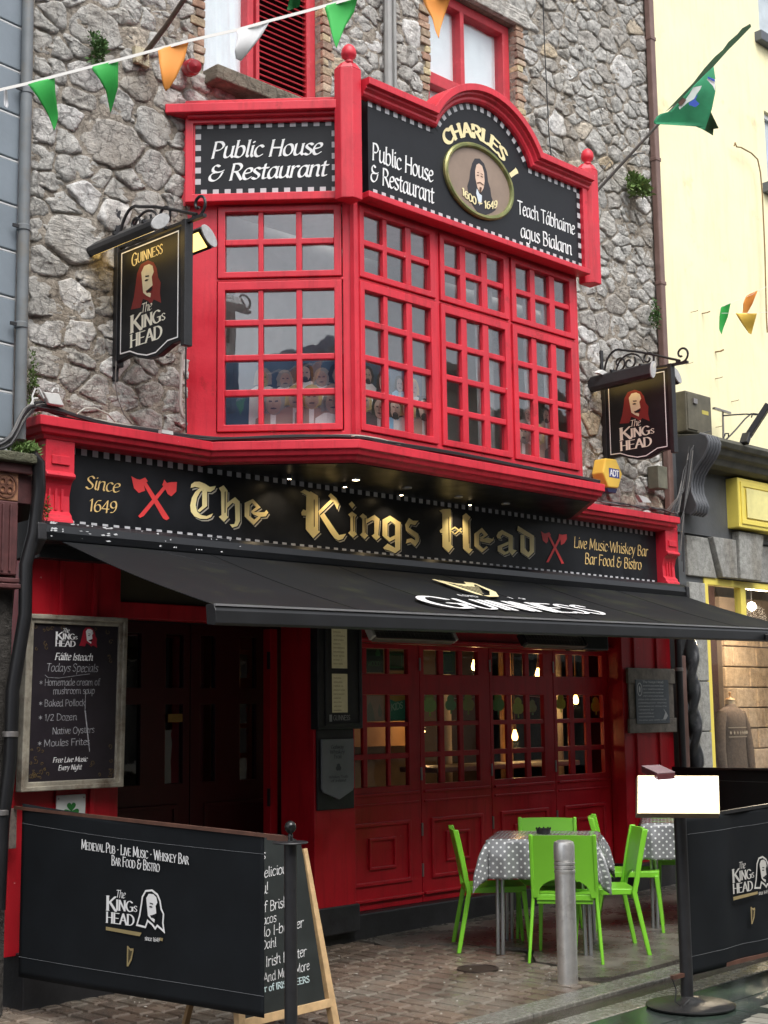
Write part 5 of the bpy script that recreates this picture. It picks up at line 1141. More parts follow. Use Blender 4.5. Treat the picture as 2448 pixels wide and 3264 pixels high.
# slate plaque on weathered boards, right pilaster
t = thing('history_plaque', (11.2, 7.55, 1.5), 'slate plaque in white lettering on a weathered wooden frame, on the right red pilaster', 'plaque')
GW = mat('weathered_grey_wood', (.20, .18, .155), rough=.8, var=.35, vs=12, bump=.5, bs=40)
for a0, a1, b0, b1, d in ((10.83, 11.60, 1.93, 2.072, .028), (10.83, 11.60, 1.478, 1.61, .028), (10.85, 10.99, 1.61, 1.93, .018), (11.43, 11.58, 1.61, 1.93, .018)): MB().box(FX(7.56), a0, a1, b0, b1, -.0, d).build('board', GW, t, bev=.005)
Fz = FX(7.525)
MB().box(Fz, 10.935, 11.475, 1.56, 1.965, -.012, 0).build('slate', mat('blue_slate', (.10, .12, .14), rough=.5, var=.15, vs=9, bump=.2), t, bev=.003)
m = MB(); ls = ['The Kings Head']+[scrib(n) for n in (24, 26, 14, 24, 26, 26, 25, 12, 8, 18, 24)]
for k, s in enumerate(ls): write(m, Fz, s, 11.045 if k < 5 else 10.965, 1.935-k*.0315, .020 if k == 0 else .015, width=(.34 if k < 5 else (.46 if k < 8 else .25 if k < 11 else .44)), d=.001, w=1.0, con=.5)
m.sweep(Fz, [(10.995+.036*math.cos(2*PI*k/20), 1.875+.058*math.sin(2*PI*k/20)) for k in range(20)], [(-.004, .0), (-.004, .001), (.004, .001), (.004, .0)], closed=True)
m.flat(Fz, [(10.985, 1.90), (11.0, 1.905), (11.01, 1.88), (11.003, 1.85), (10.985, 1.85), (10.98, 1.88)], .001); m.flat(Fz, [(11.36, 1.60), (11.40, 1.66), (11.37, 1.70), (11.42, 1.66), (11.44, 1.63), (11.41, 1.60)], .0012)
m.build('lettering', mat('slate_lettering', (.55, .57, .58), rough=.6), t)
# ================================================================== HANGING SIGNS
HAIR=[(0.296,0.596),(0.361,0.566),(0.394,0.518),(0.409,0.455),(0.438,0.416),(0.431,0.345),(0.445,0.278),(0.408,0.298),(0.365,0.319),(0.339,0.293),(0.301,0.324),(0.247,0.349),(0.221,0.295),(0.116,0.304),(0.148,0.381),(0.168,0.47),(0.18,0.535),(0.22,0.586)]
FACE=[(0.313,0.567),(0.351,0.545),(0.364,0.502),(0.343,0.474),(0.353,0.415),(0.323,0.405),(0.3,0.397),(0.278,0.395),(0.289,0.376),(0.311,0.375),(0.336,0.366),(0.33,0.339),(0.29,0.36),(0.251,0.388),(0.239,0.461),(0.228,0.53),(0.259,0.566)]
FEAT=[[(0.272,0.497),(0.314,0.492),(0.315,0.482),(0.276,0.487)],[(0.268,0.468),(0.288,0.471),(0.311,0.463),(0.299,0.457),(0.272,0.459)],[(0.289,0.391),(0.321,0.401),(0.348,0.406),(0.353,0.395),(0.338,0.382),(0.305,0.378)]]
HAIRRED = mat('auburn_print', (.20, .018, .018), rough=.5); FACEP = mat('pale_face_print', (.74, .68, .50), rough=.5)
def logo_words(mb, F, x, z, s, d):
    """The KINGs HEAD: x,z = lower left of HEAD, s = overall width"""
    q = s/.40
    write(mb, F, 'HEAD', x, z, .085*q, width=.345*q, w=1.5, con=.35, ang=8, serif=.75, d=d)
    write(mb, F, 'K', x, z+.098*q, .115*q, width=.125*q, w=1.5, con=.35, ang=8, serif=.75, d=d)
    write(mb, F, 'ING', x+.118*q, z+.108*q, .082*q, width=.215*q, w=1.5, con=.35, ang=8, serif=.7, d=d)
    write(mb, F, 'S', x+.338*q, z+.112*q, .045*q, width=.04*q, w=1.4, con=.4, ang=8, d=d)
    write(mb, F, 'The', x+.115*q, z+.208*q, .060*q, width=.115*q, w=1.1, con=.3, ang=35, slant=.2, d=d)
def logo_face(F, parent, ox, oz, k, d, hair=HAIRRED, face=FACEP, outline=None):
    T = lambda P: [(ox+(a-.116)*k, oz+(b-.278)*k) for a, b in P]
    if outline:
        m = MB(); m.sweep(F, T(HAIR), [(-.005, d), (-.005, d+.001), (.005, d+.001), (.005, d)], closed=True); m.build('logo_outline', outline, parent)
    else:
        m = MB(); m.flat(F, T(HAIR), d); m.build('logo_hair', hair, parent)
    m = MB(); m.flat(F, T(FACE), d+.0012); m.build('logo_face', face, parent)
    m = MB(); [m.flat(F, T(p), d+.0022) for p in FEAT]; m.build('logo_features', SIGNBLK, parent)
IRON = mat('wrought_iron', (.016, .016, .018), rough=.45, var=.3, bump=.2, bs=60)
def scroll(c, r, turns, a0, F, dirn=1, n=26, end=.22):
    return [F.p(c[0]+r*(1-(1-end)*t/n)*math.cos(a0+dirn*2*PI*turns*t/n), c[1]+r*(1-(1-end)*t/n)*math.sin(a0+dirn*2*PI*turns*t/n), 0) for t in range(n+1)]
def hanging_sign(X, lab, guin, lampfront):
    t = thing('hanging_sign', (X, 7.25, 4.0), lab, 'pub sign', 'hanging pub signs')
    F = Fr((X, 7.567, 4.0), (0, -1, 0), (0, 0, 1), (-1, 0, 0))          # a: from wall outwards
    a0, a1 = -.055, .685
    low = [(-.055, .0), (.111, .018), (.2, -.016), (.297, -.042), (.414, -.044), (.569, .005), (.685, .010)]
    MB().prism(F, low+[(.685, .755), (-.055, .755)], -.045, 0).build('sign_board', SIGNBLK, t, bev=.004)
    for a in (-.075, .66): MB().box(F, a, a+.04, -.03, .79, -.055, .010).build('side_rail', IRON, t, bev=.004)
    wav = [(.005, .045), (.111, .043), (.199, .008), (.297, -.019), (.392, -.019), (.517, .034), (.62, .036)]
    m = MB(); m.sweep(F, wav+[(.62, .728), (.005, .728)], [(-.004, .001), (-.004, .0025), (.004, .0025), (.004, .001)], closed=True); m.build('border_line', WHITE, t)
    logo_face(F, t, .116, .295, 1.0, .0015)
    m = MB(); logo_words(m, F, .112, .065, .40, .0015); m.build('lettering', mat('ivory_lettering', (.80, .78, .66), rough=.5), t)
    if guin:
        m = MB(); write(m, F, 'G', .118, .612, .085, width=.062, w=1.2, con=.4, ang=10, d=.0015); write(m, F, 'UINNESS', .182, .622, .064, width=.275, w=1.2, con=.4, ang=10, serif=.4, d=.0015); m.build('brewer_lettering', CREAM, t)
    # bracket
    m = MB(); m.bar(F.p(-.07, .79, -.02), F.p(.86, .775, -.02), .028, .022); m.build('bracket_bar', IRON, t)
    MB().box(F, -.092, -.07, -.12, 1.06, -.04, .0).build('wall_bar', IRON, t, bev=.003)
    m = MB(); P = []
    for k in range(9): a = PI-k*(PI*.62)/8; P.append(F.p(.10+.155*math.cos(a), .80+.235*math.sin(a), -.02))
    P += [F.p(.35, .965, -.02), F.p(.55, .89, -.02), F.p(.78, .80, -.02)]
    m.tube(P, .011, 6); m.build('bracket_arch', IRON, t, smooth=True)
    for c, r, tn, s0, dr in (((.12, .90), .085, 1.1, PI*1.2, 1), ((.235, .885), .07, 1.0, PI*.2, -1), ((.44, .885), .07, 1.2, -PI*.3, 1), ((.80, .86), .085, 1.15, -PI*.75, 1)):
        m = MB(); m.tube(scroll(c, r, tn, s0, Fr(F.p(0, 0, -.02), F.u, F.v, F.n), dr), .010, 6); m.build('scroll', IRON, t, smooth=True)
    m = MB(); m.tube([F.p(.24+.16*math.cos(a), .80+.165*math.sin(a), -.02) for a in [PI-k*PI*.9/10 for k in range(11)]], .009, 6); m.build('inner_arch', IRON, t, smooth=True)
    # trough lamps either side, tilted down at the board
    for sgn in (1, -1):
        d0 = .035 if sgn > 0 else -.08
        n = Vector((-1, 0, 0))*sgn
        c0 = F.p(-.10 if sgn > 0 else .0, (.735 if guin else .70), 0)+n*(.14 if sgn > 0 else .22); c1 = F.p(.625 if guin else .60, (.735 if guin else .715), 0)+n*(.14 if sgn > 0 else .22)
        ax = (c1-c0).normalized(); up = Vector((0, 0, 1)); dn = (-n*((.62 if guin else .97) if sgn > 0 else .75)-up*((.78 if guin else .25) if sgn > 0 else .66)).normalized(); wd = ax.cross(dn).normalized()
        FL = Fr(c0, wd, -dn, ax); L = (c1-c0).length
        sh = [(-.075, -.01), (-.075, .03), (-.05, .052), (.05, .052), (.075, .03), (.075, -.01)]
        MB().prism(FL, sh, 0, L).build('lamp_trough', BLKM, t, bev=.004)
        MB().box(FL, -.055, .055, -.013, -.0105, .03, L-.03).build('lamp_strip', mat('warm_strip_glow', (1, .8, .4), emit=(1, .66, .18), es=1.6), t)
        ov_ = [(.082*math.cos(2*PI*k/20)*1.0, .02+.042*math.sin(2*PI*k/20)) for k in range(20)]
        MB().prism(FL, ov_, L, L+.014).build('end_cap', mat('pale_end_cap', (.42, .42, .42), rough=.4, var=.2, vs=30), t, bev=.003)
        MB().prism(FL, ov_, -.014, 0).build('end_cap', BLKM, t, bev=.003)
        m = MB(); m.bar(F.p(.16, .79, -.02), F.p(.16, .79, -.02)+n*.20, .02, .02); m.build('lamp_arm', IRON, t)
        m = MB(); m.bar(F.p(.48, .785, -.02), F.p(.48, .785, -.02)+n*.20, .02, .02); m.build('lamp_arm', IRON, t)
    return t
hanging_sign(5.249, 'left hanging pub sign with GUINNESS above the red-haired head, lit from above', True, 1)
hanging_sign(10.728, 'right hanging pub sign without the brewer name, hung near the yellow wall', False, 1)
for X, e in ((5.249, .8), (10.728, .2)):
    l = bpy.data.lights.new('sign_trough_light', 'AREA'); l.energy = e; l.color = (1, .75, .38); l.shape = 'RECTANGLE'; l.size = .6; l.size_y = .04
    lo = bpy.data.objects.new('sign_trough_light', l); col.objects.link(lo); lo.location = (X-.15, 7.24, 4.765); lo.rotation_euler = Vector((-.8, 0, .62)).to_track_quat('Z', 'Y').to_euler()

# ================================================================== CHALKBOARD MENU on the left pilaster
t = thing('menu_board', (4.9, 7.5, 1.25), 'framed black menu board with chalked specials hanging on the left red pilaster', 'menu board')
FBd = Fr((4.525, 7.50, 1.25), (1, 0, .0), (.017, 0, 1), (0, -1, 0)); bw, bh = .727, 1.055
FRM = mat('aged_silver_frame', (.34, .31, .25), rough=.42, var=.35, vs=10, bump=.3, bs=30, metal=.25, c2=(.14, .10, .07), c2s=7, c2lo=.5, c2hi=.7)
MB().box(FBd, .02, bw-.02, .02, bh-.02, -.03, .006).build('blackboard', mat('printed_blackboard', (.022, .018, .023), rough=.28, var=.2), t)
MB().ring(FBd, 0, bw, 0, bh, .03, -.03, .035).build('outer_frame', FRM, t, bev=.006); MB().ring(FBd, .026, bw-.026, .026, bh-.026, .03, -.02, .022).build('inner_frame', FRM, t, bev=.006)
Fc = FBd.at(.0, .0, .0075)
m = MB(); logo_words(m, Fc, .215, .865, .165, 0); write(m, Fc, 'Fáilte Isteach'.replace('á', 'á'), .215, .782, .042, width=.27, w=1.3, con=.3, ang=35, slant=.2, d=0)
write(m, Fc, 'Free Live Music', .225, .165, .03, width=.245, w=1.2, con=.3, slant=.2, d=0); write(m, Fc, 'Every Night', .265, .118, .03, width=.165, w=1.2, con=.3, slant=.2, d=0)
m.build('printed_lettering', WHITE, t)
logo_face(Fc, t, .385, .862, .40, .0, hair=mat('crimson_print', (.35, .012, .03), rough=.5), face=WHITE)
CHALK = mat('chalk', (.34, .34, .36), rough=.9, var=.4, vs=60); CHB = mat('white_chalk', (.62, .62, .62), rough=.9, var=.3, vs=60)
m = MB(); K = dict(w=.62, con=.8, jit=.25, d=0)
write(m, Fc, 'Todays Specials', .155, .712, .048, width=.37, slant=.15, **K)
for s, x, z, w_ in (('* Homemade cream of', .115, .625, .43), ('mushroom soup', .21, .575, .30), ('* Baked Pollock', .115, .500, .33), ('* 1/2 Dozen', .115, .415, .27), ('Native Oysters', .215, .335, .30), ('* Moules Frites', .115, .262, .37)):
    write(m, Fc, s, x, z, .040, width=w_, rise=.01, **K)
m.tube([Fc.p(a, b, .0) for a, b in ((.15, .69), (.17, .675), (.25, .672), (.40, .692), (.47, .70))], .0015, 4)
m.build('chalk_writing', CHALK, t)
m = MB(); m.add([Fc.p(a, b, .001) for a, b in ((.438, .475), (.447, .475), (.487, .225), (.482, .222))], [(0, 1, 2, 3)]); m.add([Fc.p(a, b, .001) for a, b in ((.44, .60), (.443, .60), (.444, .48), (.440, .48))], [(0, 1, 2, 3)]); m.build('wiped_streak', CHALK, t)
m = MB(); rnd = random.Random(4)
for k in range(46):
    q = rnd.choice([0, 0, 1, 2, 3]); a = rnd.random()**1.6*.20; b = rnd.random()**1.6*.20
    if a+b > .24: continue
    cx = .075+a if q in (0, 2) else bw-.075-a; cz = .075+b if q in (0, 1) else bh-.075-b; r = rnd.uniform(.008, .018); s0 = rnd.random()*6
    m.tube([Fc.p(cx+r*(1-.7*j/9)*math.cos(s0+j*.6), cz+r*(1-.7*j/9)*math.sin(s0+j*.6), -.0003) for j in range(10)], .0022, 4)
tag(m.build('scroll_ornament', mat('dull_gold_print', (.10, .065, .025), rough=.5), t), kind='stuff')
# shamrock plate
t = thing('shamrock_sign', (4.92, 7.55, 1.05), 'white enamel plate with a green shamrock below the menu board', 'sign')
Fq = FX(7.548)
MB().box(Fq, 4.82, 5.03, .98, 1.215, -.012, 0).build('plate', mat('white_enamel', (.62, .64, .62), rough=.35, var=.08), t, bev=.006)
m = MB()
def heart(cx, cz, r, a0):
    P = []
    for k in range(28):
        q = 2*PI*k/28; X = 16*math.sin(q)**3/16; Z = (13*math.cos(q)-5*math.cos(2*q)-2*math.cos(3*q)-math.cos(4*q))/16
        Z += .9; P.append((cx+r*(X*math.cos(a0)-Z*math.sin(a0)), cz+r*(X*math.sin(a0)+Z*math.cos(a0))))
    return P
for k, a in enumerate((0, 2.0, -2.0)): m.flat(Fq, heart(4.925, 1.115, .032, a), .002+k*.0002)
m.flat(Fq, [(4.92, 1.11), (4.93, 1.11), (4.945, 1.03), (4.93, 1.03)], .0018); m.build('shamrock', mat('leaf_green_print', (.02, .16, .03), rough=.5), t)
for a in (4.835, 5.015): MB().lathe(Fq.p(a, 1.195, 0), [(.0, 0), (.006, 0), (.005, .003), (.0, .004)], 8, ax=(0, -1, 0), cap=False).build('screw', HINGE, t)
t = thing('utility_bracket', (4.52, 7.45, .9), 'rusty steel bracket on the pilaster edge holding the barrier', 'bracket')
MB().box(FX(7.47), 4.455, 4.505, .93, 1.16, -.02, .0).build('plate', mat('rusty_steel', (.16, .13, .11), rough=.6, var=.4, vs=25, bump=.3), t, bev=.003)

# ================================================================== BARRIERS
def banner(nm, P0, u, L, zt0, zt1, zb0, zb1, lab, wave, seedk, folds=0.0):
    t = thing(nm, (P0[0]+u[0]*L/2, P0[1]+u[1]*L/2, 0), lab, 'barrier', 'black windbreak barriers')
    u = Vector(u).normalized(); n = Vector((u.y, -u.x, 0))
    def off(a, k): return wave*math.sin(a*3.1+seedk)+folds*(math.sin(a*17+k*2.1)*.5+math.sin(a*9-k*1.3))*(.35+.65*k)*.5
    def fn(x, y, s):
        a = L*x; top = zt0+(zt1-zt0)*x-.016*math.sin(PI*x); bot = zb0+(zb1-zb0)*x
        p = Vector(P0)+u*a; k = abs(y-.5)*2
        return Vector((p.x, p.y, bot+(top-bot)*y))+n*(off(a, 1-k*.6)+.004*s)
    m = MB(); m.slab(fn, 60, 26, .004); b = m.build('banner', BLKF, t, smooth='all')
    ST = mat('grey_stitching', (.16, .17, .18), rough=.8)
    for q in (.115, .885):
        m = MB(); 
        m.tube([fn(k/60, q, 1)+n*.0012 for k in range(61)], .0011, 4); m.build('stitched_seam', ST, t)
    return t, n
u1 = (.1036, -.9946, 0)
t, n1 = banner('barrier', (4.50, 7.40, 0), u1, 1.93, 1.19, 1.10, .215, .215, 'black fabric barrier lettered MEDIEVAL PUB between the wall and the black post', .006, 0)
m = MB(); m.bar((4.49, 7.47, 1.165), (4.715, 5.36, 1.085), .018, .018); m.build('top_rail', mat('rusty_rail', (.10, .045, .03), rough=.6, var=.4), t)
m = MB(); m.bar((4.705, 5.45, 1.083), (4.718, 5.31, 1.078), .03, .026); m.build('rail_end', MATS['rusty_rail'], t)
F1b = Fr((4.50, 7.40, 0), u1, (0, 0, 1), n1 if n1.x < 0 else -n1)
if n1.x > 0: pass
F1b = Fr(F1b.p(0, 0, .012), F1b.u, F1b.v, F1b.n)
SC = dict(w=1.35, con=.4, ang=12, serif=.5, small=.78)
m = MB(); write(m, F1b, 'Medieval Pub • Live Music • Whiskey Bar', .545, .958, .052, width=.86, d=0, rise=-.045, **SC); write(m, F1b, 'Bar Food & Bistro', .80, .885, .052, width=.385, d=0, rise=-.04, **SC)
logo_words(m, F1b, .762, .578, .265, 0); write(m, F1b, 'since 1649', 1.075, .512, .022, width=.115, w=1.2, con=.4, d=0)
m.build('lettering', WHITE, t)
logo_face(F1b, t, 1.012, .568, .64, 0, face=WHITE, outline=WHITE)
OCH = mat('ochre_print', (.30, .235, .11), rough=.6)
m = MB(); m.flat(F1b, [(.762, .556), (1.05, .548), (1.035, .528), (.762, .538)], 0); m.flat(F1b, [(1.19, .535), (1.215, .534), (1.212, .518), (1.19, .52)], 0); m.build('underline', OCH, t)
def harp(F, x, z, h, parent, mt, d=0):
    m = MB(); H = lambda P, e=0: m.flat(F, [(x+a*h, z+b*h) for a, b in P], d+e)
    H([(0, 1), (.12, 1), (.10, .08), (.0, .0)]); H([(.05, 1), (.25, .90), (.5, .92), (.5, .80), (.28, .78), (.08, .9)], .0003); H([(.0, .0), (.12, .0), (.38, .35), (.5, .8), (.42, .8), (.28, .40), (.08, .12)], .0006)
    for k in range(4): H([(.15+k*.07, .82), (.165+k*.07, .82), (.165+k*.07, .22+k*.12), (.15+k*.07, .2+k*.12)], .0002)
    m.build('harp_emblem', mt, parent)
harp(F1b, .935, .365, .105, t, OCH)
# black post with ball finial
t = thing('barrier_post', (4.719, 5.305, gz(4.7)), 'black stanchion with a ball top at the corner of the lettered barrier', 'post')
m = MB(); m.lathe((4.719, 5.305, 0), [(.032, .02), (.032, 1.055)], 18); m.build('pole', BLKM, t, smooth=True)
m = MB(); m.lathe((4.719, 5.305, 0), [(.0, 1.055), (.085, 1.058), (.088, 1.062), (.085, 1.066), (.0, 1.070)], 28, cap=False); m.build('top_plate', BLKM, t, smooth=True)
m = MB(); m.lathe((4.719, 5.305, 1.07), [(.016, 0), (.012, .012), (.013, .03), (.008, .035), (.018, .042), (.027, .055), (.029, .070), (.024, .085), (.012, .095), (.0, .098)], 20, cap=False); m.build('ball_finial', mat('polished_black_ball', (.03, .03, .03), rough=.18, metal=.6), t, smooth='all')
m = MB(); m.lathe((4.719, 5.305, 0), [(.0, .0), (.25, .0), (.25, .015), (.06, .035), (.0, .035)], 32, cap=False); m.build('base', BLKM, t, smooth=True)
# right barrier along the kerb
t, n2 = banner('barrier', (7.10, 4.60, 0), (1, .0, 0), 1.9, 1.075, 1.13, .195, .185, 'black creased fabric barrier with the white head emblem, along the kerb at right', .006, 1.5, folds=.022)
m = MB(); m.bar((7.09, 4.60, 1.06), (9.0, 4.60, 1.115), .02, .02); m.build('top_rail', BLKM, t)
m = MB(); m.bar((6.93, 4.60, .205), (9.0, 4.60, .20), .022, .022); m.build('bottom_rail', MATS['rusty_rail'], t)
F2b = Fr((0, 4.575, 0), (1, 0, 0), (0, 0, 1), (0, -1, 0))
m = MB(); logo_words(m, F2b, 7.57, .600, .262, 0); write(m, F2b, 'since 1649', 7.86, .565, .022, width=.11, w=1.2, con=.4, d=0); m.build('lettering', mat('greyed_white_print', (.50, .49, .46), rough=.6), t)
logo_face(F2b, t, 7.82, .595, .60, 0, face=MATS['greyed_white_print'], outline=MATS['greyed_white_print'])
m = MB(); m.flat(F2b, [(7.57, .582), (7.85, .588), (7.85, .572), (7.57, .562)], 0); m.build('underline', OCH, t); harp(F2b, 7.76, .405, .10, t, OCH)
t = thing('barrier_post', (7.075, 4.60, gz(7.07)), 'black post on a round flat base at the left end of the right barrier', 'post')
m = MB(); m.lathe((7.075, 4.60, 0), [(.036, .04), (.036, 1.10)], 18); m.build('pole', BLKM, t, smooth=True)
m = MB(); m.lathe((7.075, 4.58, gz(7.07)), [(.0, .0), (.245, .0), (.25, .01), (.235, .016), (.10, .024), (.07, .036), (.045, .055), (.0, .055)], 36, cap=False); m.build('base', mat('wet_black_base', (.03, .03, .03), rough=.25, var=.3, bump=.3, bs=50), t, smooth=True)
m = MB(); m.tube([(6.93, 4.6, .2), (6.95, 4.59, .14), (6.92, 4.58, .08), (6.96, 4.56, .05), (7.02, 4.55, .08)], .004, 6); m.build('wire_loop', IRON, t, smooth=True)
# far barrier running back to the wall
t, n3 = banner('barrier', (11.33, 7.42, 0), (-.93, -2.55, 0), 2.5, 1.165, 1.22, .25, .25, 'plain black barrier running back to the right pilaster behind the menu light box', .01, .7)
m = MB(); m.bar((11.33, 7.42, 1.15), (10.47, 5.07, 1.205), .02, .02); m.build('top_rail', BLKM, t)
# ------------------------------------------------------------------ lit menu box on the post
t = thing('menu_light_box', (6.93, 4.53, 1.1), 'glowing blank white menu light box on the post of the right barrier', 'light box')
TL = Vector(atD(2037, 2478, 7.93)); TR = Vector(atD(2285, 2479, 7.93)); BL = Vector(atD(2036, 2590, 7.80))
Fl = Fr(BL, TR-TL, TL-BL, (TR-TL).cross(TL-BL)); wL = (TR-TL).length; hL = (TL-BL).length
MB().box(Fl, -.012, wL+.012, -.012, hL+.012, -.045, -.002).build('casing', mat('tan_metal_casing', (.20, .15, .10), rough=.4), t, bev=.004)
MB().box(Fl, .0, wL, .0, hL, -.002, .003).build('lit_face', mat('lit_white_face', (.9, .9, .9), rough=.4, emit=(1, 1, .98), es=1.5), t)
MB().ring(Fl, -.008, wL+.008, -.008, hL+.008, .008, -.002, .008).build('rim', mat('brass_rim', (.4, .33, .2), rough=.35, metal=.6), t)
tq = [Vector(atD(x, y, d)) for x, y, d in ((2044, 2443, 8.10), (2102, 2440, 8.14), (2152, 2463, 7.93), (2096, 2467, 7.89))]
dz = Vector((0, 0, -.034)); m = MB(); m.add(tq+[p+dz for p in tq], [(0, 1, 2, 3), (7, 6, 5, 4), (0, 4, 5, 1), (1, 5, 6, 2), (2, 6, 7, 3), (3, 7, 4, 0)]); m.build('lamp_hood', mat('dark_red_hood', (.12, .035, .04), rough=.35, metal=.3), t, bev=.004)
m = MB(); m.add([p+Vector((0, 0, .002)) for p in tq]+[p+Vector((0, 0, .005)) for p in tq], [(0, 1, 2, 3), (7, 6, 5, 4), (0, 4, 5, 1), (1, 5, 6, 2), (2, 6, 7, 3), (3, 7, 4, 0)]); m.build('hood_top', mat('wet_pinkish_metal', (.42, .30, .32), rough=.25, metal=.3), t)
m = MB(); m.tube([Vector((7.075, 4.60, 1.08)), Fl.p(.21, hL+.02, -.06), Fl.p(.20, hL+.03, -.03)], .010, 8); m.build('bracket', BLKM, t, smooth=True)
# ------------------------------------------------------------------ A-board
t = thing('a_board', (5.05, 5.8, gz(5)), 'wooden A-board chalked with the food specials, standing behind the black post', 'sandwich board')
P0 = Vector(atY(830, 3235, 5.75)); P1 = Vector(atY(1040, 3197, 5.79)); Pt = Vector(atY(975, 2712, 5.93))
uu = (P1-P0); uu.z = 0; uu.normalize(); up = Vector((0, 0, 1)); lean = math.atan2(.16, .85)
vv2 = (Vector((-uu.y, uu.x, 0))*math.sin(lean)+up*math.cos(lean)).normalized()
FAb = Fr(P0-uu*.12, uu, vv2, uu.cross(vv2)); wA = .12+(P1-P0).length+.02; hA = .86
FAb = Fr(FAb.o+Vector((0, 0, -.0)), uu, vv2, uu.cross(vv2))
PINE = mat('pine_wood', (.55, .37, .19), rough=.55, var=.22, vs=14, bump=.15, bs=40, c2=(.35, .2, .1), c2s=9, c2lo=.62, c2hi=.7)
BB = mat('green_black_board', (.022, .026, .025), rough=.42, var=.25, vs=6)
tp = []
for k in range(13): a = PI*k/12; tp.append((wA/2+(wA/2-.04)*math.cos(a), .80+.10*math.sin(a)))
MB().prism(FAb, [(.0, .0), (wA-.03, .0), (wA-.045, .76)]+[(min(x, wA-.05), z) for x, z in tp]+[(.04, .76)], -.012, 0).build('blackboard', BB, t)
m = MB(); m.prism(FAb, [(wA-.045, .80), (wA-.015, .80), (wA+.055, -.20), (wA+.005, -.20)], -.03, .010); m.build('leg', PINE, t, bev=.003)
m = MB(); m.prism(FAb, [(.045, .80), (.015, .80), (-.055, -.20), (-.005, -.20)], -.03, .010); m.build('leg', PINE, t, bev=.003)
MB().box(FAb, -.01, wA+.01, -.045, .0, -.02, .012).build('bottom_rail', PINE, t, bev=.003)
bo = -FAb.n
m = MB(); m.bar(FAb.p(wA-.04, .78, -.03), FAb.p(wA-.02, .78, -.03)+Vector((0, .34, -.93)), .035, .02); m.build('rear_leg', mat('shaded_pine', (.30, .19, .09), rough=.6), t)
m = MB(); m.bar(FAb.p(.04, .78, -.03), FAb.p(.02, .78, -.03)+Vector((0, .34, -.93)), .035, .02); m.build('rear_leg', MATS['shaded_pine'], t)
Ft = FAb.at(0, 0, .002); Kc = dict(w=.7, con=.8, jit=.2, d=0)
m = MB()
x_ = .12
for s, a, b, h_, w_ in (('Guinness', .03, .755, .050, .27), ('delicious', .235, .672, .050, .24), ('you!', .17, .585, .060, .12), ('Beef Brisket', .14, .495, .050, .33), ('Tacos', .18, .435, .045, .14), ('Kilo I-burger', .15, .372, .048, .37), ('Dahl', .185, .312, .045, .11), ('Irish Platter', .20, .225, .050, .31), ('And Much More', .17, .150, .045, .35)):
    write(m, Ft, s, a, b, h_, width=w_, rise=.05, slant=.18, **Kc)
m.build('chalk_writing', CHB, t)
m = MB(); write(m, Ft, 'r of IRISH BEERS', .17, .105, .032, width=.34, w=1.3, con=.4, serif=.4, d=0); m.build('printed_lettering', mat('mint_white_print', (.55, .68, .68), rough=.6), t)

# ================================================================== BOLLARD
bx, by = 7.168, 5.51; z0 = gz(bx)
t = thing('bollard', (bx, by, z0), 'brushed steel bollard with three ring grooves in front of the green chair', 'bollard')
STEEL = mat('brushed_steel', (.80, .79, .77), rough=.34, metal=.80, var=.12, vs=14, bump=.06, bs=90, c2=(.30, .27, .24), c2s=5, c2lo=.52, c2hi=.8)
m = MB(); m.lathe((bx, by, z0), [(.0625, .0), (.0625, .655)], 32, cap=False); m.build('column', STEEL, t, smooth=True)
pr = [(.0625, .655)]
for k in range(3): zz = .662+k*.024; pr += [(.0655, zz), (.0655, zz+.014), (.060, zz+.017), (.060, zz+.022)]
pr += [(.0655, .736), (.0655, .825), (.060, .845), (.04, .855), (.0, .858)]
m = MB(); m.lathe((bx, by, z0), pr, 32, cap=False); m.build('cap', STEEL, t, smooth=True)

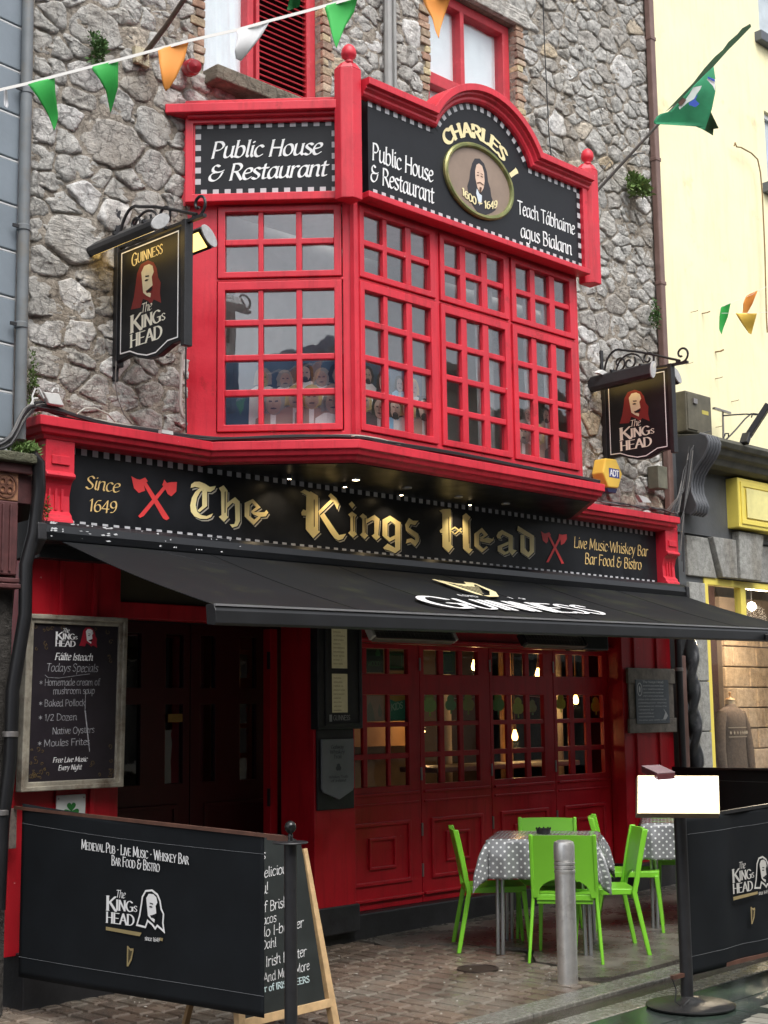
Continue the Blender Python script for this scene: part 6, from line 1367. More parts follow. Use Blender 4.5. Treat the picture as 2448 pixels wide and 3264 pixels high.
# ================================================================== CHAIRS AND TABLES
def make_chair(lab):
    t = thing('plastic_chair', (0, 0, 0), lab, 'chair', 'lime green chairs around the outdoor tables'); t.scale = (1, 1, .955)
    hw = .207
    def backy(z): q = max(0, (z-.44)/.42); return -.185-.075*q**1.25
    # backrest: curved plate with an arched opening at its foot
    n = 28; m = MB(); V = []; Fc = []; rows = 7
    for s in (0, 1):
        for i in range(n+1):
            x = -hw+2*hw*i/n; e = abs(x)/.175
            z0 = .435 if e >= 1 else .455+.115*math.sqrt(max(0, 1-e*e))
            if e >= 1: z0 = .435
            zt = .862+.004*math.cos(x/hw*PI/2)
            for j in range(rows+1):
                z = z0+(zt-z0)*j/rows; dish = -.018*(1-(x/hw)**2)
                V.append(Vector((x*(1-.05*(z-.44)/.42), backy(z)+dish-(.020 if s else 0), z)))
    W_ = (n+1)*(rows+1); R_ = rows+1
    for i in range(n):
        for j in range(rows):
            a = i*R_+j; Fc.append((a, a+1, a+R_+1, a+R_)); Fc.append((W_+a, W_+a+R_, W_+a+R_+1, W_+a+1))
        a = i*R_; Fc.append((a, a+R_, W_+a+R_, W_+a)); a = i*R_+rows; Fc.append((a, W_+a, W_+a+R_, a+R_))
    for j in range(rows):
        Fc.append((j, W_+j, W_+j+1, j+1)); a = n*R_+j; Fc.append((a, a+1, W_+a+1, W_+a))
    m.add(V, Fc); m.build('backrest', GREEN, t, smooth=True, local=True)
    def leg(pts, w0, w1, d0, d1):
        m = MB(); V = []; k = len(pts)
        for q, (x, y, z) in enumerate(pts):
            f = q/(k-1); w = (w0+(w1-w0)*f)/2; d = (d0+(d1-d0)*f)/2
            V += [Vector((x-w, y-d, z)), Vector((x+w, y-d, z)), Vector((x+w, y+d, z)), Vector((x-w, y+d, z))]
        F_ = [(3, 2, 1, 0), tuple(4*(k-1)+i for i in range(4))]
        for q in range(k-1):
            for i in range(4): F_.append((q*4+i, q*4+(i+1) % 4, q*4+4+(i+1) % 4, q*4+4+i))
        m.add(V, F_); return m
    for sx in (-1, 1):
        P = []
        for q in range(13):
            z = .87*q/12; y = (-.265+.085*(z/.44)**1.0) if z < .44 else backy(z)-.008
            x = sx*(.240-.030*min(1, z/.44)); P.append((x, y, z))
        leg(P, .020, .026, .030, .040).build('rear_leg', GREEN, t, bev=.006, local=True, smooth=True)
        leg([(sx*.207, .235, 0), (sx*.197, .215, .25), (sx*.190, .20, .43)], .022, .034, .022, .036).build('front_leg', GREEN, t, bev=.006, local=True)
    m = MB()
    def seat(u, v, s):
        x = -.200+.40*u; y = -.20+.42*v; r = 1
        if abs(2*v-1) > .85: r = 1-.06*((abs(2*v-1)-.85)/.15)**2
        return Vector((x*r, y, (.455-.014*math.sin(PI*u)*math.sin(PI*v)+.006*v) if s == 0 else .415+.0*v))
    m.slab(seat, 12, 12, .03); m.build('seat', GREEN, t, smooth=True, bev=.004, local=True)
    m = MB(); m.box(FW, -.185, .185, -.19, -.165, .39, .432); m.build('seat_rail', GREEN, t, local=True, bev=.004)
    m = MB(); m.box(FW, -.185, .185, .185, .21, .39, .432); m.build('seat_rail', GREEN, t, local=True, bev=.004)
    return t
def facing(cx, cy, tx, ty): return math.atan2(ty-cy, tx-cx)-PI/2
T1 = (8.05, 6.37)
chair = make_chair('lime green plastic chair with its back to the camera, right behind the steel bollard')
spots = [  # centre x, y, facing angle, label
 (7.862, 6.032, facing(0, 0, .83, .55), None),
 (7.86, 6.69, facing(0, 0, .72, -.69), 'lime green plastic chair seen from the side at the left of the near table'),
 (8.52, 6.72, facing(0, 0, -.80, -.55), 'lime green plastic chair half hidden on the far side of the near table'),
 (8.215, 5.995, facing(0, 0, -.72, .69), 'lime green plastic chair leaning away at the right of the near table'),
 (9.10, 6.38, facing(0, 0, .55, -.83), 'lime green plastic chair turned to the second table, behind the leaning chair'),
 (10.15, 6.60, facing(0, 0, -.80, -.60), 'lime green plastic chair behind the second table, only its back top showing'),
]
for x, y, a, lab in spots:
    if lab is None: chair.location = (x, y, gz(x)); chair.rotation_euler = (0, 0, a)
    else: copy_tree(chair, (x, y, gz(x)), a, lab)
def cloth_mat():
    m = mat('grey_dotted_oilcloth', (.20, .205, .21), rough=.16, var=.1, vs=4, bump=.12, bs=14, coat=.4)
    N = m.node_tree.nodes; L = m.node_tree.links; b = N['Principled BSDF']
    uv = N.new('ShaderNodeUVMap'); mp = N.new('ShaderNodeMapping'); mp.inputs['Scale'].default_value = (26, 26, 1); mp.inputs['Rotation'].default_value = (0, 0, PI/4)
    fr = N.new('ShaderNodeVectorMath'); fr.operation = 'FRACTION'; sb_ = N.new('ShaderNodeVectorMath'); sb_.operation = 'SUBTRACT'; sb_.inputs[1].default_value = (.5, .5, 0)
    ln = N.new('ShaderNodeVectorMath'); ln.operation = 'LENGTH'; lt = N.new('ShaderNodeMapRange'); lt.inputs[1].default_value = .17; lt.inputs[2].default_value = .21; lt.inputs[3].default_value = 1; lt.inputs[4].default_value = 0
    L.new(uv.outputs[0], mp.inputs[0]); L.new(mp.outputs[0], fr.inputs[0]); L.new(fr.outputs[0], sb_.inputs[0]); L.new(sb_.outputs[0], ln.inputs[0]); L.new(ln.outputs['Value'], lt.inputs[0])
    mx = N.new('ShaderNodeMix'); mx.data_type = 'RGBA'; old = b.inputs['Base Color'].links[0].from_socket; L.new(old, mx.inputs[6]); mx.inputs[7].default_value = (.72, .73, .72, 1); L.new(lt.outputs[0], mx.inputs[0]); L.new(mx.outputs[2], b.inputs['Base Color'])
    return m
CLOTH = cloth_mat()
def table(cx, cy, ang, lab, clab, seed):
    z0 = gz(cx); t = thing('outdoor_table', (cx, cy, z0), lab, 'table', 'outdoor tables'); t.rotation_euler = (0, 0, ang); hs_ = .36
    MB().box(FW, -hs_, hs_, -hs_, hs_,   .735, .765).build('table_top', ALU, t, local=True, bev=.006)
    for sx in (-1, 1):
        for sy in (-1, 1):
            m = MB(); m.tube([(sx*.315, sy*.315, .0), (sx*.305, sy*.305, .74)], .0135, 10); m.build('leg', ALU, t, local=True, smooth=True)
            m = MB(); m.tube([(sx*.28, sy*.325, .0), (sx*.27, sy*.315, .74)], .0135, 10); m.build('leg', ALU, t, local=True, smooth=True)
    r = random.Random(seed); hc = .625; n = 72; V = []; uv = []
    for j in range(n+1):
        for i in range(n+1):
            a = -hc+2*hc*i/n; b = -hc+2*hc*j/n; px_ = max(-hs_, min(hs_, a)); py_ = max(-hs_, min(hs_, b)); ox = a-px_; oy = b-py_; d = math.hypot(ox, oy)
            if d < 1e-6: p = Vector((a, b, .772+.0015*math.sin(a*19)*math.sin(b*17)))
            else:
                dx, dy = ox/d, oy/d; s = px_*abs(dy)+py_*abs(dx); corner = min(abs(ox), abs(oy))/d
                w_ = .010+.022*math.sin(s*24+seed*2)*min(1, d/.12)+.012*math.sin(s*51+seed)*min(1, d/.2)
                out_ = .008+.035*min(d, .1)/.1*.4+w_+corner*.13*min(1, d/.25)+.02*math.sin((a+b)*9+seed)*d
                dd = d*(1-.04*corner)
                p = Vector((px_+dx*max(.006, out_), py_+dy*max(.006, out_), .768-dd*.985))
            V.append(p); uv.append((a, b))
    m = MB(); m.add(V, [(j*(n+1)+i, j*(n+1)+i+1, (j+1)*(n+1)+i+1, (j+1)*(n+1)+i) for j in range(n) for i in range(n)])
    o = m.build('tablecloth', CLOTH, org=(0, 0, 0), smooth='all'); o.location = (cx, cy, z0); o.rotation_euler = (0, 0, ang)
    L = o.data.uv_layers.new(name='UVMap'); 
    for lp in o.data.loops: L.data[lp.index].uv = uv[lp.vertex_index]
    so = o.modifiers.new('thickness', 'SOLIDIFY'); so.thickness = .0012
    tag(o, clab, 'tablecloth', 'dotted tablecloths')
table(8.08, 6.38, math.radians(-56), 'aluminium legged table under the dotted cloth, nearest the bollard', 'grey oilcloth with white dots draped over the near table', 1)
table(9.62, 6.16, math.radians(-56), 'aluminium legged table under the dotted cloth beside the right barrier', 'grey dotted oilcloth over the second table, partly behind the right barrier', 4)
t = thing('ashtray', (8.12, 6.42, .80), 'round black fluted ashtray on the near dotted tablecloth', 'ashtray')
m = MB(); V = []
pr = [(.0, .0), (.046, .0), (.05, .005), (.053, .034), (.050, .036), (.046, .012), (.0, .010)]
m.lathe((8.12, 6.42, gz(8.12)+.775), pr, 24, cap=False)
m.build('bowl', mat('black_plastic', (.012, .012, .013), rough=.3), t, smooth=True)
for k in range(10):
    a = 2*PI*k/10; m = MB(); c = Vector((8.12+.0515*math.cos(a), 6.42+.0515*math.sin(a), gz(8.12)+.811)); m.bar(c-Vector((0, 0, .004)), c+Vector((0, 0, .008)), .010, .008, up=(math.cos(a), math.sin(a), 0)); m.build('rim_tooth', MATS['black_plastic'], t)
# ================================================================== BUNTING
BG = mat('bunting_green', (.05, .50, .09), rough=.6, var=.06); BO = mat('bunting_orange', (.95, .36, .07), rough=.6, var=.05); BW = mat('bunting_white', (.88, .88, .88), rough=.6, var=.03); BY = mat('bunting_yellow', (.95, .62, .10), rough=.6, var=.05)
TAPE = mat('white_tape', (.80, .78, .74), rough=.6, var=.06)
def clothpx(pts, D, curl, nm, mt, parent, rows=16, cols=7, thick=.002, ph=0.0):
    """a hanging piece of cloth filled from its outline row by row, gently curled, with thickness"""
    n = len(pts); y0 = min(p[1] for p in pts); y1 = max(p[1] for p in pts); cx = sum(p[0] for p in pts)/n; R = []
    for j in range(rows+1):
        y = y0+(y1-y0)*(j/rows)*.998+.05; X = []
        for i in range(n):
            (xa, ya), (xb, yb_) = pts[i], pts[(i+1) % n]
            if (ya-y)*(yb_-y) <= 0 and ya != yb_: X.append(xa+(xb-xa)*(y-ya)/(yb_-ya))
        if not X: X = [R[-1][1][0]] if R else [pts[0][0]]
        R.append((y, (min(X), max(X))))
    m = MB(); wpx = max(b-a for _, (a, b) in R)
    def fn(u, v, t):
        y, (a, b) = R[int(round(v*rows))]; x = a+(b-a)*u; f = (y-y0)/(y1-y0)
        return Vector(atD(x, y, D+curl*math.sin(f*2.6+cx+ph)*f*.8+curl*.7*math.sin((x-cx)/wpx*3.4+ph+f)*(.3+.7*f)+thick*t))
    m.slab(fn, cols, rows, thick); return m.build(nm, mt, parent, smooth='all')
def bunting(lab, line, D, flags, w):
    c = atD(*line[len(line)//2], D); t = thing('bunting', c, lab, 'bunting', 'lines of bunting across the street')
    P = [Vector(atD(x, y, D)) for x, y in line]; m = MB(); V = []; Fc = []
    for k, p in enumerate(P): V += [p+Vector((0, 0, w)), p-Vector((0, 0, w)), p+Vector((.0015, .0015, -w)), p+Vector((.0015, .0015, w))]
    for k in range(len(P)-1):
        for i in range(4): Fc.append((k*4+i, k*4+(i+1) % 4, k*4+4+(i+1) % 4, k*4+4+i))
    m.add(V, Fc); m.build('tape', TAPE, t)
    for mt, pts in flags:
        clothpx(pts, D, .05, 'pennant', mt, t)
L1 = [(-120, 318), (0, 286), (87, 266), (230, 228), (289, 213), (380, 190), (503, 157), (600, 130), (648, 119), (755, 95), (859, 66), (980, 34), (1100, 0), (1250, -48)]
bunting('nearest line of bunting with green, orange and white pennants at top left', L1, 6.6, [
 (BG, [(87, 266), (174, 247), (177, 300), (186, 370), (180, 400), (172, 418), (165, 395), (150, 360), (120, 310)]),
 (BG, [(288, 214), (377, 191), (376, 280), (362, 330), (352, 362), (346, 330), (338, 290), (318, 255)]),
 (BO, [(503, 157), (602, 131), (588, 190), (560, 250), (540, 282), (528, 291), (520, 275), (508, 205)]),
 (BW, [(755, 97), (860, 68), (833, 115), (790, 170), (768, 195), (752, 190), (748, 160), (757, 125)]),
 (BG, [(1033, 20), (1142, -14), (1128, 40), (1098, 88), (1082, 130), (1072, 156), (1060, 120), (1048, 70)]),
 (mat('bunting_tie', (.7, .7, .72), rough=.6), [(12, 284), (22, 281), (27, 338), (24, 345), (13, 338)])], .0075)
bunting('higher bunting with one orange pennant over the right window', [(850, -60), (960, -40), (1100, -60), (1350, -15), (1440, -8), (1600, -40)], 6.9, [
 (BO, [(1342, -14), (1437, -8), (1420, 40), (1403, 95), (1399, 124), (1388, 100), (1378, 60), (1358, 25)]),
 (mat('bunting_deep_green', (.03, .26, .07), rough=.6), [(925, -36), (965, -40), (955, 22), (935, 28), (914, 36), (920, 10)])], .006)
bunting('far bunting against the yellow wall with one green and one orange pennant', [(2290, 984), (2330, 965), (2395, 940), (2420, 925), (2460, 905)], 12.5, [
 (BG, [(2298, 979), (2329, 966), (2320, 1010), (2308, 1040), (2300, 1066), (2292, 1050), (2293, 1010)]),
 (BO, [(2379, 942), (2416, 925), (2398, 970), (2372, 1015), (2361, 1022), (2368, 990), (2369, 965)])], .0015)
bunting('thin white string with one yellow pennant against the yellow wall', [(2300, 998), (2345, 998), (2412, 998), (2470, 992)], 12.0, [
 (BY, [(2344, 998), (2413, 998), (2395, 1066), (2388, 1064), (2365, 1032)])], .0015)
# ================================================================== FLAG on its pole
t = thing('flag', atY(1905, 605, 7.62), 'green flag with a blue and white crest wrapped on a slanting pole at top right', 'flag')
PB = Vector(atY(1903, 608, 7.60)); DT_ = 13.3
PT = Vector(atD(2392, 78, 12.6)); PM = Vector(atD(2085, 394, 12.95))
m = MB(); m.tube([PB, PB.lerp(PT, .5), PT], [.016, .013, .009], 8); m.build('pole', mat('grey_pole', (.16, .15, .14), rough=.5), t, smooth=True)
FG = mat('flag_green', (.05, .36, .17), rough=.7, var=.2, vs=5); FG2 = mat('flag_dark_green', (.03, .085, .035), rough=.7, var=.3, vs=8)
def sheetpx(pts, D0, bend, mt, nm, off=0.0):
    if nm in ('hanging_fold', 'fold_tip'): return clothpx(pts, D0, .10, nm, mt, t, rows=26, cols=16, ph=1.0)
    n = len(pts); Q = []
    for s in (0, 1):
        for x, y in pts: Q.append(Vector(atD(x, y, D0-.10+bend*math.sin((x+y)*.02)+off+.003*s)))
    m = MB(); m.add(Q, [tuple(range(n)), tuple(range(2*n-1, n-1, -1))]+[(i, (i+1) % n, n+(i+1) % n, n+i) for i in range(n)]); return m.build(nm, mt, t)
tt = lambda L: [(1848+a*.36166, b*.36166) for a, b in L]
sheetpx(tt([(1500, 210), (1512, 235), (1400, 350), (1300, 450), (1180, 585), (1110, 650), (990, 770), (870, 900), (750, 990), (780, 960), (870, 865), (1000, 730), (1100, 600), (1190, 500), (1260, 440), (1310, 370), (1390, 300), (1430, 250)]), 12.62, .02, FG2, 'wrapped_flag', -.03)
sheetpx(tt([(1180, 585), (1196, 690), (1196, 810), (1165, 960), (1140, 1040), (1120, 1160), (1060, 1130), (960, 1090), (860, 1070), (760, 1090), (665, 1100), (645, 1080), (690, 1010), (800, 980), (870, 900), (990, 770), (1110, 650)]), 12.66, .03, FG, 'hanging_fold')
sheetpx(tt([(1155, 985), (1225, 1130), (1180, 1135), (1175, 1195), (1100, 1150), (1118, 1100)]), 12.64, .02, FG2, 'fold_tip')
sheetpx(tt([(1140, 680), (1196, 700), (1192, 800), (1175, 760), (1120, 700)]), 12.60, .0, WHITE, 'crest_band', -.0)
sheetpx(tt([(1125, 672), (1190, 700), (1190, 720), (1130, 690)]), 12.59, .0, mat('crest_blue', (.02, .07, .42), rough=.6), 'crest_band')
sheetpx(tt([(1045, 825), (1020, 880), (1055, 915), (1020, 945), (965, 925), (960, 905), (1000, 880)]), 12.59, .0, MATS['crest_blue'], 'crest_wave')
sheetpx(tt([(1000, 770), (1075, 755), (1060, 790), (1030, 830), (1010, 870), (950, 905), (880, 965), (870, 940), (930, 880), (965, 830)]), 12.595, .0, mat('crest_white', (.6, .66, .62), rough=.6), 'crest_figure')
sheetpx(tt([(900, 850), (940, 880), (910, 920), (880, 930), (860, 900)]), 12.585, .0, mat('crest_brown', (.08, .035, .02), rough=.6), 'crest_boat')
m = MB(); q = [Vector(atY(1848+a*.36166, b*.36166, 7.58)) for a, b in ((370, 1430), (440, 1380), (520, 1350), (575, 1350))]; m.tube(q, .006, 6); m.build('wall_stay', IRON, t, smooth=True)
m = MB(); m.tube([Vector((9.37, 6.68, 6.10)), Vector(atY(1945, 515, 7.3)), Vector(atY(1955, 540, 7.6))], .004, 5); m.build('tie_wire', IRON, t)
t = thing('flagpole_bracket', atY(455, 190, 7.62), 'bare brown pole on a rusty cream plate bolted to the stone at top left', 'flagpole')
pl = [atY(x, y, 7.60) for x, y in ((431, 143), (474, 158), (478, 216), (433, 195))]
m = MB(); m.add([Vector(p) for p in pl]+[Vector(p)+Vector((0, .04, 0)) for p in pl], [(0, 1, 2, 3), (7, 6, 5, 4), (0, 4, 5, 1), (1, 5, 6, 2), (2, 6, 7, 3), (3, 7, 4, 0)]); m.build('wall_plate', mat('rusty_cream_plate', (.50, .44, .30), rough=.6, var=.2, c2=(.12, .06, .03), c2s=14, c2lo=.5, c2hi=.6), t, bev=.004)
m = MB(); m.tube([Vector(atY(462, 172, 7.60)), Vector(atY(530, 82, 7.1)), Vector(atY(592, -10, 6.6)), Vector(atY(700, -180, 5.9))], [.020, .017, .016, .014], 10); m.build('bare_pole', mat('brown_pole', (.13, .085, .06), rough=.6, var=.3, vs=20), t, smooth=True)
t = thing('warning_beacon', atY(610, 215, 7.5), 'round red alarm beacon on the wall beside the upper left window', 'beacon')
c = Vector(atY(604, 218, 7.62)); e = Vector(atY(624, 210, 7.42)); ax = (e-c).normalized()
m = MB(); m.lathe(c, [(.060, 0), (.060, .10), (.055, .13), (.045, .14), (.045, .17), (.05, .18), (.045, .22), (.0, .235)], 20, ax=ax, cap=False); m.build('beacon_body', mat('faded_red_plastic', (.34, .02, .03), rough=.35, var=.3, vs=12), t, smooth=True)
# ================================================================== WALL PLANTS
LEAF = mat('wall_fern_green', (.065, .14, .035), rough=.6, var=.35, vs=20); LEAF2 = mat('wall_moss_green', (.12, .20, .05), rough=.6, var=.35, vs=20)
def plant(lab, c, rx, rz, n, mt, ls, seed, cat='plant', out=.10):
    r = random.Random(seed); t = thing('wall_plant', c, lab, cat, 'plants growing from the wall'); m = MB(); c = Vector(c)
    for k in range(n):
        a = r.uniform(0, 2*PI); q = r.random()**.8*(1+.35*math.sin(a*3+seed)); p = c+Vector((rx*q*math.cos(a), -r.uniform(0, out)*(1-min(q, 1)*.6), rz*q*math.sin(a)))
        d = Vector((r.uniform(-1, 1), r.uniform(-1, .2), r.uniform(-.6, 1))).normalized(); s = d.cross(Vector((r.random(), r.random(), r.random()))).normalized()
        l = ls*r.uniform(.6, 1.8); w = l*.17
        m.add([p, p+d*l*.5+s*w, p+d*l, p+d*l*.5-s*w], [(0, 1, 2, 3)])
    tag(m.build('leaves', mt, t), kind='stuff')
    m = MB(); 
    for k in range(6): m.tube([c+Vector((0, .04, 0)), c+Vector((r.uniform(-rx, rx)*.7, -out*.5, r.uniform(-rz, rz)*.7))], .003, 4)
    m.build('stems', mat('stem_brown', (.08, .07, .03), rough=.8), t)
plant('small dark green fern tuft in the stone wall above the left bunting', atY(304, 163, 7.62), .055, .11, 380, LEAF, .03, 1)
plant('leafy green plant growing from the wall beside the brown downpipe below the flag', atY(2018, 597, 7.60), .16, .09, 600, LEAF2, .05, 2, out=.16)
plant('little weed beside the brown downpipe halfway up', atY(2079, 1008, 7.60), .06, .14, 200, LEAF, .03, 3)
plant('green moss beside the grey downpipe above the cables', atY(100, 1230, 7.60), .05, .22, 400, LEAF2, .018, 4, out=.03)
plant('green weeds on the old ledge at left', atY(62, 1436, 7.42), .13, .045, 500, LEAF2, .025, 5, out=.10)
plant('weed hanging beside the left red corbel', atY(140, 1650, 7.50), .035, .13, 200, LEAF2, .02, 6, out=.03)
# ================================================================== SMALL THINGS ON THE WALL
t = thing('junction_box', (4.84, 7.45, 3.56), 'white junction box with looped cables on top of the cornice at left', 'junction box')
q = [Vector(atY(x, y, 7.42)) for x, y in ((140, 1249), (188, 1254), (206, 1294), (158, 1287))]
m = MB(); m.add(q+[p+Vector((0, .05, 0)) for p in q], [(0, 1, 2, 3), (7, 6, 5, 4), (0, 4, 5, 1), (1, 5, 6, 2), (2, 6, 7, 3), (3, 7, 4, 0)]); m.build('box', mat('white_plastic', (.62, .62, .60), rough=.4), t, bev=.006)
for pts in (((140, 1270), (125, 1240), (112, 1240), (103, 1262), (105, 1290), (95, 1300)), ((165, 1250), (172, 1238), (185, 1238), (186, 1250)), ((120, 1270), (108, 1270), (98, 1290))):
    m = MB(); m.tube([Vector(atY(x, y, 7.42)) for x, y in pts], .006, 6); m.build('cable_loop', MATS['white_plastic'], t, smooth=True)
t = thing('cable_box', atY(556, 1365, 7.40), 'tiny white connector box lying on the cornice by the bay', 'junction box')
MB().box(FX(7.42), 5.47, 5.56, 3.52, 3.545, -.02, .02).build('box', MATS['white_plastic'], t)
t = thing('drain_elbow', (5.83, 7.55, 3.6), 'short white pipe with a hooked end down the edge of the bay', 'pipe')
m = MB(); m.tube([Vector(atY(x, y, 7.58)) for x, y in ((582, 1130), (577, 1200), (574, 1290), (580, 1320), (590, 1335), (588, 1350), (575, 1352), (570, 1342))], .012, 8); m.build('pipe', mat('flaking_white', (.50, .45, .42), rough=.7, var=.2), t, smooth=True)
m = MB(); m.tube([Vector(atY(x, y, 7.55)) for x, y in ((596, 800), (594, 1000), (592, 1200), (594, 1380))], .006, 6); m.build('black_cable', IRON, t, smooth=True)
# cables along the cornice and round the bay
t = thing('cable_bundle', (8, 7.3, 3.53), 'bundle of black and grey cables running along the cornice round the bay', 'cables')
CAB = [mat('black_cable_sheath', (.02, .02, .022), rough=.5), mat('grey_cable_sheath', (.16, .15, .14), rough=.6), mat('pale_cable_sheath', (.40, .38, .33), rough=.6)]
rnd = random.Random(12)
for k in range(16):
    dz = rnd.uniform(0, .028); dy = rnd.uniform(0, .05); P = []
    path = [(4.20, 7.33, 3.25-.05*rnd.random()), (4.32, 7.33, 3.33-.05*rnd.random()), (4.45, 7.38, 3.50-.03*rnd.random()), (4.6, 7.45, 3.565), (4.80, 7.47, 3.55), (5.1, 7.47, 3.53), (5.5, 7.47, 3.528), (5.86, 7.45, 3.53)]
    if k < 6: path += [(6.0, 7.32, 3.53), (6.30, 7.0, 3.53), (6.585, 6.72, 3.53), (6.9, 6.71, 3.53), (7.6, 6.715, 3.53), (8.4, 6.72, 3.53), (9.1, 6.73, 3.53), (9.42, 6.76, 3.53)]
    for i, p in enumerate(path):
        P.append(Vector((p[0], p[1]+dy*.6, p[2]+dz*.8+(rnd.uniform(-.008, .012) if i > 3 else rnd.uniform(-.02, .03)))))
    Q = []
    for i in range(len(P)-1):
        p0, p1, p2, p3 = P[max(i-1, 0)], P[i], P[i+1], P[min(i+2, len(P)-1)]
        for s in (0, .33, .66): Q.append(.5*((2*p1)+(-p0+p2)*s+(2*p0-5*p1+4*p2-p3)*s*s+(-p0+3*p1-3*p2+p3)*s**3))
    Q.append(P[-1]); m = MB(); m.tube(Q, rnd.uniform(.007, .012), 6); m.build('cable', CAB[0 if k % 4 else (1 if k < 6 else 2)], t, smooth=True)
for P in (((640, 1330), (560, 1320), (510, 1290)),):
    pass
m = MB(); m.tube([Vector(atY(x, y, 7.6)) for x, y in ((370, 1150), (368, 1220), (375, 1270), (395, 1320), (420, 1350))], .004, 5); m.build('cable', CAB[1], t, smooth=True)
m = MB(); m.tube([Vector(atY(x, y, 7.42)) for x, y in ((245, 1320), (270, 1302), (305, 1302), (345, 1320), (368, 1345))], .006, 6); m.build('cable', CAB[2], t, smooth=True)
m = MB(); m.tube([Vector((1,0,0))*0+Vector(p) for p in ((6.55, 6.73, 3.545), (6.62, 6.72, 3.552), (6.8, 6.715, 3.555), (7.0, 6.71, 3.54))], .007, 6); m.build('cable', CAB[2], t, smooth=True)
t = thing('cable_tangle', (11.4, 7.45, 3.6), 'tangle of grey and black cables over the right end of the cornice', 'cables')
for k in range(9):
    P = [Vector((rnd.uniform(10.1, 10.6), 7.45+rnd.uniform(0, .08), 3.535+rnd.uniform(0, .04)))]
    for x in (10.8, 11.1, 11.35, 11.55): P.append(Vector((x, 7.45+rnd.uniform(-.03, .08), 3.54+rnd.uniform(0, .05))))
    P += [Vector((11.66+rnd.uniform(-.04, .04), 7.45, 3.62+rnd.uniform(-.08, .12))), Vector((11.70+rnd.uniform(0, .1), 7.45, 3.85+rnd.uniform(-.1, .2))), Vector((11.80+rnd.uniform(0, .08), 7.42, 4.2+rnd.uniform(-.1, .1)))][: 3 if k % 2 else 2]
    m = MB(); m.tube(P, rnd.uniform(.004, .007), 5); m.build('cable', CAB[(0, 0, 1)[k % 3]], t, smooth=True)
for k in range(5):
    P = [Vector((11.62+k*.02, 7.45, 3.4-.1*k)), Vector((11.72, 7.43, 3.60)), Vector((11.78+.02*k, 7.42, 3.9)), Vector((11.84+.02*k, 7.40, 4.2)), Vector((11.98, 7.36, 4.38)), Vector((12.1, 7.32, 4.42))]
    m = MB(); m.tube(P, .005, 5); m.build('cable', CAB[0 if k != 2 else 1], t, smooth=True)
# alarm box
t = thing('alarm_box', (10.6, 7.6, 3.84), 'yellow hexagonal alarm box lettered ADT at the right end of the bay cornice', 'alarm box')
Fa = FX(7.52)
hx = [(10.54, 3.98), (10.71, 3.99), (10.80, 3.86), (10.73, 3.72), (10.57, 3.71), (10.49, 3.84)]
MB().prism(Fa, hx, -.10, .03).build('housing', mat('alarm_yellow', (.80, .52, .08), rough=.35, var=.06), t, bev=.012)
MB().prism(Fa, [(10.56, 3.71), (10.73, 3.715), (10.70, 3.67), (10.58, 3.665)], -.08, .02).build('lamp_base', mat('navy_plastic', (.015, .015, .06), rough=.3), t, bev=.006)
MB().box(Fa, 10.585, 10.745, 3.81, 3.895, .0302, .0315).build('badge', mat('badge_blue', (.03, .05, .24), rough=.4), t)
m = MB(); write(m, Fa, 'ADT', 10.595, 3.825, .055, width=.14, w=1.7, con=.8, d=.0328); m.build('lettering', WHITE, t)
t = thing('grey_meter_box', (11.56, 7.5, 3.94), 'small grey green box low on the wall beside the brown downpipe', 'utility box')
MB().box(FX(7.58), 11.42, 11.58, 3.80, 4.02, -.05, .07).build('box', mat('mossy_grey_box', (.14, .135, .10), rough=.6, var=.3, vs=10), t, bev=.006)
t = thing('white_sensor', (11.3, 7.55, 3.68), 'small white floodlight above the right end of the cornice', 'light fitting')
q = [Vector(atY(x, y, 7.48)) for x, y in ((2035, 1578), (2062, 1585), (2078, 1603), (2050, 1602))]
m = MB(); m.add(q+[p+Vector((0, .05, .01)) for p in q], [(0, 1, 2, 3), (7, 6, 5, 4), (0, 4, 5, 1), (1, 5, 6, 2), (2, 6, 7, 3), (3, 7, 4, 0)]); m.build('body', MATS['white_plastic'], t, bev=.004)
t = thing('wall_sensor', (10.62, 7.55, 4.85), 'small white diamond shaped fitting above the right pub sign', 'light fitting')
q = [Vector(atY(x, y, 7.5)) for x, y in ((1908, 1188), (1922, 1179), (1936, 1187), (1921, 1194))]
m = MB(); m.add(q+[p+Vector((0, .05, .01)) for p in q], [(0, 1, 2, 3), (7, 6, 5, 4), (0, 4, 5, 1), (1, 5, 6, 2), (2, 6, 7, 3), (3, 7, 4, 0)]); m.build('body', MATS['white_plastic'], t)
m = MB(); m.tube([Vector((9.95, 7.6, 8.6)), Vector((9.93, 7.58, 7.8)), Vector((9.98, 7.6, 7.0)), Vector((10.02, 7.6, 6.6))], .005, 5); m = m.build('wall_cable', CAB[0], pub)
# ================================================================== DOWNPIPES
t = thing('grey_downpipe', (4.43, 7.42, 3.4), 'thick grey downpipe between the blue grey house and the stone wall', 'downpipe')
PG = mat('grey_blue_pipe', (.15, .165, .175), rough=.5, var=.2, vs=4, c2=(.17, .15, .12), c2s=3, c2lo=.5, c2hi=.7)
m = MB(); m.tube([(4.450, 7.45, 3.35), (4.440, 7.45, 5.0), (4.428, 7.45, 7.4)], .036, 18); m.build('pipe', PG, t, smooth=True)
for z in (4.04, 4.66, 5.55): 
    m = MB(); m.lathe((4.440, 7.45, z), [(.037, 0), (.042, .005), (.042, .035), (.037, .04)], 18); m.build('collar', PG, t, smooth=True)
    m = MB(); m.bar((4.36, 7.44, z+.02), (4.44, 7.44, z+.02), .012, .02); m.build('bracket', IRON, t)
t = thing('brown_downpipe', (11.75, 7.6, 2), 'square brown downpipe at the joint with the yellow building', 'downpipe')
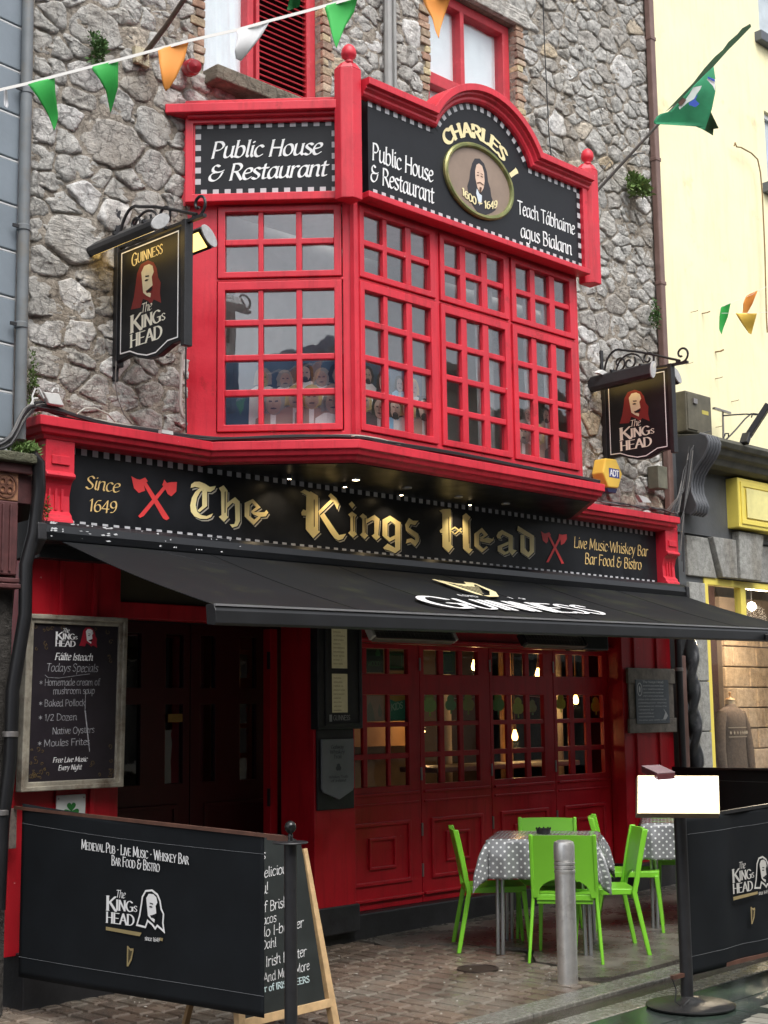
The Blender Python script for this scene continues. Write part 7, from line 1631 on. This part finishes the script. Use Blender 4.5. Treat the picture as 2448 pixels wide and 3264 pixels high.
PBR = mat('brown_pipe_metal', (.16, .095, .08), rough=.45, var=.15, vs=5, c2=(.22, .14, .12), c2s=2)
MB().box(FX(7.62), 11.705, 11.785, 3.2, 9.9, -.02, .05).build('pipe', PBR, t, bev=.012)
for z in (5.9, 7.2, 8.5): MB().box(FX(7.62), 11.698, 11.792, z, z+.04, -.02, .056).build('collar', PBR, t, bev=.006)
MB().box(FX(7.56), 11.72, 11.80, -.2, 2.2, -.02, .03).build('lower_pipe', PBR, t, bev=.006)
t = thing('black_downpipe', (11.66, 7.5, 1), 'black downpipe at the right edge of the right pilaster', 'downpipe')
m = MB(); m.tube([(11.655, 7.52, -.2), (11.655, 7.52, 2.9)], .035, 14); m.build('pipe', BLKM, t, smooth=True)
for z in (2.05, 1.0): m = MB(); m.lathe((11.655, 7.52, z), [(.036, 0), (.042, .003), (.042, .03), (.036, .033)], 14); m.build('collar', HINGE, t, smooth=True)
t = thing('black_downpipe', (4.52, 7.45, 1.5), 'thick black drainpipe left of the menu board and red pilaster', 'downpipe')
m = MB(); m.tube([Vector(atY(100, 1450, 7.36)), Vector(atY(123, 1475, 7.36)), Vector(atY(125, 1560, 7.36)), Vector(atY(108, 1700, 7.38)), Vector(atY(82, 1800, 7.38)), Vector(atY(80, 1960, 7.38)), Vector(atY(40, 2200, 7.38)), Vector(atY(33, 2420, 7.38)), Vector(atY(8, 2620, 7.38)), Vector(atY(-5, 2900, 7.38))], .040, 14); m.build('pipe', mat('worn_black_pipe', (.010, .010, .011), rough=.35, var=.3, c2=(.35, .36, .38), c2s=14, c2lo=.76, c2hi=.79), t, smooth=True)
for px_, py_ in ((45, 2350), (15, 2600)): m = MB(); m.lathe(Vector(atY(px_-12, py_, 7.38)), [(.041, 0), (.047, .004), (.047, .03), (.041, .034)], 14); m.build('collar', HINGE, t, smooth=True)
# ================================================================== LEFT NEIGHBOUR
LD = Vector((-.9925, -.122, 0)); LO = Vector((4.42, 7.50, 0)); FLN = Fr(LO, LD, (0, 0, 1), (.122, -.9925, 0))
if FLN.n.y > 0: FLN.n = -FLN.n
lb = thing('blue_grey_house', (3, 7.4, 3.3), 'blue grey rendered house in ruled blocks at the left edge', 'building')
BLU = mat('blue_grey_render', (.20, .235, .27), rough=.6, var=.10, vs=3, bump=.12, bs=40); JNT = mat('white_joint_and_highlight', (.55, .56, .56), rough=.6)
MB().box(FLN, -.02, 3.5, 3.25, 9.5, -.6, -.012).build('wall_core', JNT, lb)
z = 5.984-.294*9; k = 0
while z < 7.2:
    m = MB(); xs_ = [0, 1.35, 2.7, 3.5] if k % 2 else [0, .70, 2.05, 3.4]
    for a, b in zip(xs_[:-1], xs_[1:]): (MB().box(FLN, a+.001, b-.004, z+.022, z+.294, -.05, .012).build('rendered_block', BLU, lb, bev=.006), MB().box(FLN, a, b, z+.001, z+.014, -.05, .009).build('chamfer_highlight', JNT, lb, bev=.003))  # white strip paints in the light caught along each block's chamfer
    z += .294; k += 1
ln = thing('old_shopfront', (4.3, 7.4, 0), 'old maroon shopfront with a terracotta tile and mossy ledge at the lower left edge', 'shopfront')
MAR = mat('faded_maroon_paint', (.085, .028, .028), rough=.6, var=.4, vs=8, bump=.25, bs=30, c2=(.22, .18, .15), c2s=9, c2lo=.66, c2hi=.74); LEDG = stone_mat('mossy_ledge_stone', [(0, (.12, .12, .08)), (1, (.10, .10, .07))], bump=.8)
FO = FX(7.42)
MB().box(FO, 3.0, 4.50, 3.19, 3.25, -.3, .10).build('ledge', LEDG, ln, bev=.012); MB().box(FO, 3.0, 4.50, 3.13, 3.19, -.3, .05).build('ledge_mould', MAR, ln, bev=.008)
MB().box(FO, 3.0, 4.52, 2.96, 3.13, -.3, .0).build('frieze', MAR, ln)
MB().box(FO, 3.0, 4.42, 2.52, 2.96, -.3, .025).build('pilaster_head', MAR, ln, bev=.008)
for a in (4.26, 4.31, 4.36): MB().box(FO, a, a+.014, 2.54, 2.94, .02, .038).build('reed', MAR, ln, bev=.004)
for b in (2.44, 2.475): MB().box(FO, 3.0, 4.44, b, b+.028, -.3, .05-(b-2.44)*.4).build('base_mould', MAR, ln, bev=.006)
tl = MB().box(FO, 4.25, 4.42, 2.965, 3.14, .0, .018).build('terracotta_tile', mat('terracotta', (.34, .16, .085), rough=.65, var=.25, vs=14), ln, bev=.004)
m = MB(); cx, cz = 4.335, 3.052
m.sweep(FO, [(cx+.07*math.cos(2*PI*k/28), cz+.07*math.sin(2*PI*k/28)) for k in range(28)], [(-.005, .018), (-.005, .026), (.005, .026), (.005, .018)], closed=True)
for q in range(4):
    a = q*PI/2+PI/4
    m.sweep(FO, [(cx+.034*math.cos(a)+.020*math.cos(2*PI*k/16), cz+.034*math.sin(a)+.020*math.sin(2*PI*k/16)) for k in range(16)], [(-.0045, .018), (-.0045, .028), (.0045, .028), (.0045, .018)], closed=True)
    m.flat(FO, [(cx, cz), (cx+.03*math.cos(a+.4+PI/4), cz+.03*math.sin(a+.4+PI/4)), (cx+.055*math.cos(a+PI/4), cz+.055*math.sin(a+PI/4)), (cx+.03*math.cos(a-.4+PI/4), cz+.03*math.sin(a-.4+PI/4))], .026)
m.build('tile_relief', mat('dark_terracotta', (.13, .05, .028), rough=.6), tl)
MB().box(FO, 3.0, 4.44, -.2, 2.47, -.4, -.05).build('rough_wall', stone_mat('dark_rough_stone', [(0, (.05, .045, .04)), (1, (.09, .08, .07))], bump=1.0), ln)
rnd = random.Random(31); z = .1
while z < 2.4:
    h_ = rnd.uniform(.16, .26); x = 3.9+rnd.uniform(0, .2)
    while x < 4.0:
        w = rnd.uniform(.2, .30); m = MB(); j = lambda: rnd.uniform(-.015, .015)
        stone_mesh(m, [(x+j(), z+j()), (x+w*.5, z+j()), (x+w+j(), z+j()), (x+w+j(), z+h_+j()), (x+w*.5, z+h_+j()), (x+j(), z+h_+j())], FX(7.47), .012, .03, x*9+z); m.build('stone', MATS['dark_rough_stone'], ln, smooth='all'); x += w
    z += h_
# ================================================================== RIGHT NEIGHBOUR
yb = thing('yellow_building', (14, 7.7, 0), 'pale yellow rendered building to the right of the pub', 'building')
YEL = mat('pale_yellow_render', (.92, .85, .54), rough=.75, var=.06, vs=1.5, bump=.25, bs=18, c2=(.66, .54, .30), c2s=2.2, c2lo=.60, c2hi=.78, streak=.22)
FY = FX(7.66)
MB().lattice(FY, [11.80, 14.12, 15.1, 22], [3.2, 7.60, 8.50, 9.42, 10.6, 13], lambda i, j: not (i == 1 and j in (1, 3)), -.4, 0).build('wall', YEL, yb)
for z0, z1 in ((7.60, 8.50), (9.42, 10.6)):
    wq = MB().ring(FX(7.72), 14.12, 15.1, z0, z1, .06, -.05, .02).build('window', mat('white_window_frame', (.75, .78, .80), rough=.5), yb)
    MB().box(FX(7.74), 14.15, 15.08, z0+.05, z1-.05, -.01, .0).build('pane', mat('pale_blind_glass', (.5, .56, .6), rough=.2), wq)
    MB().box(FY, 14.0, 15.2, z0-.12, z0, -.1, .09).build('window_sill', mat('grey_window_sill', (.10, .11, .13), rough=.6), yb, bev=.01)
MB().box(FX(7.68), 14.12, 15.1, 10.2, 10.6, -.02, .02).build('dark_blind', SIGNBLK, yb)
DGR = mat('dark_grey_paint', (.085, .09, .095), rough=.5, var=.2, vs=4, bump=.25, bs=14)
MB().box(FX(7.60), 11.82, 20, 3.42, 4.25, -.3, 0).build('fascia_wall', DGR, yb)
CORN = mat('mossy_dark_cornice', (.060, .058, .045), rough=.55, var=.4, vs=6, bump=.3, bs=20)
Fcx = Fr((11.9, 0, 0), (0, 1, 0), (0, 0, 1), (1, 0, 0))
MB().prism(Fcx, [(7.62, 4.40), (7.28, 4.36), (7.25, 4.32), (7.27, 4.27), (7.30, 4.26), (7.32, 4.20), (7.37, 4.17), (7.39, 4.11), (7.46, 4.08), (7.62, 4.07)], 0.0, 8).build('street_cornice', CORN, yb, bev=.006)
# ribbed scroll corbel
cbn = MB()
prof = [(7.60, 4.36), (7.33, 4.36), (7.26, 4.33), (7.235, 4.27), (7.245, 4.20), (7.29, 4.12), (7.37, 4.03), (7.43, 3.94), (7.455, 3.85), (7.45, 3.74), (7.42, 3.66), (7.40, 3.60), (7.42, 3.54), (7.47, 3.51), (7.53, 3.53), (7.60, 3.56)]
prof = [(a, 4.38-(4.38-b)*.92) for a, b in prof]
cb0 = MB().prism(Fcx, prof, -.02, .22).build('scroll_corbel', mat('grey_corbel_paint', (.06, .063, .067), rough=.4, var=.15), yb)
for k in range(5):
    o = MB(); o.tube([Fcx.p(a-.008, b, -.005+.050*k) for a, b in prof[1:-2]], .017, 8); o.build('rib', mat('grey_rib_paint', (.10, .105, .115), rough=.35, var=.1), cb0, smooth=True)
sbx = MB().box(FX(7.60), 12.80, 16, 3.53, 4.05, -.05, .14).build('yellow_fascia_box', mat('yellow_gloss', (.85, .70, .13), rough=.35, var=.05), yb, bev=.01)
MB().ring(FX(7.46), 12.84, 15.96, 3.57, 4.01, .05, .0, .012).build('box_frame', MATS['yellow_gloss'], sbx, bev=.004)
MB().box(FX(7.44), 12.94, 15.9, 3.64, 3.95, -.01, -.004).build('box_panel', mat('pale_yellow_panel', (.86, .78, .32), rough=.4), sbx)
LIME = stone_mat('dressed_limestone', [(0, (.27, .27, .25)), (.5, (.34, .34, .32)), (1, (.22, .22, .21))], bump=.3, grain=20)
FG_ = FX(7.62)
MB().box(FG_, 11.90, 12.33, -.2, 3.42, -.4, -.012).build('pier_core', DGR, yb); MB().box(FG_, 12.33, 20, 3.0, 3.45, -.4, -.012).build('arch_core', DGR, yb)
z = 0.0
while z < 2.9:
    h_ = .49; MB().box(FG_, 12.03, 12.315, z+.006, min(z+h_, 3.0)-.004, -.1, .02).build('ashlar_block', LIME, yb, bev=.006); z += h_
V1 = [[(12.02, 3.0), (12.30, 3.0), (12.55, 3.0), (12.41, 3.40), (12.02, 3.40)], [(12.575, 3.01), (12.86, 3.01), (12.86, 3.41), (12.42, 3.41)], [(12.88, 3.01), (13.28, 3.01), (13.38, 3.50), (12.88, 3.50)], [(13.30, 3.01), (13.9, 3.01), (13.95, 3.40), (13.40, 3.40)]]
for k, p in enumerate(V1):
    q = MB(); q.prism(FG_, p, -.1, (.02, .075, .10, .02)[k]); q.build('voussoir', LIME, yb, bev=.008)
# rope-twist column
m = MB(); n = 220; V = []; Fc = []; seg = 14
for i in range(n+1):
    z = -.1+2.75*i/n
    for k in range(seg):
        a = 2*PI*k/seg; r = .058+.020*math.cos(2*a-z*19); V.append(Vector((11.90+r*math.cos(a), 7.53+r*math.sin(a), z)))
for i in range(n):
    for k in range(seg): Fc.append((i*seg+k, i*seg+(k+1) % seg, (i+1)*seg+(k+1) % seg, (i+1)*seg+k))
m.add(V, Fc); m.build('rope_column', mat('black_gloss_column', (.03, .032, .035), rough=.28, var=.3, c2=(.14, .14, .15), c2s=8, c2lo=.5, c2hi=.8), yb, smooth='all')
# yellow framed shop window and what stands in it
YW_ = MATS['yellow_gloss']
wf = MB().lattice(FX(7.64), [12.335, 12.405, 13.03, 13.13, 14.6, 14.7], [.0, .5, 2.55, 2.62, 2.93, 3.0], lambda i, j: (i in (0, 4)) or j in (0, 4) or (i == 2 and j == 3), -.06, .02).build('shop_window', YW_, yb, bev=.006)
MB().box(FX(7.66), 12.40, 14.6, .5, 2.93, -.008, .0).build('pane', glass_mat('shop_glass', base=.03), wf)
MB().box(FX(7.65), 12.40, 14.6, .0, .5, -.3, .01).build('stall_riser', DGR, yb)
MB().box(FX(9.6), 12.0, 18, -.1, 3.3, -.1, 0).build('shop_back_wall', mat('shop_plaster', (.42, .36, .30), rough=.8), yb)
MB().box(FW, 12.0, 18, 7.7, 9.6, 3.25, 3.35).build('shop_ceiling', mat('shop_ceiling_paint', (.5, .44, .38), rough=.8), yb)
MB().box(FW, 12.0, 18, 7.7, 9.6, .3, .4).build('shop_floor', mat('shop_floor_wood', (.2, .12, .07), rough=.5), yb)
MB().box(FX(8.9), 14.0, 14.62, .4, 3.2, -.1, 0).build('dark_panel', DARK, yb)
SAND = stone_mat('sandstone_block', [(0, (.44, .33, .23)), (.5, (.52, .40, .29)), (1, (.38, .28, .19))], bump=.5)
rnd = random.Random(17); z = .5; k = 0
while z < 2.60:
    h_ = .24; x = 14.62-(.2 if k % 2 else 0)
    while x < 17.0:
        w = rnd.uniform(.34, .55); MB().box(FX(8.80), max(x, 14.62)+.006, x+w-.006, z+.006, z+h_-.006, -.08, rnd.uniform(.0, .02)).build('sandstone_block', SAND, yb, bev=.012); x += w
    z += h_; k += 1
MB().box(FX(8.84), 14.62, 17, .4, 3.0, -.1, 0).build('block_backing', mat('dark_mortar', (.16, .12, .09), rough=.9), yb)
mn = thing('mannequin', (14.0, 8.35, .4), 'headless shop mannequin in a patterned brown knitted jumper behind the yellow framed window', 'mannequin')
NX, NY, _ = atY(2327, 2230, 8.35); SC_ = 8.35/8.8
m = MB(); seg = 28; V = []; Fc = []
rings = [(.94, .20, .13), (1.05, .215, .14), (1.2, .205, .13), (1.35, .20, .125), (1.5, .215, .13), (1.6, .225, .125), (1.66, .215, .11), (1.70, .17, .09), (1.725, .10, .07), (1.74, .065, .06), (1.76, .058, .055)]
def torso(seg=28):
    m = MB(); V = []; Fc = []
    for z, rx, ry in rings:
        for k in range(seg): a = 2*PI*k/seg; V.append(Vector((NX+rx*math.cos(a)*(1+.01*math.sin(a*9+z*20)), 8.35+ry*math.sin(a), z-.02)))
    for i in range(len(rings)-1):
        for k in range(seg): Fc.append((i*seg+k, i*seg+(k+1) % seg, (i+1)*seg+(k+1) % seg, (i+1)*seg+k))
    Fc.append(tuple(range(seg))[::-1]); Fc.append(tuple((len(rings)-1)*seg+k for k in range(seg))); m.add(V, Fc); return m
KN = mat('brown_knit', (.12, .082, .062), rough=.95, var=.3, vs=30, bump=.6, bs=160)
torso().build('jumper', KN, mn, smooth='all')
for sx in (-1, 1):
    m = MB(); m.tube([(NX+sx*.19, 8.35, 1.64), (NX+sx*.26, 8.34, 1.50), (NX+sx*.295, 8.32, 1.25), (NX+sx*.29, 8.29, .98)], [.065, .065, .058, .045], 14); m.build('sleeve', KN, mn, smooth=True)
m = MB(); Fj = FX(8.35-.128)
for k in range(9):
    cx = NX-.17+k*.043
    for cz in (1.43,):
        m.add([Fj.p(cx+a*.018, cz+b*.022, .012-abs(cx-NX)**2*1.6) for a, b in ((-1, 0), (0, 1), (1, 0), (0, -1))], [(0, 1, 2, 3)])
m.build('knit_motif', mat('cream_knit', (.36, .29, .22), rough=.95), mn)
m = MB()
for z in (1.38, 1.48): m.add([Fj.p(NX-.19+.38*q/12, z+dz, .010-abs(-.19+.38*q/12)**2*1.7) for q in range(13) for dz in (0, .010)], [(2*q, 2*q+2, 2*q+3, 2*q+1) for q in range(12)])
m.build('knit_band', MATS['cream_knit'], mn)
m = MB(); m.lathe((NX, 8.35, 1.72), [(.048, 0), (.05, .03), (.046, .06), (.055, .065), (.052, .075), (.0, .077)], 20, cap=False); m.build('neck', mat('linen_neck', (.50, .38, .26), rough=.6), mn, smooth=True)
m = MB(); m.lathe((NX, 8.35, 1.795), [(.050, 0), (.040, .012), (.012, .018), (.010, .04), (.016, .06), (.012, .08), (.0, .085)], 18, cap=False); m.build('wooden_cap', WOOD, mn, smooth='all')
m = MB(); m.tube([(NX, 8.35, .4), (NX, 8.35, .95)], .02, 10); m.build('stand', ALU, mn, smooth=True)
x, y, z = atY(2396, 1933, 8.2)
t = thing('shop_lamp', (x, y, z), 'bright round lamp glowing inside the yellow framed shop window', 'lamp')
m = MB(); m.lathe((x, y, z-.05), [(.0, 0), (.035, .012), (.052, .045), (.04, .085), (.015, .10)], 18, cap=False); m.build('lamp_globe', mat('shop_globe_glow', (1, .95, .8), emit=(1, .84, .55), es=9), t, smooth='all')
m = MB(); m.tube([(x, y, z+.04), (x, y, 3.25)], .006, 6); m.build('cord', IRON, t)
l = bpy.data.lights.new('shop_light', 'POINT'); l.energy = 90; l.color = (1, .80, .58); l.shadow_soft_size = .12
lo = bpy.data.objects.new('shop_light', l); col.objects.link(lo); lo.location = (x-.1, y-.12, z-.12)
# small things on the yellow building
t = thing('fuse_box', (12.1, 7.55, 4.6), 'old grey green metal fuse box on the yellow wall behind the right pub sign', 'utility box')
GB = mat('olive_grey_metal', (.11, .10, .07), rough=.55, var=.25, vs=8)
MB().box(FX(7.66), 11.95, 12.42, 4.43, 4.84, .0, .16).build('cabinet', GB, t, bev=.01); MB().box(FX(7.50), 11.965, 12.14, 4.45, 4.82, -.002, .012).build('door', GB, t, bev=.005)
MB().box(FX(7.50), 12.05, 12.12, 4.72, 4.77, .010, .03).build('catch', HINGE, t); MB().box(FX(7.50), 12.24, 12.36, 4.64, 4.68, -.001, .002).build('label', mat('yellow_label', (.45, .38, .08), rough=.5), t)
t = thing('wall_bracket_lamp', (12.7, 7.4, 4.6), 'black swan neck lamp on a curled iron bracket low on the yellow wall', 'wall lamp')
m = MB(); m.bar(Vector(atY(2275, 1301, 7.5)), Vector(atY(2327, 1317, 7.5)), .03, .02); m.bar(Vector(atY(2304, 1315, 7.52)), Vector(atY(2306, 1412, 7.52)), .022, .012, up=(0, 1, 0)); m.build('wall_bar', HINGE, t)
for pts in (((2306, 1325), (2340, 1322), (2380, 1320), (2412, 1322)), ((2316, 1400), (2345, 1370), (2375, 1335), (2395, 1318)), ((2306, 1398), (2312, 1382), (2322, 1382), (2322, 1392)), ((2395, 1330), (2400, 1318), (2415, 1320), (2425, 1335), (2415, 1345)), ((2316, 1398), (2320, 1415), (2325, 1430))):
    m = MB(); m.tube([Vector(atY(x, y, 7.40)) for x, y in pts], .008, 6); m.build('iron_scroll', IRON, t, smooth=True)
A_, B_ = Vector(atY(2450, 1290, 7.05)), Vector(atY(2385, 1390, 7.25)); m = MB(); m.bar(A_, B_, .10, .06); m.build('lamp_trough', BLKM, t, bev=.006)
m = MB(); m.bar(B_+Vector((-.02, 0, .02)), B_+Vector((-.09, 0, -.09)), .09, .05); m.build('lamp_end', BLKM, t, bev=.006)
t = thing('overhead_wire', atY(2400, 500, 7.55), 'rusty conduit with a swan neck running up the yellow wall at right', 'cable')
Q = [(2340, 465), (2343, 455), (2348, 468), (2362, 470), (2395, 488), (2415, 508), (2424, 550), (2430, 620), (2438, 800), (2443, 1010), (2446, 1060)]
m = MB(); m.tube([Vector(atY(x, y, 7.58)) for x, y in Q], .008, 6); m.build('conduit', mat('rusty_conduit', (.22, .13, .05), rough=.7, var=.3), t, smooth=True)
for k, (px_, py_, s) in enumerate(((2248, 997, .022), (2290, 1120, .03), (2212, 993, .012), (2197, 1158, .008), (2342, 1278, .014), (2290, 1205, .014), (2292, 1360, .012))):
    x, y, z = atY(px_, py_, 7.62); t = thing('wall_fixing', (x, y, z), ('rusty bent hook in the yellow wall left of the far bunting', 'rusty bolt with a drip stain lower on the yellow wall', 'tiny rusty nail beside the hook on the yellow wall', 'tiny nail near the brown downpipe over the right sign', 'small rusty stub above the bracket lamp', 'faint rust spot on the yellow wall between bolt and stub', 'rusty spot beside the fuse box')[k], 'wall fixing')
    m = MB(); m.tube([(x, 7.66, z), (x+s*.3, 7.60, z), (x+s*1.3, 7.58, z+s*.6)], s*.28, 6); m.build('hook', MATS['rusty_conduit'], t, smooth=True)
# ================================================================== ACROSS THE STREET (seen only in the glass)
for nm, x0, x1, h_, c, lab in (('blue_shop_building', -16, 2.0, 8.0, (.06, .13, .28), 'blue fronted shop building across the street, reflected in the bay window'), ('grey_terrace_building', 2.0, 34, 7.2, (.22, .215, .20), 'grey terrace across the street, reflected in the bay window')):
    b = thing(nm, ((x0+x1)/2, -3, 0), lab, 'building')
    mm_ = mat(nm+'_render', c, rough=.7, var=.15, vs=1.5)
    F_ = Fr((0, -3.0, 0), (1, 0, 0), (0, 0, 1), (0, 1, 0)); xs_ = [x0]; x = x0+1.2
    while x+1.0 < x1: xs_ += [x, x+1.0]; x += 2.6
    xs_.append(x1)
    MB().lattice(F_, xs_, [0, .9, 2.6, 4.0, 5.6, h_], lambda i, j: not (i % 2 == 1 and j in (1, 3)), -.3, 0).build('facade', mm_, b)
    MB().box(F_, x0, x1, 0, h_, -.5, -.3).build('backing', mat('dim_window_void', (.03, .032, .035), rough=.2), b)
    MB().box(F_, x0, x1, 2.75, 3.3, .0, .25).build('fascia', mat(nm+'_fascia', tuple(min(1, v*1.5) for v in c), rough=.5), b)
    MB().box(F_, x0, x1, h_, h_+.18, -.3, .2).build('parapet', mm_, b)
